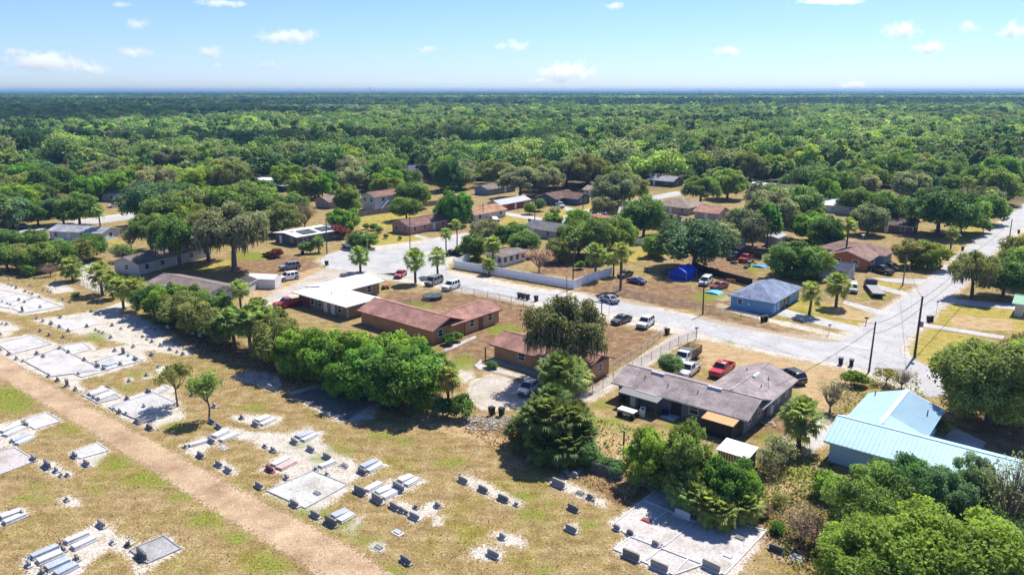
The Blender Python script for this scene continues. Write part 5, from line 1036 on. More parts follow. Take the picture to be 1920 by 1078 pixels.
HED = 'trees and palms of the cemetery hedge'
T = tree
T('fanbush', (137, 527), 3.0, 4.2, 'palm', 'fan palm bush by the cemetery side lane'); T('fanbush', (192, 552), 3.0, 5.6, 'palm', 'tall double fan palm at the far end of the hedge'); T('fanbush', (212, 560), 2.4, 4.4, 'palm', 'shorter fan palm leaning on the tall double one')
T('ball', (142, 556), .9, .9, 'dark', 'round dark green bush alone on the cemetery grass')
hedge = [('fanbush', 232, 578, 2.5, 4.2, 'palm'), ('fanbush', 258, 583, 2.4, 4.6, 'palm'), ('bright', 290, 592, 3.2, 5.0, 'mid'), ('bright', 318, 600, 3.4, 5.6, 'lime'), ('oak', 345, 612, 3.6, 5.2, 'olive'), ('bright', 360, 600, 3.2, 5.6, 'mid'), ('oak', 385, 628, 3.6, 5.4, 'olive'), ('bright', 402, 622, 3.6, 6.0, 'mid'), ('oak', 420, 645, 3.2, 4.8, 'olive'), ('fanbush', 440, 652, 2.6, 4.6, 'palm'), ('palm', 456, 622, 2.2, 7.0, 'palm'), ('fanbush', 470, 660, 2.7, 5.0, 'palm'), ('fanbush', 500, 668, 2.6, 5.4, 'palm'), ('fanbush', 488, 650, 2.4, 5.8, 'palm'), ('oak', 530, 690, 3.6, 6.4, 'olive'), ('bright', 525, 665, 3.0, 6.4, 'olive')]
for i, (k, x, y, a, h, tn) in enumerate(hedge): T(k, (x, y), a * 1.12, h * 1.22, tn, None, group=HED)
for lb, x, y, a, h, tn in (('bright green round tree at the left of the hedge row\'s big trees', 572, 705, 4.4, 7.4, 'bright'), ('bright green tree under the white roof\'s corner in the hedge row', 628, 716, 4.7, 8.0, 'bright'), ('bright green tree before the tan L-shaped house', 678, 722, 4.6, 8.0, 'bright'), ('dense emerald tree nearest the shaded plot', 712, 748, 4.8, 7.8, 'emerald'), ('big emerald tree at the right end of the hedge row', 768, 764, 5.2, 8.2, 'emerald'), ('bright tree tucked behind the big emerald tree', 745, 712, 4.6, 7.6, 'bright'), ('emerald tree overhanging the tan house corner', 790, 740, 4.0, 7.0, 'emerald'), ('lower bright tree between the round hedge trees', 655, 742, 3.2, 5.2, 'bright')): T('bright', (x, y), a, h, tn, lb)
T('palm', (842, 776), 2.4, 6.2, 'palm', 'fan palm with a rust-brown skirt of dead fronds', skirt=(.36, .15, .05)); T('shrub', (866, 784), 1.7, 3.2, 'mid', 'leafy shrub beside the rust-skirted palm'); T('shrub', (830, 782), 1.5, 2.6, 'dark', 'dark undergrowth at the foot of the rust-skirted palm')
T('sparse', (333, 762), 2.6, 6.6, 'olive', 'sparse olive tree with yellowing leaves in the cemetery'); T('sparse', (393, 787), 2.6, 6.6, 'mid', 'sparse greener tree standing on the cemetery grass')
T('moss', (1058, 712), 5.8, 12.8, 'moss', 'big oak draped in grey moss over the tan house')
T('fanbush', (1072, 762), 2.9, 5.6, 'palm', 'fan palm against the moss-draped oak'); T('fanbush', (1048, 800), 3.2, 8.4, 'clump', 'tallest fan palm of the clump at the cemetery edge'); T('fanbush', (1004, 842), 2.7, 5.2, 'clump', 'left fan palm of the clump at the cemetery edge'); T('fanbush', (1030, 858), 3.0, 6.2, 'clump', 'front fan palm of the clump at the cemetery edge'); T('fanbush', (1075, 852), 2.7, 5.4, 'clump', 'right fan palm of the clump at the cemetery edge'); T('fanbush', (1010, 850), 2.4, 4.2, 'clump', 'lowest fan palm of the clump at the cemetery edge')
for i, (x, y, h) in enumerate(((978, 836, 2.8), (1018, 868, 3.0), (1040, 872, 3.4), (1064, 870, 3.2), (1086, 858, 3.6), (1035, 835, 6.6), (1022, 820, 5.4))): T('fanbush', (x, y), 2.4, h, 'clump', f'{ORD[i]} low fan palm filling the foot of the clump at the cemetery edge', group='low palms of the clump')
T('ball', (1096, 872), 1.6, 3.2, 'dark', 'clipped dark bush right of the fan palm clump')
for i, (x, y) in enumerate(((1118, 876), (1136, 882), (1154, 889))): T('shrub', (x, y), 1.3, 1.5, 'dark', f'{ORD[i]} low dark bush from the left in the boundary hedge', group='low boundary hedge')
T('bright', (1212, 908), 2.6, 6.4, 'lime', 'lime green tree in the back yard of the grey house'); T('bright', (1285, 930), 2.9, 8.0, 'mid', 'tall dark green tree in front of the grey house'); T('bright', (1356, 955), 2.8, 6.0, 'emerald', 'dark green round tree behind the large kerbed plot'); T('bright', (1384, 962), 2.1, 5.0, 'bright', 'right-hand dark tree behind the large kerbed plot'); T('bright', (1245, 915), 2.0, 4.6, 'mid', 'small tree between the lime and the dark trees')
for i, (x, y, h) in enumerate(((1300, 968, 3.0), (1325, 982, 2.8), (1350, 990, 2.4), (1272, 950, 3.0), (1395, 978, 2.4))): T('fanbush', (x, y), 1.9, h, 'palm', f'{ORD[i]} low palmetto over the large kerbed plot', group='palmettos over the kerbed plot')
T('fanbush', (1497, 838), 2.9, 4.9, 'palm', 'fan palm at the corner of the grey house')
T('ball', (1256, 702), 2.0, 3.2, 'dark', 'rounded dark green cone bush beside the white pickup')
T('thin', (1440, 885), 1.9, 3.6, 'grey', 'leaning grey scrub beside the little shed'); T('thin', (1462, 868), 1.9, 3.8, 'grey', 'taller grey scrub beside the little shed'); T('bare', (1505, 1010), 2.6, 3.4, 'dry', 'tangle of bare grey-brown twigs near the bottom', name='bare_shrub', cat='shrub'); T('bare', (1530, 1025), 2.3, 3.0, 'dry', 'second tangle of bare twigs near the bottom', name='bare_shrub', cat='shrub'); T('shrub', (1458, 998), .8, 1.1, 'bright', 'small bright weed by the bare twigs'); T('thin', (1462, 950), 1.0, 1.5, 'olive', 'knee-high weed on the straw by the bare twigs'); T('shrub', (1425, 965), 1.3, 1.3, 'dry', 'dry palmetto tangle beside the kerbed plot')
T('bare', (1556, 772), 2.4, 4.8, 'grey', 'half-bare grey shrub above the turquoise roof'); T('shrub', (1602, 722), 1.9, 2.2, 'lime', 'yellow-green bush by the trash bins'); T('thin', (1660, 722), 1.9, 3.2, 'olive', 'thin bush behind the corner utility pole'); T('bare', (1690, 728), 2.0, 3.0, 'dry', 'bare bush behind the corner utility pole', name='bare_shrub', cat='shrub'); T('shrub', (1772, 812), 1.3, 1.9, 'olive', 'bush at the back corner of the turquoise house')
T('near', (1852, 792), 6.8, 11.6, 'sage', 'big grey-green spreading tree at the right edge'); T('near', (1930, 760), 5.5, 10, 'olive', 'tree cut by the right edge behind the turquoise house')
T('near', (1625, 1120), 5.0, 6.2, 'lime', 'left lime-green crown at the bottom edge'); T('near', (1770, 1150), 6.4, 9.2, 'lime', 'largest lime-green crown at the bottom edge'); T('near', (1690, 1200), 4.8, 6.4, 'lime', 'lowest lime-green crown at the bottom edge'); T('near', (1850, 1190), 4.2, 6.6, 'lime', 'right lime-green crown at the bottom edge')
T('near', (1622, 1012), 4.0, 7.4, 'mid', 'deep green tree left of the turquoise house front'); T('near', (1680, 990), 4.0, 7.6, 'dark', 'dark tree before the turquoise roof'); T('near', (1745, 995), 3.4, 7.0, 'blue', 'dark glossy tree before the turquoise roof'); T('near', (1810, 965), 2.6, 6.4, 'blue', 'dark crown reaching over the turquoise eave'); T('near', (1668, 1035), 3.2, 5.4, 'mid', 'lower green tree above the lime crowns'); T('shrub', (1556, 935), 1.9, 3.0, 'bright', 'green shrub at the left end of the turquoise house')
for i, (x, y) in enumerate(((1800, 1010), (1850, 985), (1880, 1040), (1920, 1020), (1905, 975))): T('thin', (x, y), 2.6, 4.0, 'sage', f'{ORD[i]} grey vine-tangled scrub bush by the dead tree', group='scrub by the dead tree')
T('bare', (1885, 1010), 3.0, 9.5, 'grey', 'gaunt dead tree wrapped in vines at the right')
# left and middle distance
for i, (x, y, a, h, tn) in enumerate(((15, 508, 4.6, 6.4, 'mid'), (48, 505, 4.2, 6.0, 'olive'), (82, 508, 4.4, 6.6, 'mid'), (112, 500, 4.4, 6.4, 'mid'), (150, 492, 4.0, 6.0, 'olive'), (175, 486, 3.4, 6.4, 'mid'), (10, 480, 4.5, 6.5, 'dark'), (60, 478, 4.5, 6.5, 'mid'))): T('oak', (x, y), a, h, tn, None, group='scrub thicket at the cemetery corner')
T('shrub', (55, 518), 1.9, 2.8, 'bright', 'bright green shrub at the foot of the thicket'); T('bare', (95, 518), 2.4, 2.8, 'dry', 'grey bare bush at the foot of the thicket', name='bare_shrub', cat='shrub'); T('bare', (78, 512), 2.4, 3.6, 'dry', 'bare twiggy bush in the thicket', name='bare_shrub', cat='shrub')
T('palm', (191, 449), 2.6, 8.8, 'palm', 'palm at the corner of the pale house'); T('bare', (246, 468), 3.4, 6.5, 'dry', 'bare grey tree beside the pale house')
T('thin', (232, 490), 3.0, 5.0, 'dark', 'dark shrub at the gable of the long whitewashed house')
T('moss', (338, 505), 6.8, 13, 'mid', 'mossy oak with a bare trunk by the long whitewashed house'); T('moss', (440, 509), 9.0, 16, 'grey', 'largest mossy oak with a forked trunk beside the parked cars'); T('moss', (392, 490), 6.5, 12.5, 'olive', 'mossy oak between the two tall ones'); T('moss', (285, 470), 5.5, 10, 'mid', 'mossy oak behind the long whitewashed house')
T('shrub', (519, 483), 1.8, 2.4, 'red', 'dark red bush by the grey car')
for i, (k, x, y, a, h, tn) in enumerate((('oak', 25, 428, 6.4, 9.5, 'blue'), ('oak', 72, 424, 5, 8, 'mid'), ('oak', 150, 424, 6.4, 10, 'mid'), ('oak', 120, 420, 5, 9, 'blue'), ('bright', 165, 378, 7, 10, 'bright'), ('oak', 205, 368, 8, 11, 'mid'), ('bright', 240, 372, 8, 11, 'bright'), ('bright', 280, 370, 6.5, 10, 'bright'), ('oak', 95, 372, 7, 10, 'mid'), ('oak', 45, 372, 7, 10, 'olive'), ('palm', 78, 392, 3.2, 8, 'palm'), ('palm', 12, 372, 3.2, 9, 'palm'), ('oak', 8, 395, 6, 9, 'mid'), ('oak', 320, 432, 8, 11, 'mid'), ('oak', 365, 425, 8, 12, 'olive'), ('bright', 405, 420, 8.5, 12, 'bright'), ('oak', 450, 425, 9, 13, 'mid'), ('oak', 495, 432, 7.5, 11, 'mid'), ('oak', 335, 400, 8, 11, 'dark'), ('bright', 380, 375, 9, 13, 'lime'), ('bright', 430, 365, 8.5, 13, 'bright'), ('oak', 480, 395, 8, 11, 'mid'), ('oak', 530, 440, 6, 9, 'olive'), ('bare', 572, 430, 5, 9, 'dry'), ('oak', 545, 420, 6, 10, 'dark'), ('bright', 570, 375, 7, 11, 'lime'), ('bright', 605, 372, 6.5, 10, 'bright'), ('bright', 540, 355, 7, 11, 'lime'), ('bright', 655, 400, 7.2, 13, 'mid'), ('bright', 642, 438, 5.2, 8, 'bright'), ('oak', 762, 414, 5, 8, 'mid'), ('palm', 500, 425, 3, 7, 'palm'), ('bright', 853, 424, 8.2, 15, 'emerald'), ('oak', 775, 392, 6.5, 10, 'mid'), ('oak', 725, 350, 9, 13, 'mid'), ('bright', 838, 340, 8, 12, 'lime'), ('oak', 872, 338, 7, 10, 'grey'), ('moss', 975, 372, 9, 12.5, 'grey'), ('moss', 1018, 368, 8.5, 12, 'grey'), ('moss', 1062, 352, 9, 13, 'grey'), ('moss', 1100, 345, 9, 13, 'grey'), ('oak', 930, 350, 8, 12, 'olive'), ('moss', 1154, 404, 8.4, 14.5, 'grey'), ('oak', 1180, 380, 7, 11, 'olive'), ('bright', 1082, 432, 5, 6.5, 'bright'), ('oak', 1065, 450, 4, 6, 'mid'), ('oak', 1115, 484, 7.4, 10.5, 'mid'), ('oak', 1150, 470, 6, 9, 'mid'), ('oak', 1085, 478, 4.5, 8, 'mid'), ('oak', 985, 480, 4, 6.5, 'dark'), ('oak', 960, 468, 5, 7.5, 'mid'), ('oak', 912, 458, 4.6, 7, 'grey'), ('bright', 892, 486, 3.8, 6.5, 'mid'), ('oak', 1048, 492, 3.6, 6, 'olive'), ('oak', 1206, 448, 6.4, 12, 'dark'), ('oak', 1238, 442, 5.5, 10, 'blue'), ('oak', 1300, 505, 8.6, 12, 'blue'), ('bright', 1232, 482, 3.8, 6, 'bright'), ('oak', 1345, 470, 6, 8, 'grey'), ('bare', 1410, 468, 6, 11, 'grey'), ('oak', 1395, 462, 6, 11, 'grey'), ('cypress', 1438, 466, 3.6, 13.5, 'emerald'), ('oak', 1500, 424, 7.5, 12, 'dark'), ('oak', 1465, 412, 7, 11, 'mid'), ('bright', 1522, 452, 6, 8, 'bright'), ('bright', 1488, 520, 6.6, 8.4, 'mid'), ('bright', 1522, 520, 4.4, 7, 'lime'), ('oak', 1545, 470, 5, 9, 'dark'), ('oak', 1626, 440, 7.5, 12, 'grey'), ('oak', 1660, 425, 7, 11, 'mid'), ('palm', 1584, 490, 2.8, 10, 'palm'), ('oak', 1758, 440, 9.2, 14, 'dark'), ('oak', 1800, 436, 7, 11, 'mid'), ('bright', 1710, 500, 5, 7, 'olive'), ('bright', 1738, 503, 4.6, 6.5, 'lime'), ('shrub', 1843, 436, 2.6, 4, 'bright'), ('palm', 1781, 472, 2.4, 6, 'palm'), ('moss', 1822, 557, 5.0, 9.6, 'olive'), ('oak', 1880, 556, 5.2, 8, 'mid'), ('oak', 1922, 535, 6, 9, 'mid'), ('oak', 1925, 500, 5.5, 8, 'olive'), ('bright', 1912, 478, 3, 4.5, 'lime'), ('oak', 1850, 420, 5.5, 9, 'mid'), ('palm', 1852, 405, 2.6, 8, 'palm'), ('oak', 1600, 400, 8, 12, 'mid'), ('bright', 1590, 372, 4, 11, 'olive'), ('bright', 1545, 385, 5, 10, 'bright'))): T(k, (x, y), a, h, tn)
T('shrub', (632, 448), 3.2, 3.8, 'red', 'rusty red bush beside the solar panels'); T('bright', (681, 466), 4.2, 4.6, 'mid', 'spreading round shrub in front of the pink house lawn'); T('bare', (1011, 511), 4.2, 6.6, 'pink', 'leafless pinkish tree inside the white fence')
for i, (x, y, s) in enumerate(((687, 430, 1.2), (701, 432, 1.4), (711, 437, 1.3), (724, 447, .9), (750, 450, .7))): T('ball', (x, y), s, s * 1.6, 'mid', f'{ORD[i]} clipped bush from the left on the pink house lawn', group='clipped bushes on the lawn')
T('ball', (993, 402), 2.2, 4.2, 'mid', 'pointed clipped bush by the brick house drive'); T('ball', (1010, 396), 2.6, 4.4, 'dark', 'round dark bush by the slate house'); T('bright', (1035, 432), 3.2, 5.6, 'bright', 'bright small tree beside the tall pole on the curve'); T('shrub', (1040, 405), 2.4, 3.4, 'grey', 'greyish bush on the slate house lawn')
T('fanbush', (676, 511), 2.9, 5.0, 'palm', 'fan palm at the rim of the dead-end street'); T('fanbush', (779, 531), 2.9, 6.4, 'palm', 'shaggy palm by the red car'); T('palm', (821, 517), 2.9, 5.6, 'palm', 'palm behind the grey van'); T('palm', (1517, 591), 3.0, 5.6, 'palm', 'left palm on the blue house lawn'); T('fanbush', (1567, 576), 3.0, 5.6, 'palm', 'right palm on the blue house lawn'); T('fanbush', (924, 503), 2.6, 6.6, 'palm', 'palm rising behind the white fence'); T('fanbush', (917, 515), 2.0, 3.2, 'palm', 'low palmetto outside the white fence')
T('fanbush', (1116, 524), 3.0, 7.0, 'palm', 'palm at the right end of the white fence'); T('palm', (1163, 544), 2.9, 9.4, 'palm', 'tall palm beside the dark blue coupe'); T('palm', (1150, 518), 2.4, 5.0, 'palm', 'palm behind the tall one by the junk yard'); T('shrub', (1088, 505), 1.4, 2.0, 'bright', 'small bright bush inside the white fence')
T('palm', (837, 479), 2.2, 6.5, 'palm', 'slim tree on the verge of the back street'); T('palm', (857, 468), 2.0, 7.5, 'palm', 'second slim tree on the verge of the back street'); T('shrub', (870, 478), 2.2, 2.6, 'bright', 'bush by the car behind the white fence')
T('shrub', (843, 646), 1.2, 1.9, 'emerald', 'left leafy bush at the tan L-shaped house gable'); T('shrub', (856, 640), 1.1, 1.7, 'emerald', 'right leafy bush at the tan L-shaped house gable'); T('shrub', (922, 690), 1.1, 1.1, 'dark', 'dark bush on the porch corner of the tan house'); T('shrub', (905, 612), .7, 1.3, 'mid', 'small bush by the wall of the tan L-shaped house'); T('fanbush', (598, 474), 2.0, 3.6, 'palm', 'palmetto at the foot of the pole by the solar panels'); T('shrub', (575, 476), 2.0, 3.2, 'dark', 'dark shrub before the house with solar panels'); T('shrub', (700, 452), 1.8, 2.2, 'mid', 'bush shading the white pickup on the lawn')
# more trees fill the blocks behind the houses
rr = random.Random(11); ROADB = [(p, np.array(p).min(0) - 6, np.array(p).max(0) + 6) for p in ROADPOLYS]
LAWNP = [polyw(px) for px, _ in LAWN] + [polyw(px) for px, _ in BROWN[:4]]
def free(p, rad):
    for q, lo, hi in ROADB:
        if lo[0] < p.x < hi[0] and lo[1] < p.y < hi[1] and pt_seg_dist(np.array([p.x]), np.array([p.y]), q)[0] < rad * .7 + .5: return False
    for q in LAWNP:
        if pt_seg_dist(np.array([p.x]), np.array([p.y]), q)[0] < rad * .5: return False
    for c, hr, _ in HOUSES:
        d = p - c
        if d.length < hr + rad * .7: return False
        back = Vector((c.x, c.y)).normalized(); f = -(d.x * back.x + d.y * back.y); sd_ = abs(d.x * back.y - d.y * back.x)
        if 0 < f < 42 and sd_ < hr + rad * .8: return False        # keep the view of the house's front
    for o, q, r2, k, tn, h in TREES:
        if (p - q).length < (rad + r2) * .52: return False
    return True
nfill = 0; tries = 0
while nfill < 140 and tries < 12000:
    tries += 1; y = rr.uniform(200, 372); x = rr.uniform(-.78, .78) * y
    if y < 250 and -85 < x < 10: continue
    p = Vector((x, y, 0)); k = rr.choices(['oak', 'oak', 'bright', 'moss', 'palm', 'cypress'], [4, 3, 3, 2, .5, .2])[0]; a = rr.uniform(4.5, 8.5) if k != 'palm' else 2.8
    if k == 'cypress': a = 3
    if not free(p, a): continue
    tn = rr.choices(['mid', 'olive', 'grey', 'bright', 'lime', 'dark', 'blue'], [4, 3, 3, 2, 1.2, 2, 1.5])[0] if k not in ('palm',) else 'palm'
    T(k, None, a, NR[k][1] * a / NR[k][0] * rr.uniform(.85, 1.1) if k not in ('palm', 'cypress') else rr.uniform(8, 12), tn, None, world=p); nfill += 1
# trees right in front of a house stand lower, so that its roof shows
for o, p, a, k, tn, h in TREES:
    if 'label' in o or o.get('group') or k not in ('oak', 'bright', 'moss') or p.y < 180: continue
    for c, hr, _ in HOUSES:
        b = Vector((c.x, c.y)).normalized(); d = p - c; f = -(d.x * b.x + d.y * b.y)
        if 2 < f < 26 and abs(d.x * b.y - d.y * b.x) < hr * .9:
            for q in o.children: q.scale = Vector(q.scale) * .74
            break
# names for the trees that have none yet
TONE = {'dark': 'dark green', 'mid': 'green', 'bright': 'bright green', 'lime': 'yellow-green', 'olive': 'olive green', 'grey': 'grey-green', 'sage': 'sage green', 'moss': 'dark olive', 'clump': 'green', 'blue': 'bluish dark green', 'palm': 'green', 'emerald': 'deep emerald', 'dry': 'brown', 'red': 'red', 'pink': 'pinkish'}
KW = {'oak': 'spreading tree', 'near': 'spreading tree', 'bright': 'round-crowned tree', 'moss': 'moss-hung oak', 'palm': 'fan palm', 'fanbush': 'fan palm', 'cypress': 'tall narrow tree', 'bare': 'leafless tree', 'shrub': 'shrub', 'thin': 'thin shrub', 'ball': 'bush', 'sparse': 'sparse tree'}
todo = {}
for o, p, a, k, tn, h in TREES:
    if 'label' in o: continue
    if o.get('group') == HED: base = f'{TONE[tn]} {KW[k]} in the hedge below the whitewashed houses'
    elif o.get('group'): base = f'{TONE[tn]} {KW[k]} in the thicket at the cemetery corner'
    else:
        c, hr, ph = min(HOUSES, key=lambda q: (q[0] - p).length); d = p - c; f = d.normalized().dot(Vector((c.x, c.y, 0)).normalized()); s = d.x * c.y - d.y * c.x
        dist = d.length; rel = ('beyond' if f > .6 else 'in front of' if f < -.6 else ('right of' if s > 0 else 'left of')); rel = ('close ' if dist < 22 and rel not in ('in front of',) else '' if dist < 45 else 'well ') + rel
        base = f'{TONE[tn]} {KW[k]} {rel} {ph}'
        o['group'] = 'trees among the houses'
    todo.setdefault(base, []).append((p.x / p.y, o, h))
for base, lst in todo.items():
    lst.sort(key=lambda q: q[0])
    for j, (_, o, h) in enumerate(lst):
        o['label'] = base if len(lst) == 1 else (f'{"left" if j == 0 else "right"} {base}' if len(lst) == 2 else f'{ORD[j]} from the left, {base}')

# ground cover: dry tufts on the cemetery grass, weeds and litter under the hedge and in the scrub
def inside(x, y, px, margin=0): return pt_seg_dist(x, y, polyw(px)) < margin
def tufts(name, label, polys, n, size, col, skip=True, rise=.5):
    vs, ls = [], []; r = np.random.default_rng(len(name) + n)
    for px, share in polys:
        w = np.array(polyw(px)); lo, hi = w.min(0), w.max(0); k = int(n * share * 4); x = r.uniform(lo[0], hi[0], k); y = r.uniform(lo[1], hi[1], k); ok = pt_seg_dist(x, y, w.tolist()) < 0
        x, y = x[ok], y[ok]; ok = np.ones(len(x), bool)
        if skip:
            for q, soft in SAND:
                ok &= pt_seg_dist(x, y, polyw(q)) > -.3
            for q in ROADPOLYS: ok &= pt_seg_dist(x, y, q) > .3
        x, y = x[ok][:int(n * share)], y[ok][:int(n * share)]; m_ = len(x); s_ = size * r.uniform(.5, 1.5, m_); cl = r.random(m_)
        c = np.stack([x, y, s_ * rise * r.uniform(.1, 1, m_)], 1); nr = unit(r.normal(size=(m_, 3)) + np.array([0, 0, .8])); vs.append(cards(c, nr, s_, s_ * .45, r, cl))
    return tag(obj(name, leafmesh(name, vs, M['leaf']), None, col), label, None, None, 'stuff')
CEM = [(-60, 520), (120, 540), (300, 610), (560, 710), (840, 800), (1000, 850), (1200, 920), (1500, 1080), (1500, 1120), (-60, 1120)]
tufts('dry_grass', 'straw-coloured grass tufts over the cemetery ground', [(CEM, 1.0)], 26000, .085, (.46, .35, .18)); tufts('green_grass', 'green grass tufts scattered over the cemetery ground', [(CEM, 1.0)], 8000, .09, (.26, .29, .06))
tufts('undergrowth', 'weeds and seedlings under the hedge and in the scrub', [([(300, 585), (450, 640), (600, 700), (720, 740), (840, 780), (830, 795), (640, 745), (420, 672), (300, 610)], .2), ([(1440, 940), (1560, 900), (1640, 960), (1920, 960), (1920, 1090), (1500, 1090), (1430, 990)], .4), ([(1390, 890), (1440, 850), (1560, 860), (1580, 930), (1440, 960)], .15), ([(1090, 780), (1340, 830), (1340, 900), (1200, 900), (1100, 860)], .1), ([(1560, 720), (1720, 700), (1740, 760), (1560, 790)], .08), ([(0, 500), (200, 480), (240, 510), (100, 545), (0, 525)], .07)], 13000, .17, (.2, .23, .08), False, 1.1)
tufts('leaf_litter', 'brown leaf litter and twigs below the hedge and in the scrub', [([(280, 590), (450, 645), (600, 705), (720, 745), (860, 790), (840, 815), (640, 770), (420, 690), (290, 625)], .45), ([(1380, 950), (1560, 960), (1920, 1000), (1920, 1090), (1480, 1090)], .3), ([(870, 775), (1100, 850), (1240, 915), (1180, 945), (1000, 870), (870, 810)], .25)], 14000, .12, (.26, .17, .11), False, .5)
# far wood: thousands of crowns nobody could count, one object
lowpoly = []
for i in range(7):
    me, _ = crown('crown', 300 + i, (6.2, 5.2, 7.2, 6.0, 3.6, 4.6, 8.2)[i], 1.0, (10.5, 12.5, 9.5, 11, 13.5, 8.5, 11.5)[i], (22, 18, 30, 14, 16, 14, 36)[i], (1500, 1300, 1700, 1100, 1000, 1000, 1900)[i], .62, M['forest'], lr=(.2, .4), spread=.84); lowpoly.append(me)
def grove(seed):
    r = np.random.default_rng(seed); parts = []; o = 0; vs, qs, ls = [], [], []
    for k in range(9):
        me, _ = crown('x', seed * 50 + k, 6.5 * r.uniform(.8, 1.2), 2, 10.5 * r.uniform(.85, 1.2), 7, 150, 1.9, None, lr=(.4, .56)); n = len(me.vertices); v = np.empty(n * 3, np.float32); me.vertices.foreach_get('co', v); v = v.reshape(-1, 3) + np.array([(k % 3 - 1) * 11 + r.uniform(-3, 3), (k // 3 - 1) * 11 + r.uniform(-3, 3), 0]); l = np.empty(len(me.polygons), np.float32); me.attributes['lv'].data.foreach_get('value', l); vs.append(v); qs.append(np.arange(n).reshape(-1, 4) + o); ls.append(np.clip(l * .6 + r.uniform(0, .4), 0, 1)); o += n; bpy.data.meshes.remove(me)
    me = arr_mesh('grove', np.vstack(vs), np.vstack(qs), M['forest']); a = me.attributes.new('lv', 'FLOAT', 'FACE'); a.data.foreach_set('value', np.concatenate(ls)); return me
groves = [grove(5 + i) for i in range(3)]
def scatter(name, label, pts, scl, rot, idx, protos):
    me = bpy.data.meshes.new(name); me.vertices.add(len(pts)); me.vertices.foreach_set('co', pts.astype(np.float32).ravel())
    for nm, ty, arr in (('scl', 'FLOAT_VECTOR', scl.astype(np.float32)), ('rot', 'FLOAT', rot.astype(np.float32)), ('idx', 'INT', idx.astype(np.int32))): me.attributes.new(nm, ty, 'POINT').data.foreach_set('vector' if ty == 'FLOAT_VECTOR' else 'value', np.ascontiguousarray(arr).ravel())
    ng = bpy.data.node_groups.new(name, 'GeometryNodeTree'); ng.interface.new_socket('Geometry', in_out='INPUT', socket_type='NodeSocketGeometry'); ng.interface.new_socket('Geometry', in_out='OUTPUT', socket_type='NodeSocketGeometry')
    N, L = ng.nodes, ng.links; gi, go = N.new('NodeGroupInput'), N.new('NodeGroupOutput'); jn = N.new('GeometryNodeJoinGeometry')
    for p in reversed(protos):
        oi = N.new('GeometryNodeObjectInfo'); oi.inputs['Object'].default_value = p; oi.inputs['As Instance'].default_value = True; L.new(oi.outputs['Geometry'], jn.inputs[0])
    ip = N.new('GeometryNodeInstanceOnPoints'); ip.inputs['Pick Instance'].default_value = True; L.new(gi.outputs[0], ip.inputs['Points']); L.new(jn.outputs[0], ip.inputs['Instance'])
    def at(nm, ty):
        a = N.new('GeometryNodeInputNamedAttribute'); a.data_type = ty; a.inputs[0].default_value = nm; return next(q for q in a.outputs if q.enabled and q.name == 'Attribute')
    cx = N.new('ShaderNodeCombineXYZ'); L.new(at('rot', 'FLOAT'), cx.inputs[2]); L.new(cx.outputs[0], ip.inputs['Rotation']); L.new(at('idx', 'INT'), ip.inputs['Instance Index']); L.new(at('scl', 'FLOAT_VECTOR'), ip.inputs['Scale']); L.new(ip.outputs[0], go.inputs[0])
    o = obj(name, me); md = o.modifiers.new('scatter', 'NODES'); md.node_group = ng; return tag(o, label, None, None, 'stuff')
def fan(d0, d1, area, hw=.86):
    n = int(hw * 2 * .5 * (d1 * d1 - d0 * d0) / area); y = np.sqrt(rng.uniform(d0 * d0, d1 * d1, n)); x = rng.uniform(-hw, hw, n) * y; return np.stack([x, y, np.zeros(n)], 1)
def unlinked(me, nm): return bpy.data.objects.new(nm, me)
def vscl(n, a, b):
    w = rng.uniform(a, b, n); return np.stack([w, w, np.clip(w * rng.uniform(.7, 1.35, n), .5, 1.5)], 1)
lp = [unlinked(m, 'wood_crown') for m in lowpoly]; gp = [unlinked(m, 'wood_grove') for m in groves]
pts = fan(318, 1350, 62)
keep = np.ones(len(pts), bool)
for q in ROADPOLYS[:2]: keep &= pt_seg_dist(pts[:, 0], pts[:, 1], q) > 4
for c, hr, ph in HOUSES:
    d = pts - np.array(c); keep &= np.hypot(d[:, 0], d[:, 1]) > hr + 3
    bx, by = c.x / math.hypot(c.x, c.y), c.y / math.hypot(c.x, c.y); f = -(d[:, 0] * bx + d[:, 1] * by); sd_ = np.abs(d[:, 0] * by - d[:, 1] * bx); keep &= ~((f > 0) & (f < 45) & (sd_ < hr * .9 + 2))
for o, p, a, k, tn, h in TREES: keep &= np.hypot(pts[:, 0] - p.x, pts[:, 1] - p.y) > a * .8
keep &= ~((pts[:, 1] < 360) & (rng.random(len(pts)) < (360 - pts[:, 1]) / 110)); pts = pts[keep]; n = len(pts)
scatter('near_wood', 'broad wood of mixed green crowns beyond the last houses', pts, vscl(n, .55, 1.35), rng.uniform(0, 6.28, n), rng.integers(0, 7, n), lp)
pts = fan(1330, 9000, 1150, .82); n = len(pts); far_s = 1 + np.clip((pts[:, 1] - 4000) / 5000, 0, 1) * .3
scatter('far_wood', 'endless flat dark wood running to the horizon', pts, vscl(n, .8, 1.25) * far_s[:, None], rng.uniform(0, 6.28, n), rng.integers(0, 3, n), gp)
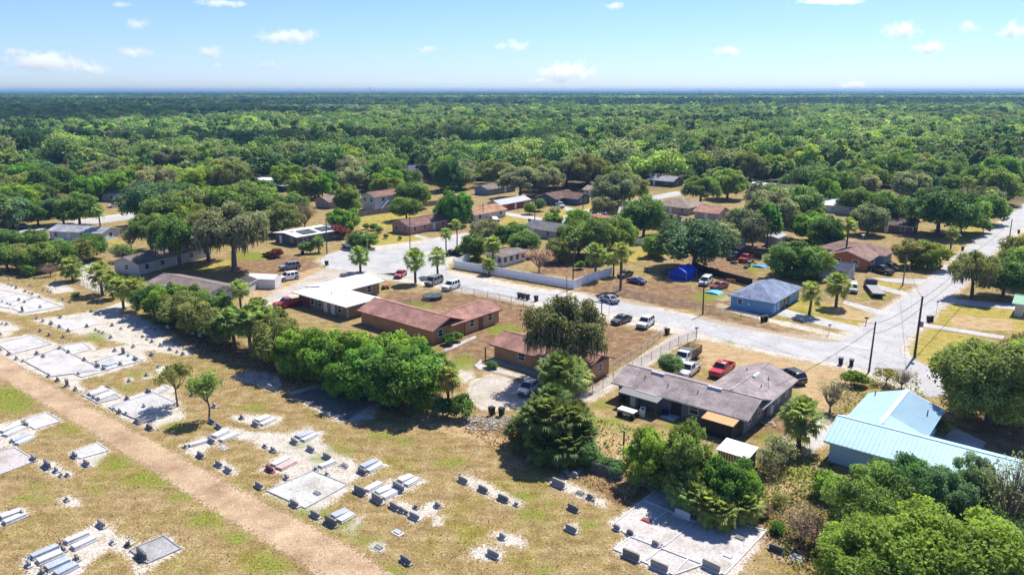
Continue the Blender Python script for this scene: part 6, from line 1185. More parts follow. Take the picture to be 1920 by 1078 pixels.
# ------------------------------------------------------------------ vehicles
CARS = {}
def ring(x, w, z0, z1, zm=None, tw=.9):
    zm = zm if zm is not None else z0 + (z1 - z0) * .6
    return [(x, -w * .88, z0), (x, w * .88, z0), (x, w * .985, z0 + (zm - z0) * .4), (x, w, zm), (x, w * tw, z1), (x, -w * tw, z1), (x, -w, zm), (x, -w * .985, z0 + (zm - z0) * .4)]
def make_vehicle(kind):
    """A vehicle pointing along +x; the body takes the object's colour."""
    t = bpy.data.objects.new('car', None)
    S_ = dict(sedan=(4.6, .89, 1.43), hatch=(4.3, .88, 1.5), suv=(4.75, .95, 1.78), van=(5.0, .97, 1.78), pickup=(5.6, .97, 1.85), coupe=(4.4, .88, 1.32))[kind]
    Ln, w, H = S_; f, b = Ln / 2, -Ln / 2; hood = {'sedan': .92, 'hatch': .95, 'suv': 1.08, 'van': 1.05, 'pickup': 1.15, 'coupe': .86}[kind]; belt = hood + .06
    wr = .33 if kind in ('sedan', 'hatch', 'coupe') else .38; z0 = .24
    if kind == 'pickup':
        B = MB().loft([ring(f, w * .86, z0 + .18, hood - .2), ring(f - .12, w * .97, z0 + .05, hood - .06), ring(f - 1.3, w, z0, hood), ring(f - 1.55, w, z0, belt), ring(-.55, w, z0, belt), ring(-.56, w, z0, .62, .5, 1), ring(b + .1, w, z0, .62, .5, 1)])
        B.box(b + .05, -w, .6, -.57, -w + .09, 1.14).box(b + .05, w - .09, .6, -.57, w, 1.14).box(b + .02, -w + .004, .6, b + .1, w - .004, 1.13).box(-.66, -w + .09, .6, -.57, w - .09, 1.12)
    else:
        tail = {'sedan': belt - .02, 'coupe': belt - .03, 'hatch': belt + .06, 'suv': belt + .02, 'van': belt + .02}[kind]
        B = MB().loft([ring(f, w * .8, z0 + .2, hood - .26), ring(f - .1, w * .93, z0 + .06, hood - .12), ring(f - .7, w * .985, z0, hood - .03), ring(f - 1.2, w, z0, hood + .02), ring(f - 1.6, w, z0, belt), ring(b + 1.2, w, z0, belt + .02), ring(b + .35, w * .98, z0 + .03, tail), ring(b + .06, w * .93, z0 + .08, tail - .06), ring(b, w * .86, z0 + .2, tail - .2)])
    body = B.build('body', M['paint'], t, smooth=38)
    # cabin: x of windscreen foot, windscreen top, rear top, rear foot
    cab = {'sedan': (f - 1.25, f - 2.0, b + 1.55, b + .75), 'coupe': (f - 1.35, f - 2.15, b + 1.75, b + .6), 'hatch': (f - 1.1, f - 1.85, b + 1.0, b + .3), 'suv': (f - 1.3, f - 1.95, b + .55, b + .18), 'van': (f - .85, f - 1.7, b + .4, b + .12), 'pickup': (f - 1.45, f - 2.1, -.35, -.5)}[kind]
    xa, xb, xc, xd = cab; zr_ = belt - .02; iw, tw = w * .93, w * .76
    cb = MB().add([(xa, -iw, zr_), (xa, iw, zr_), (xd, iw, zr_), (xd, -iw, zr_), (xb, -tw, H), (xb, tw, H), (xc, tw, H), (xc, -tw, H)], [(0, 1, 5, 4), (1, 2, 6, 5), (2, 3, 7, 6), (3, 0, 4, 7), (4, 5, 6, 7)])
    cabin = cb.build('cabin', M['paint'], t)
    rf = MB().add([(xb + .06, -tw - .02, H - .03), (xb + .06, tw + .02, H - .03), (xc - .06, tw + .02, H - .03), (xc - .06, -tw - .02, H - .03), (xb - .08, -tw + .06, H + .035), (xb - .08, tw - .06, H + .035), (xc + .08, tw - .06, H + .035), (xc + .08, -tw + .06, H + .035)], [(3, 2, 1, 0), (0, 1, 5, 4), (1, 2, 6, 5), (2, 3, 7, 6), (3, 0, 4, 7), (4, 5, 6, 7)])
    rf.build('roof', M['paint'], t, smooth=40)
    def pane(name, q, out):
        q = [Vector(p) for p in q]; c = sum(q, Vector()) / 4; q = [c + (p - c) * .9 + Vector(out) for p in q]; MB().add(q, [(0, 1, 2, 3)]).build(name, M['glass'], t)
    pane('windscreen', [(xa, -iw, zr_), (xa, iw, zr_), (xb, tw, H), (xb, -tw, H)], (.02, 0, .012)); pane('rear_window', [(xd, iw, zr_), (xd, -iw, zr_), (xc, -tw, H), (xc, tw, H)], (-.02, 0, .01))
    def lerp(a, b_, k): return tuple(a[i] + (b_[i] - a[i]) * k for i in range(3))
    n = 2 if kind in ('sedan', 'coupe', 'pickup') else 3
    for sgn in (-1, 1):
        P = [(xa, sgn * iw, zr_), (xd, sgn * iw, zr_), (xc, sgn * tw, H), (xb, sgn * tw, H)]
        for k in range(n):
            k0, k1 = k / n + .02, (k + 1) / n - .02; pane('side_window', [lerp(P[0], P[1], k0), lerp(P[0], P[1], k1), lerp(P[3], P[2], k1), lerp(P[3], P[2], k0)], (0, sgn * .015, .003))
        MB().box(f - .42, sgn * w * .62 - .2, hood - .34, f - .015, sgn * w * .62 + .2, hood - .2).build('headlight', M['lamp_white'], t); MB().box(b - .005, sgn * w * .7 - .16, hood - .28, b + .25, sgn * w * .7 + .16, hood - .1).build('tail_light', M['lamp_red'], t)
        MB().box(xa - .35, sgn * (w + .1) - .09, belt, xa - .2, sgn * (w + .1) + .09, belt + .14).build('mirror', M['paint'], t)
        for x in (f - .85, b + .85):
            wh = MB().lathe([(wr * .6, -.11), (wr, -.1), (wr, .1), (wr * .6, .11)], 16).build('wheel', M['rubber'], t, smooth=30); wh.matrix_local = Matrix.Translation((x, sgn * (w - .09), wr)) @ Matrix.Rotation(PI / 2, 4, 'X')
            MB().lathe([(.02, -.13), (wr * .58, -.118), (wr * .58, .118), (.02, .13)], 10).build('hub', M['chrome'], wh)
            MB().lathe([(wr + .07, -.1), (wr + .07, .1)], 16).build('wheel_arch', M['rubber'], t).matrix_local = Matrix.Translation((x, sgn * (w - .095), wr + .03)) @ Matrix.Rotation(PI / 2, 4, 'X')
    MB().box(f - .08, -w * .78, .32, f + .04, w * .78, .52).build('bumper', M['plastic'], t, (.08, .08, .085)); MB().box(f - .06, -w * .45, hood - .36, f + .012, w * .45, hood - .22).build('grille', M['plastic'], t, (.02, .02, .02)); MB().box(b - .04, -w * .78, .32, b + .08, w * .78, .52).build('bumper', M['plastic'], t, (.08, .08, .085))
    MB().box(b - .045, -.26, .56, b - .02, .26, .68).build('number_plate', M['plastic'], t, (.6, .6, .6))
    for q in t.children_recursive: C.objects.unlink(q)
    return t
SIL, WHT, BLK, RD, DGR = (.42, .43, .44), (.72, .72, .72), (.012, .012, .014), (.42, .012, .018), (.12, .12, .125)
def V_(kind, label, c, f, col, cat='car'):
    """c: centre pixel; f: a pixel the front points to."""
    p = G(*c); q = G(*f); d = (q - p).normalized()
    if kind not in CARS: CARS[kind] = make_vehicle(kind)
    o = copy_tree(CARS[kind]); o.name = {'pickup': 'pickup_truck', 'suv': 'parked_suv', 'van': 'parked_van'}.get(kind, 'parked_car')
    for qd in o.children_recursive:
        if qd.data.name.split('.')[0] in ('body', 'cabin', 'roof', 'mirror'): qd.color = (*col, 1)
    o.location = (p.x, p.y, .03); o.rotation_euler = (0, 0, math.atan2(d.y, d.x)); return tag(o, label, cat, 'vehicles parked about the neighbourhood')
V_('hatch', 'silver hatchback on the white gravel lot', (991, 735), (974, 748), SIL)
V_('pickup', 'bright red pickup in front of the grey house', (1353, 700), (1335, 713), (.5, .008, .02), 'pickup')
V_('pickup', 'white pickup with a dark bed half hidden by the cone bush', (1290, 702), (1277, 713), WHT, 'pickup')
V_('suv', 'black wagon at the right end of the grey house', (1483, 713), (1464, 703), (.02, .02, .022))
V_('suv', 'white suv on the verge beside the chain-link fence', (1210, 612), (1192, 624), (.66, .65, .62), 'suv')
V_('sedan', 'dark brown sedan on the verge left of the white suv', (1165, 605), (1148, 611), (.06, .05, .048))
V_('sedan', 'blue-grey sedan parked against the far kerb of the street', (1142, 566), (1126, 560), (.22, .26, .32))
V_('coupe', 'white-topped dark blue coupe in the bare yard', (1193, 531), (1175, 527), (.03, .045, .2))
V_('van', 'white boxy van beside the blue tarp shelter', (1323, 533), (1309, 544), WHT, 'van')
V_('sedan', 'faded red car beside the white van', (1348, 541), (1332, 545), (.32, .07, .06))
V_('suv', 'white suv beside the sandy drive', (541, 525), (520, 529), WHT, 'suv'); V_('suv', 'grey suv parked behind the white one on the dirt', (544, 505), (522, 508), (.2, .2, .21), 'suv')
V_('sedan', 'red car in the pull-in by the shaggy palm', (751, 519), (738, 528), (.42, .02, .04)); V_('van', 'grey minivan under the palm by the street', (814, 533), (796, 540), (.2, .19, .18), 'minivan'); V_('suv', 'white suv beside the round trampoline', (846, 542), (830, 548), (.7, .7, .69), 'suv')
V_('pickup', 'crimson pickup beside the white-roofed house', (541, 575), (520, 579), (.35, .012, .03), 'pickup'); V_('pickup', 'white pickup on the lawn of the pink house', (660, 465), (676, 467), WHT, 'pickup'); V_('sedan', 'maroon car behind the dark red bush', (508, 482), (495, 480), (.14, .03, .03))
V_('pickup', 'black pickup before the orange brick house', (1652, 512), (1672, 517), BLK, 'pickup'); V_('sedan', 'black car behind the black pickup', (1672, 505), (1688, 510), (.015, .015, .018)); V_('van', 'white van beside the navy-roofed garage', (1598, 546), (1598, 556), (.6, .6, .6), 'van')
V_('sedan', 'black car at far left on the pale road', (45, 429), (60, 428), BLK); V_('sedan', 'black car under the bush behind the white fence', (846, 479), (834, 481), BLK); V_('sedan', 'silver car in front of the orange-tan roof house', (926, 415), (934, 417), SIL); V_('pickup', 'white pickup before the slate-blue house', (1050, 389), (1060, 394), (.55, .56, .58), 'pickup')
V_('sedan', 'white car in the shade at the right edge', (1909, 530), (1925, 532), WHT); V_('sedan', 'black car by the far white building', (925, 322), (935, 322), BLK); V_('sedan', 'white car at the far bend of the right-hand street', (1884, 403), (1875, 405), WHT); V_('sedan', 'small white car on the sandy lot by the cabin', (215, 389), (205, 390), WHT)
V_('pickup', 'red pickup among the junk behind the black screen fence', (1398, 490), (1386, 496), (.36, .02, .02), 'pickup'); V_('pickup', 'black pickup among the junk behind the black screen fence', (1378, 486), (1364, 490), BLK, 'pickup'); V_('sedan', 'small dark wreck left of the dark blue coupe', (1172, 519), (1160, 523), (.05, .05, .05))
# stake-bed truck and flatbed truck share their cab
def truck(label, c, f, L_, stake, bedcol):
    p = G(*c); d = (G(*f) - p).normalized(); t = thing('flatbed_truck', label, 'truck', (p.x, p.y, .03), math.atan2(d.y, d.x), 'vehicles parked about the neighbourhood'); f_ = L_ / 2; w = 1.0
    cabc = WHT if stake else (.05, .05, .05)
    MB().loft([ring(f_, w * .85, .5, 1.1), ring(f_ - .12, w * .95, .38, 1.2), ring(f_ - 1.1, w, .35, 1.3), ring(f_ - 1.3, w, .35, 1.35), ring(f_ - 2.6, w, .35, 1.35)]).build('body', M['paint'], t, cabc, 38)
    MB().add([(f_ - 1.0, -.94, 1.33), (f_ - 1.0, .94, 1.33), (f_ - 2.58, .94, 1.33), (f_ - 2.58, -.94, 1.33), (f_ - 1.55, -.8, 2.05), (f_ - 1.55, .8, 2.05), (f_ - 2.5, .8, 2.05), (f_ - 2.5, -.8, 2.05)], [(0, 1, 5, 4), (1, 2, 6, 5), (2, 3, 7, 6), (3, 0, 4, 7), (4, 5, 6, 7)]).build('cabin', M['paint'], t, cabc)
    MB().add([(f_ - 1.03, -.8, 1.42), (f_ - 1.03, .8, 1.42), (f_ - 1.5, .72, 2.0), (f_ - 1.5, -.72, 2.0)], [(0, 1, 2, 3)]).build('windscreen', M['glass'], t)
    for s in (-1, 1):
        MB().add([(f_ - 1.25, s * .945, 1.42), (f_ - 2.4, s * .945, 1.42), (f_ - 2.35, s * .84, 1.98), (f_ - 1.65, s * .84, 1.98)], [(0, 1, 2, 3)]).build('side_window', M['glass'], t)
        for x in ([f_ - .8, -f_ + 1.3] if L_ < 8 else [f_ - .8, -f_ + 1.6, -f_ + 2.7]):
            wh = MB().lathe([(.25, -.13), (.42, -.12), (.42, .12), (.25, .13)], 16).build('wheel', M['rubber'], t); wh.matrix_local = Matrix.Translation((x, s * .88, .42)) @ Matrix.Rotation(PI / 2, 4, 'X'); MB().lathe([(.02, -.145), (.24, -.135), (.24, .135), (.02, .145)], 10).build('hub', M['chrome'], wh)
    bd = MB().box(-f_, -1.15, .92, f_ - 2.75, 1.15, 1.06).build('bed', M['wood' if stake else 'metal'], t, bedcol)
    nb = int((L_ - 2.75) / .3)
    for k in range(nb): MB().box(-f_ + .02 + k * .3, -1.13, 1.062, -f_ + .27 + k * .3, 1.13, 1.085 + .006 * (k % 3)).build('plank', M['wood' if stake else 'metal'], bd, tuple(c_ * (1.15 if k % 2 else .85) for c_ in bedcol))
    MB().box(-f_, -1.0, .62, f_ - 1.2, -.5, .92).box(-f_, .5, .62, f_ - 1.2, 1.0, .915).build('chassis', M['plastic'], t, (.03, .03, .03))
    if stake:
        sm = MB()
        for s in (-1, 1):
            for k in range(7): sm.box(-f_ + .05 + k * .55, s * 1.1 - .03, 1.06, -f_ + .13 + k * .55, s * 1.1 + .03, 1.95)
            for z in (1.25, 1.55, 1.85): sm.box(-f_, s * 1.1 - .05, z, f_ - 2.8, s * 1.1 - .031, z + .13)
        for z in (1.25, 1.55, 1.85): sm.box(-f_ - .02, -1.1, z, -f_, 1.1, z + .13)
        sm.build('stake_side', M['wood'], t, (.07, .055, .045)); MB().box(f_ - 2.95, -.9, 1.07, f_ - 2.85, .9, 2.25).build('headboard', M['metal'], t, (.5, .5, .5)); MB().box(-f_ + 1.6, -.8, 1.09, -f_ + 2.8, .3, 1.5).build('tool_box', M['metal'], t, (.45, .45, .45))
    else:
        MB().box(f_ - 2.95, -1.1, 1.06, f_ - 2.8, 1.1, 2.0).build('headboard', M['metal'], t, (.06, .06, .06)); MB().box(-f_ - .03, -1.15, .7, -f_, 1.15, .92).build('tail_board', M['plastic'], t, (.02, .02, .02))
    return t
truck('white stake-bed truck beside the chain-link fence', (1287, 678), (1268, 691), 6.4, True, (.1, .08, .06)); truck('long flatbed recovery truck with a bare steel deck', (1637, 548), (1617, 524), 10.5, False, (.33, .32, .31))
# yard buggy, washing machine, mower
p = G(*z3(350, 650)); t = thing('utility_cart', 'white-topped utility cart behind the grey house porch', 'cart', p, AX)
MB().box(-1.3, -.6, .85, 1.1, .6, .95).build('top', M['metal'], t, (.68, .68, .66)); MB().box(-1.3, -.55, .3, -.7, .55, .85).build('front', M['metal'], t, (.6, .6, .58)); MB().box(-.5, -.5, .35, .4, .5, .7).build('seat', M['plastic'], t, (.55, .53, .5))
for x in (-.9, .95):
    for s in (-.62, .62): MB().lathe([(.15, -.1), (.33, -.09), (.33, .09), (.15, .1)], 14).build('wheel', M['rubber'], t).matrix_local = Matrix.Translation((x, s, .33)) @ Matrix.Rotation(PI / 2, 4, 'X')
p = G(*z3(447, 645)); t = thing('washing_machine', 'old white washing machine in the yard by the cart', 'washing machine', p, AX + .3); MB().box(-.34, -.34, 0, .34, .34, .95).build('cabinet', M['metal'], t, (.7, .7, .68)); MB().box(-.34, .22, .95, .34, .34, 1.15).build('control_panel', M['metal'], t, (.6, .6, .6)); MB().lathe([(.24, .952), (.24, .965)], 14).build('drum_shade_disc', M['plastic'], t, (.03, .03, .03))  # black disc on the closed top stands in for the drum's inner shade
p = G(*z3(390, 575)); t = thing('freezer', 'upright white freezer under the grey porch roof', 'freezer', p, AX); MB().box(-.4, -.35, 0, .4, .35, 1.35).build('cabinet', M['metal'], t, (.5, .52, .56)); MB().box(-.36, -.39, .08, .36, -.352, 1.3).build('door', M['metal'], t, (.6, .62, .66))
p = G(*z3(310, 560)); t = thing('grill', 'black barbecue grill under the grey porch roof', 'grill', p, AX); MB().lathe([(.12, .6), (.42, .75), (.45, .95), (.3, 1.15), (.05, 1.22)], 12).build('bowl', M['metal'], t, (.02, .02, .02))
for a in (0, 2.1, 4.2): MB().tube([(.3 * math.cos(a), .3 * math.sin(a), .8), (.45 * math.cos(a), .45 * math.sin(a), 0)], .025, 5).build('leg', M['metal'], t, (.05, .05, .05))
for lb, q, c in (('blue plastic tub by the dark back door', z3(600, 640), (.02, .03, .12)), ('black tub beside the orange lean-to', z3(880, 715), (.02, .02, .02)), ('black tub behind the first one at the lean-to', z3(905, 740), (.025, .025, .025)), ('dark drum at the left end of the grey porch', z3(300, 545), (.04, .04, .045))):
    t = thing('tub', lb, 'tub', G(*q)); MB().lathe([(.38, 0), (.5, .55), (.55, .58), (.46, .56), (.34, .2)], 14).build('shell', M['plastic'], t, c, 40)
p = G(*z3(1305, 640)); t = thing('gas_tank', 'pale gas tank on its stand behind the grey house', 'tank', p, AX); MB().lathe([(.1, .2), (.35, .3), (.38, .6), (.38, 1.3), (.3, 1.5), (.1, 1.58)], 14).build('tank', M['metal'], t, (.6, .6, .58), 40); MB().box(-.3, -.3, 0, .3, .3, .22).build('stand', M['concrete'], t, (.4, .4, .4))
for i, (x, y) in enumerate(((1280, 668), (1290, 690), (1330, 700), (1255, 690))):
    t = thing('plank_pile', f'{ORD[i]} broken board from the left in the rubble by the grey house', 'board', G(*z3(x, y)), random.uniform(0, 3)); MB().box(-.9, -.16, 0, .9, .16, .07).build('board', M['wood'], t, (.3, .27, .23)); t.rotation_euler[1] = .06
p = G(*z1(1085, 345)); t = thing('ride_on_mower', 'red ride-on mower by the white-roofed house', 'mower', p, .6); MB().prism([(-.5, .35), (.75, .35), (.8, .7), (.1, .78), (-.5, .5)], -.3, .3, 'y').build('body', M['paint'], t, (.4, .03, .03)); MB().box(-.45, -.22, .55, -.1, .22, .7).box(-.5, -.22, .6, -.42, .22, 1.0).build('seat', M['plastic'], t, (.03, .03, .03)); MB().tube([(.2, 0, .75), (0, 0, 1.1)], .03, 5).build('steering_column', M['metal'], t, (.05, .05, .05))
for x, r_ in ((-.4, .28), (.6, .2)):
    for s in (-.36, .36): MB().lathe([(r_ * .5, -.08), (r_, -.08), (r_, .08), (r_ * .5, .08)], 12).build('wheel', M['rubber'], t).matrix_local = Matrix.Translation((x, s, r_)) @ Matrix.Rotation(PI / 2, 4, 'X')
p = G(*z1(1385, 405)); t = thing('trampoline', 'round black trampoline on the bare grass', 'trampoline', p); MB().lathe([(1.55, .78), (1.95, .78), (1.98, .74), (1.95, .7), (1.55, .7)], 28).build('rim', M['plastic'], t, (.045, .06, .07)); MB().lathe([(1.56, .745), (1.56, .755)], 28).build('mat', M['cloth'], t, (.012, .012, .014)); MB().lathe([(1.9, .05), (1.92, .7)], 28).build('side_net', M['cloth'], t, (.03, .035, .04))
for k in range(6): MB().tube([(1.9 * math.cos(k * 1.047), 1.9 * math.sin(k * 1.047), 0), (1.9 * math.cos(k * 1.047), 1.9 * math.sin(k * 1.047), .75)], .035, 6).build('leg', M['chrome'], t)
p = G(*zr(618, 770)); t = thing('mailbox', 'black mailbox on a post at the blue house corner lawn', 'mailbox', p, .8); MB().box(-.05, -.05, 0, .05, .05, 1.1).build('post', M['wood'], t, (.1, .08, .06)); MB().prism([(-.14, 1.1), (.14, 1.1), (.14, 1.25), (.08, 1.34), (-.08, 1.34), (-.14, 1.25)], -.3, .3, 'y').build('box', M['metal'], t, (.03, .03, .03))
p = G(*zb(808, 592)); t = thing('basketball_hoop', 'dark basketball hoop at the kerb of the curving street', 'basketball hoop', p, .6); MB().tube([(0, 0, 0), (0, 0, 2.9), (.6, 0, 3.1)], .06, 7).build('post', M['metal'], t, (.05, .05, .05)); MB().box(.6, -.75, 2.7, .66, .75, 3.6).build('backboard', M['plastic'], t, (.03, .03, .035)); MB().lathe([(.22, 3.0), (.24, 3.02), (.22, 3.04)], 12, (.9, 0)).build('hoop', M['metal'], t, (.4, .1, .03))
p = G(*z4(52, 655)); t = thing('swing_frame', 'dark timber arbour frame by the street verge', 'frame', p, AX)
for u in (0, 1.9): MB().box(u - .07, -.07, 0, u + .07, .07, 2.1).build('post', M['wood'], t, (.06, .05, .045))
MB().box(-.3, -.1, 2.1, 2.2, .1, 2.25).build('beam', M['wood'], t, (.06, .05, .045))
for lb, q, hh in (('street-name post on the verge near the parked sedans', z4(187, 682), 2.7), ('stop-sign post at the gravel drive mouth', z3(808, 132), 2.2), ('sign post on the sandy verge left of the crossroads', zr(383, 838), 2.0), ('small sign post by the concrete drive at the right', zr(1062, 705), 2.6)):
    t = thing('sign_post', lb, 'sign post', G(*q), .3); MB().tube([(0, 0, 0), (0, 0, hh)], .04, 6).build('post', M['metal'], t, (.3, .3, .3)); MB().box(-.3, -.02, hh - .35, .3, .02, hh).build('plate', M['metal'], t, (.35, .36, .36))
t = thing('clothesline_post', 'lone dark clothesline post in the dry back yard', 'post', G(*z3(320, 868)), AX); MB().box(-.07, -.07, 0, .07, .07, 2.2).build('post', M['wood'], t, (.05, .045, .04)); MB().box(-.35, -.05, 2.2, .35, .05, 2.28).build('crossbar', M['wood'], t, (.3, .28, .26))
# bins
BIN = None
def bin_(label, px, col=(.012, .013, .014)):
    global BIN
    if not BIN:
        BIN = bpy.data.objects.new('trash_bin', None); MB().loft([[(-.24, -.27, .08), (.24, -.27, .08), (.24, .27, .08), (-.24, .27, .08)], [(-.32, -.37, 1.0), (.32, -.37, 1.0), (.32, .37, 1.0), (-.32, .37, 1.0)]]).build('body', M['plastic'], BIN); MB().prism([(-.4, 1.0), (.4, 1.0), (.36, 1.07), (0, 1.12), (-.36, 1.07)], -.35, .35, 'x').build('lid', M['plastic'], BIN); MB().tube([(-.28, .42, .98), (.28, .42, .98)], .025, 6).build('handle', M['plastic'], BIN)
        for s in (-.27, .27): MB().lathe([(.06, -.03), (.13, -.03), (.13, .03), (.06, .03)], 12).build('wheel', M['rubber'], BIN).matrix_local = Matrix.Translation((s, .3, .13)) @ Matrix.Rotation(PI / 2, 4, 'Y')
        for q in BIN.children_recursive: C.objects.unlink(q)
    o = copy_tree(BIN); o.name = 'trash_bin'; p = G(*px); o.location = (p.x, p.y, .02); o.rotation_euler = (0, 0, AX + random.uniform(-.25, .25))
    for q in o.children: q.color = (*col, 1)
    tag(o, label, 'trash bin', 'trash bins'); return o
for lb, px in (('leftmost black trash bin of the three by the street', z2(669, 150)), ('middle black trash bin of the three by the street', z2(697, 156)), ('right black trash bin of the three by the street', z2(728, 162)), ('black trash bin standing apart right of the three', z2(790, 172)), ('black trash bin at the dead-end street', z1(717, 195)), ('black trash bin at the end of the chain-link fence', z3(613, 98)),
               ('left trash bin by the blue house fence corner', z4(1480, 735)), ('right trash bin by the blue house fence corner', z4(1512, 728)), ('left trash bin by the right-hand lawn', zr(1014, 752)), ('right trash bin by the right-hand lawn', zr(1032, 750)), ('left trash bin near the corner utility pole', zr(458, 1022)), ('right trash bin near the corner utility pole', zr(525, 1032)), ('left trash bin behind the rubble', z2(470, 992)), ('right trash bin behind the rubble', z2(541, 998)), ('trash bin on the verge under the round trees', zr(1228, 303)), ('trash bin at the far right kerb', zr(1582, 195)), ('trash bin by the sandy lane bushes', za(645, 765))):
    bin_(lb, px)
# boats of debris: rocks in the rubble patch
rk = random.Random(5); rub = MB()
for k in range(240):
    x, y = rk.uniform(870, 965), rk.uniform(778, 806); p = G(x, y); s = rk.uniform(.08, .3); vs = [p + Vector((rk.uniform(.6, 1) * s * a, rk.uniform(.6, 1) * s * b, (c + .6) * s * .5)) for a, b, c in ((1, 0, 0), (-1, 0, 0), (0, 1, 0), (0, -1, 0), (0, 0, 1), (0, 0, -1))]; rub.add(vs, [(0, 2, 4), (2, 1, 4), (1, 3, 4), (3, 0, 4), (2, 0, 5), (1, 2, 5), (3, 1, 5), (0, 3, 5)])
tag(rub.build('rubble', M['stone'], None, (.4, .38, .36)), 'strip of broken pale rubble behind the two bins', None, None, 'stuff')
jk = MB()
for k in range(90):
    x, y = rk.choice(((1372, 480), (1400, 492), (1215, 508), (1255, 515), (1280, 508), (1300, 512), (1500, 770))); p = G(x + rk.gauss(0, 12), y + rk.gauss(0, 4)); s = rk.uniform(.15, .7); jk.box(-s, -s * .6, 0, s, s * .6, s * .9, Matrix.Translation(p) @ Matrix.Rotation(rk.uniform(0, 3), 4, 'Z') @ Matrix.Rotation(rk.uniform(-.2, .2), 4, 'X'))
tag(jk.build('junk_heap', M['plastic'], None, (.12, .11, .1)), 'jumble of dark scrap scattered under the trees of the junk yard', None, None, 'stuff')
for lb, px, c in (('blue sheet lying on the ground in the junk yard', z4(1460, 270), (.03, .22, .55)), ('small turquoise sheet on the grass by the red car', z4(1072, 490), (.1, .4, .55)), ('orange hurdle beside the black screen fence', z4(1215, 405), (.7, .25, .03)), ('blue pool cover beyond the bright bush', zr(440, 240), (.03, .12, .5))):
    t = thing('tarp_sheet' if 'hurdle' not in lb else 'hurdle', lb, 'tarp' if 'hurdle' not in lb else 'hurdle', G(*px), AX)
    if 'hurdle' in lb: MB().box(-1, -.05, .6, 1, .05, .8).build('rail', M['wood'], t, c); [MB().box(x - .05, -.3, 0, x + .05, .3, .6).build('leg', M['wood'], t, c) for x in (-.9, .9)]
    else: MB().prism([(-1.6, .02), (1.6, .02), (1.2, .25), (.2, .4), (-1.0, .3)], -1.2, 1.2, 'y').build('sheet', M['cloth'], t, c)

# ------------------------------------------------------------------ fences
def fence(name, label, pts, h, panel, mat, col, post=.06, kind='panel', pcol=None, rails=0, base=.05, cat='fence', cap=True):
    w = [G(*q) for q in pts]; t = thing(name, label, cat, w[0]); o0 = w[0]; pm = MB().box(-post, -post, 0, post, post, h + (.12 if cap else .02)).mesh('post', M['metal' if kind == 'chain' else mat]); n = 0
    for a, b in zip(w[:-1], w[1:]):
        d = b - a; k = max(1, round(d.length / panel)); ang = math.atan2(d.y, d.x); s = d.length / k
        if kind == 'chain':
            me = MB().add([(post, 0, base), (s - post, 0, base), (s - post, 0, h), (post, 0, h)], [(0, 1, 2, 3)]).mesh('wire_panel', M['chain']); rl = MB().tube([(0, 0, h), (s, 0, h)], .028, 5).mesh('rail', M['metal'])
        elif kind == 'boards':
            nb = max(1, int(s / .3)); me = None; bm_ = MB().box(.01, -.02, base, s / nb - .015, .02, h).mesh('board', M[mat]); rl = MB().box(0, .021, h * .75, s, .06, h * .75 + .09).mesh('rail', M[mat])
        else: me = MB().box(post, -.025, base, s - post, .025, h).mesh('panel', M[mat]); rl = MB().box(post, -.045, h - .06, s - post, .045, h + .03).mesh('rail', M[mat])
        for i in range(k):
            q = a + d * (i / k) - o0; p = obj('post', pm, t, pcol or col, q, ang)
            if me: pa = obj('wire_panel' if kind == 'chain' else 'panel', me, t, col, q, ang)
            else:
                for j in range(nb): obj('board', bm_, t, tuple(c * random.uniform(.75, 1.2) for c in col), q + d.normalized() * (j * s / nb), ang)
            obj('rail', rl, t, pcol or col, q, ang)
    obj('post', pm, t, pcol or col, w[-1] - o0); return t
fence('vinyl_fence', 'white vinyl fence wrapping the corner garden by the street', [zb(388, 800), zb(277, 858), zb(470, 890), zb(1140, 1008), zb(1280, 948), zb(1412, 912)], 1.85, 2.4, 'metal', (.86, .87, .89))
fence('vinyl_fence', 'short white vinyl fence beyond the round trees', [zb(1555, 685), zb(1690, 700)], 1.85, 2.4, 'metal', (.86, .87, .89))
fence('screen_fence', 'black mesh screen fence behind the blue tarp shelter', [z4(900, 290), z4(1000, 330), z4(1110, 365), z4(1220, 395), z4(1390, 440)], 1.7, 2.6, 'cloth', (.02, .021, .023))
fence('board_fence', 'weathered grey board fence behind the pink house lawn', [za(1040, 492), za(1120, 478), za(1295, 455)], 1.8, 2.4, 'wood', (.24, .21, .19), kind='boards')
fence('board_fence', 'tan board fence beside the two-storey house garden', [za(1480, 420), za(1620, 405)], 1.8, 2.4, 'wood', (.33, .25, .17), kind='boards')
fence('board_fence', 'dark board fence on the near side of the junk yard', [z4(1180, 160), z4(1470, 215)], 1.7, 2.4, 'wood', (.06, .05, .045), kind='boards')
fence('chain_link_fence', 'chain-link fence between the tan house yard and the gravel drive', [z3(218, 362), z3(440, 230), z3(600, 95)], 1.4, 3.0, 'metal', (.4, .4, .4), .03, 'chain')
fence('chain_link_fence', 'chain-link fence between the gravel drive and the grey house', [z3(35, 545), z3(440, 310), z3(690, 165), z3(812, 125)], 1.4, 3.0, 'metal', (.4, .4, .4), .03, 'chain')
fence('chain_link_fence', 'chain-link fence round the trampoline yard', [z1(1160, 460), z1(1330, 440), z2(110, 140), z2(250, 110), z2(440, 150), z2(700, 205), z2(760, 225)], 1.3, 3.0, 'metal', (.33, .36, .3), .03, 'chain')
fence('chain_link_fence', 'chain-link fence along the bare yard facing the street', [z4(220, 490), z4(440, 540), z4(800, 610), z4(1160, 680), z4(1440, 735)], 1.3, 3.0, 'metal', (.4, .4, .4), .03, 'chain')
fence('chain_link_fence', 'low chain-link fence by the cemetery side lane', [zA(960, 330), zA(1110, 400), zA(1255, 470)], 1.1, 2.4, 'metal', (.4, .4, .4), .03, 'chain')
fence('rail_fence', 'dark rail fence by the far-left road', [z6(170, 605), z6(355, 590)], 1.2, 2.6, 'wood', (.04, .04, .04), kind='boards')
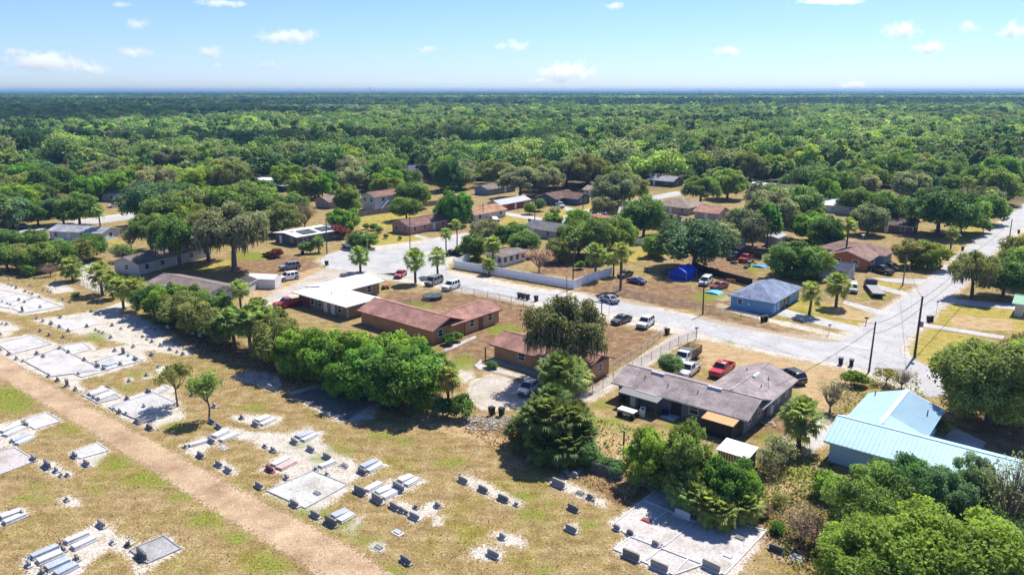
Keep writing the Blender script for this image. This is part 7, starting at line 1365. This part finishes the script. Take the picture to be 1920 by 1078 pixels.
fence('wire_fence', 'thin wire fence along the boundary hedge of the cemetery', [z3(-20, 800), (1110, 884), (1200, 912), (1240, 925)], 1.2, 3.5, 'metal', (.3, .28, .25), .035, 'chain')
# ------------------------------------------------------------------ poles and wires
POLES = {}
def pole(key, label, base, top, col=(.085, .07, .055), arm=False, can=False, r_=.15):
    b = G(*base); dist = math.hypot(b.x, b.y)
    # height from the top pixel at the base's distance
    d = Vector(((top[0] - 960) / FPX, math.cos(PITCH) + (539 - top[1]) / FPX * math.sin(PITCH), -math.sin(PITCH) + (539 - top[1]) / FPX * math.cos(PITCH))); k = b.y / d.y; h = CZ + d.z * k; lean = min(.6, max(-.6, d.x * k - b.x))
    t = thing('utility_pole', label, 'utility pole', b, 0, 'utility poles'); MB().tube([(0, 0, -.1), (lean, 0, h)], [r_, r_ * .68], 9).build('shaft', M['bark'], t, col)
    if arm:
        MB().box(lean - 1.1, -.06, h - .75, lean + 1.1, .06, h - .6).build('crossarm', M['wood'], t, col)
        for x in (-.9, 0, .9): MB().lathe([(.03, h - .6), (.07, h - .5), (.05, h - .38)], 8, (lean + x, 0)).build('insulator', M['stone'], t, (.4, .4, .4))
    if can: MB().lathe([(.1, h * .5), (.26, h * .5 + .05), (.26, h * .5 + .85), (.15, h * .5 + .95)], 12, (lean * .5 + .42, 0)).build('transformer', M['metal'], t, (.25, .26, .26), 40); MB().box(lean * .5, -.05, h * .5 + .3, lean * .5 + .4, .05, h * .5 + .4).build('bracket', M['metal'], t, (.2, .2, .2))
    POLES[key] = b + Vector((lean, 0, h)); return t
for a in (('a', 'stout utility pole with a transformer at the crossroads lawn', zr(925, 975), zr(977, 592), (.08, .065, .05), False, True, .2), ('b', 'slim utility pole at the near corner of the crossroads', zr(637, 1068), zr(680, 752)), ('c', 'pole by the recovery truck drive', zr(850, 523), zr(878, 330), (.2, .18, .15)), ('d', 'tall pole beside the olive oak on the right-hand street', zr(1280, 600), zr(1312, 298), (.07, .06, .05), True), ('e', 'pole furthest up the right-hand street', zr(1523, 232), zr(1543, 103), (.07, .06, .05)), ('f', 'dark pole on the far verge in front of the bare yard', z4(978, 670), z4(990, 380), (.06, .05, .045)),
          ('g', 'tall dark pole inside the white fence corner', zb(1132, 1005), zb(1140, 650), (.06, .05, .045), True), ('h', 'thin dark pole across the street from the white fence corner', z2(1015, 185), z2(1010, -5), (.12, .1, .09), False, False, .09), ('j', 'pole on the verge by the pink house', za(1420, 782), za(1418, 485), (.1, .085, .07), False, False, .13), ('k', 'pale pole in the middle of the dead-end street', za(1110, 792), za(1110, 640), (.4, .38, .34), False, False, .12), ('l', 'pole in front of the house with solar panels', za(820, 752), za(812, 500), (.1, .085, .07)), ('m', 'dark pole on the curve of the back street', zb(855, 587), zb(862, 345), (.06, .05, .045)), ('n', 'pole by the slate house drive', zb(1205, 455), zb(1207, 290)), ('o', 'short pole on the slate house lawn', zb(975, 475), zb(975, 345)), ('p', 'grey tall pole with crossarm near the far white building', zb(500, 215), zb(497, 50), (.25, .24, .22), True), ('q', 'tall pole beside the navy hip house lawn', zb(170, 230), zb(168, 130)), ('r', 'second tall pole near the far white building', zb(515, 215), zb(513, 110)), ('s', 'pole before the orange-tan roof', zb(485, 515), zb(483, 390)), ('t', 'thin pole by the shed in the junk yard', zr(1150, 303), zr(1155, 190), (.15, .13, .11), False, False, .09), ('u', 'pole beside the rose-red roof', zb(1440, 575), zb(1440, 480), (.12, .1, .09), False, False, .1), ('v', 'pole on the lawn below the navy hip house', za(1530, 225), za(1530, 150)), ('w', 'pole behind the blue coupe palm', z4(285, 470), z4(283, 230), (.1, .08, .07))): pole(*a)
def wire(label, a, b, sag=.5, off=(0, 0, -.3), off2=None):
    p = POLES[a] + Vector(off); q = (POLES[b] if isinstance(b, str) else b) + Vector(off2 or off); t = MB().tube([p.lerp(q, k / 10) - Vector((0, 0, sag * 4 * (k / 10) * (1 - k / 10))) for k in range(11)], .03, 4).build('power_line', M['plastic'], None, (.03, .03, .03)); tag(t, label, 'power line', 'overhead wires')
wire('upper wire across the crossroads', 'b', 'a'); wire('lower wire across the crossroads', 'b', 'a', .7, (0, 0, -1.8)); wire('wire from the crossroads pole up the right-hand street', 'a', 'd', .8); wire('lower wire from the crossroads pole up the right-hand street', 'a', 'd', 1.0, (0, 0, -1.6)); wire('wire between the two far poles of the right-hand street', 'd', 'e', .6); wire('wire from the corner pole to the dark verge pole', 'b', 'f', 1.0); wire('wire from the dark verge pole to the white fence corner', 'f', 'g', .8); wire('wire along the dead end to the pink house pole', 'l', 'j', .7); wire('wire from the curve pole to the slate house pole', 'm', 'n', .5); wire('wire from the pink house pole to the curve pole', 'j', 'm', .8); wire('service wire from the corner pole to the grey house', 'b', G(*z3(1355, 440), z=4.4), .5, (0, 0, -.8), (0, 0, 0)); wire('service wire from the dark pole to the blue house', 'f', G(*z4(1328, 500), z=3.9), .4, (0, 0, -.6), (0, 0, 0)); wire('wire from the truck drive pole to the crossroads', 'c', 'a', .8)
for lb, a, b, h in (('upper left of the wires over the far-left road', z6(780, 395), z6(1240, 372), 9), ('lower left of the wires over the far-left road', z6(800, 440), z6(1240, 410), 9)):
    p, q = G(a[0], a[1], h), G(b[0], b[1], h); tag(MB().tube([p.lerp(q, k / 8) - Vector((0, 0, .6 * 4 * (k / 8) * (1 - k / 8))) for k in range(9)], .03, 4).build('power_line', M['plastic'], None, (.3, .3, .3)), lb, 'power line', 'overhead wires')

# ------------------------------------------------------------------ clouds and air
def cloud_mat(name, dens, soft):
    """water vapour: a white scattering volume, thickest in the middle and torn at the rim."""
    m, nt, N, L = nmat(name); pv = N.new('ShaderNodeVolumePrincipled'); pv.inputs['Color'].default_value = (1, 1, 1, 1); pv.inputs['Anisotropy'].default_value = .35
    if soft:
        gen = coord(N, 'Generated'); c = N.new('ShaderNodeVectorMath'); c.operation = 'SUBTRACT'; L.new(gen, c.inputs[0]); c.inputs[1].default_value = (.5, .5, .38)
        ln_ = N.new('ShaderNodeVectorMath'); ln_.operation = 'LENGTH'; L.new(c.outputs[0], ln_.inputs[0])
        oi = N.new('ShaderNodeObjectInfo'); ad = N.new('ShaderNodeVectorMath'); ad.operation = 'ADD'; L.new(coord(N), ad.inputs[0])
        mu = mth(N, L, 'MULTIPLY', oi.outputs['Random'], 9000); cx = N.new('ShaderNodeCombineXYZ'); L.new(mu, cx.inputs[0]); L.new(mu, cx.inputs[1]); L.new(cx.outputs[0], ad.inputs[1])
        n1 = noise(N, L, .0085, 4, .62, ad.outputs[0])
        f = mth(N, L, 'ADD', mth(N, L, 'SUBTRACT', .36, ln_.outputs['Value']), mth(N, L, 'MULTIPLY', mth(N, L, 'SUBTRACT', n1, .5), 1.25))
        mr = N.new('ShaderNodeMapRange'); L.new(f, mr.inputs[0]); mr.inputs[1].default_value = 0; mr.inputs[2].default_value = .35; mr.inputs[3].default_value = 0; mr.inputs[4].default_value = dens; L.new(mr.outputs[0], pv.inputs['Density'])
    else: pv.inputs['Density'].default_value = dens
    o = N.new('ShaderNodeOutputMaterial'); L.new(pv.outputs[0], o.inputs['Volume']); return m
M['cloud'] = cloud_mat('cloud_vapour', .012, True); M['bank'] = cloud_mat('cloud_bank_vapour', .03, False)
def cloud_mesh(seed, w, h):
    bm = bmesh.new(); bmesh.ops.create_icosphere(bm, subdivisions=3, radius=1, matrix=Matrix.Diagonal((w * .66, w * .4, h * .62, 1)))
    me = bpy.data.meshes.new('cloud'); bm.to_mesh(me); bm.free(); me.materials.append(M['cloud']); return me
CL = [(540, 66, 105, 30, 'largest small white cloud in the upper left'), (85, 112, 140, 38, 'broad pale cloud low at the far left'), (172, 127, 70, 22, 'small cloud right of the broad pale one'), (30, 95, 50, 16, 'little cloud above the broad pale one'), (250, 95, 62, 22, 'oval cloud third from the left'), (396, 94, 50, 26, 'puffy cloud left of the largest one'), (408, 122, 22, 9, 'tiny scrap below the puffy cloud'), (256, 42, 42, 24, 'small puff near the top left'), (415, 5, 90, 14, 'cloud cut by the top edge at left'), (502, 121, 42, 20, 'small faint cloud low left of centre'), (800, 91, 38, 16, 'small cloud left of the centre'), (962, 84, 62, 24, 'round-ended cloud just right of centre'), (1062, 130, 110, 42, 'tilted cloud right of centre near the horizon'), (1362, 93, 58, 22, 'slender cloud in the right half'), (1692, 54, 72, 34, 'puffy cloud upper right'), (1745, 86, 68, 24, 'oval cloud below the puffy right one'), (1818, 48, 40, 26, 'faint cloud between the two at upper right'), (1905, 54, 60, 32, 'cloud cut by the right edge'), (1597, 159, 56, 22, 'low cloud sitting on the horizon at right'), (230, 8, 40, 10, 'scrap of cloud at the top edge'), (1150, 10, 50, 14, 'faint scrap at the top edge right of centre'), (1560, 2, 130, 10, 'thin cloud along the top edge at right'), (1012, 150, 40, 8, 'thin wisp under the tilted cloud')]
for i, (x, y, w, h, lb) in enumerate(CL):
    D = 9000 if y < 140 else 15000; d = Vector(((x - 960) / FPX, math.cos(PITCH) + (539 - y) / FPX * math.sin(PITCH), -math.sin(PITCH) + (539 - y) / FPX * math.cos(PITCH))); k = D / d.y; c = Vector((0, 0, CZ)) + d * k
    o = obj('cloud', cloud_mesh(i, w / FPX * D, h / FPX * D)); o.location = c; tag(o, lb, 'cloud', 'small clouds in the sky')
cb = []
for i, (x, y, w, d_) in enumerate(((-700, 960, 900, 760), (0, 2250, 6200, 1700), (0, 4700, 9000, 2300), (-190, 475, 520, 60), (420, 455, 300, 45), (150, 800, 420, 80), (800, 1020, 620, 130))):
    h = 900; c = Vector((x, y, 0)) + sdir * (h / sdir.z); r = random.Random(i + 40); bm = bmesh.new()
    bmesh.ops.create_icosphere(bm, subdivisions=4, radius=1, matrix=Matrix.Diagonal((w * .5, d_ * .5, 60, 1)))
    for v in bm.verts: a = math.atan2(v.co.y / d_, v.co.x / w); k = 1 + .18 * math.sin(3 * a + i) + .12 * math.sin(7 * a + 2 * i) + .07 * math.sin(13 * a); v.co.x *= k; v.co.y *= k
    me = bpy.data.meshes.new('cloud_bank'); bm.to_mesh(me); bm.free(); me.polygons.foreach_set('use_smooth', [True] * len(me.polygons)); me.materials.append(M['bank']); o = obj('cloud_bank', me); o.location = c; tag(o, 'drifting clouds overhead that shade bands of the wood', None, None, 'stuff')
hz = MB().box(-16000, -300, -1.2, 16000, 14500, 57).build('haze', None)
m, nt, N, L = nmat('pale_air'); pv = N.new('ShaderNodeVolumePrincipled'); pv.inputs['Color'].default_value = (.3, .58, 1, 1); pv.inputs['Density'].default_value = 1.05e-4; pv.inputs['Anisotropy'].default_value = 0
o_ = N.new('ShaderNodeOutputMaterial'); L.new(pv.outputs[0], o_.inputs['Volume']); hz.data.materials.append(m); tag(hz, 'thin pale haze over the plain', None, None, 'stuff')
for o in list(bpy.data.objects):                       # prototypes that were only copied from
    if o.name not in S.objects and o.users == 0: bpy.data.objects.remove(o)
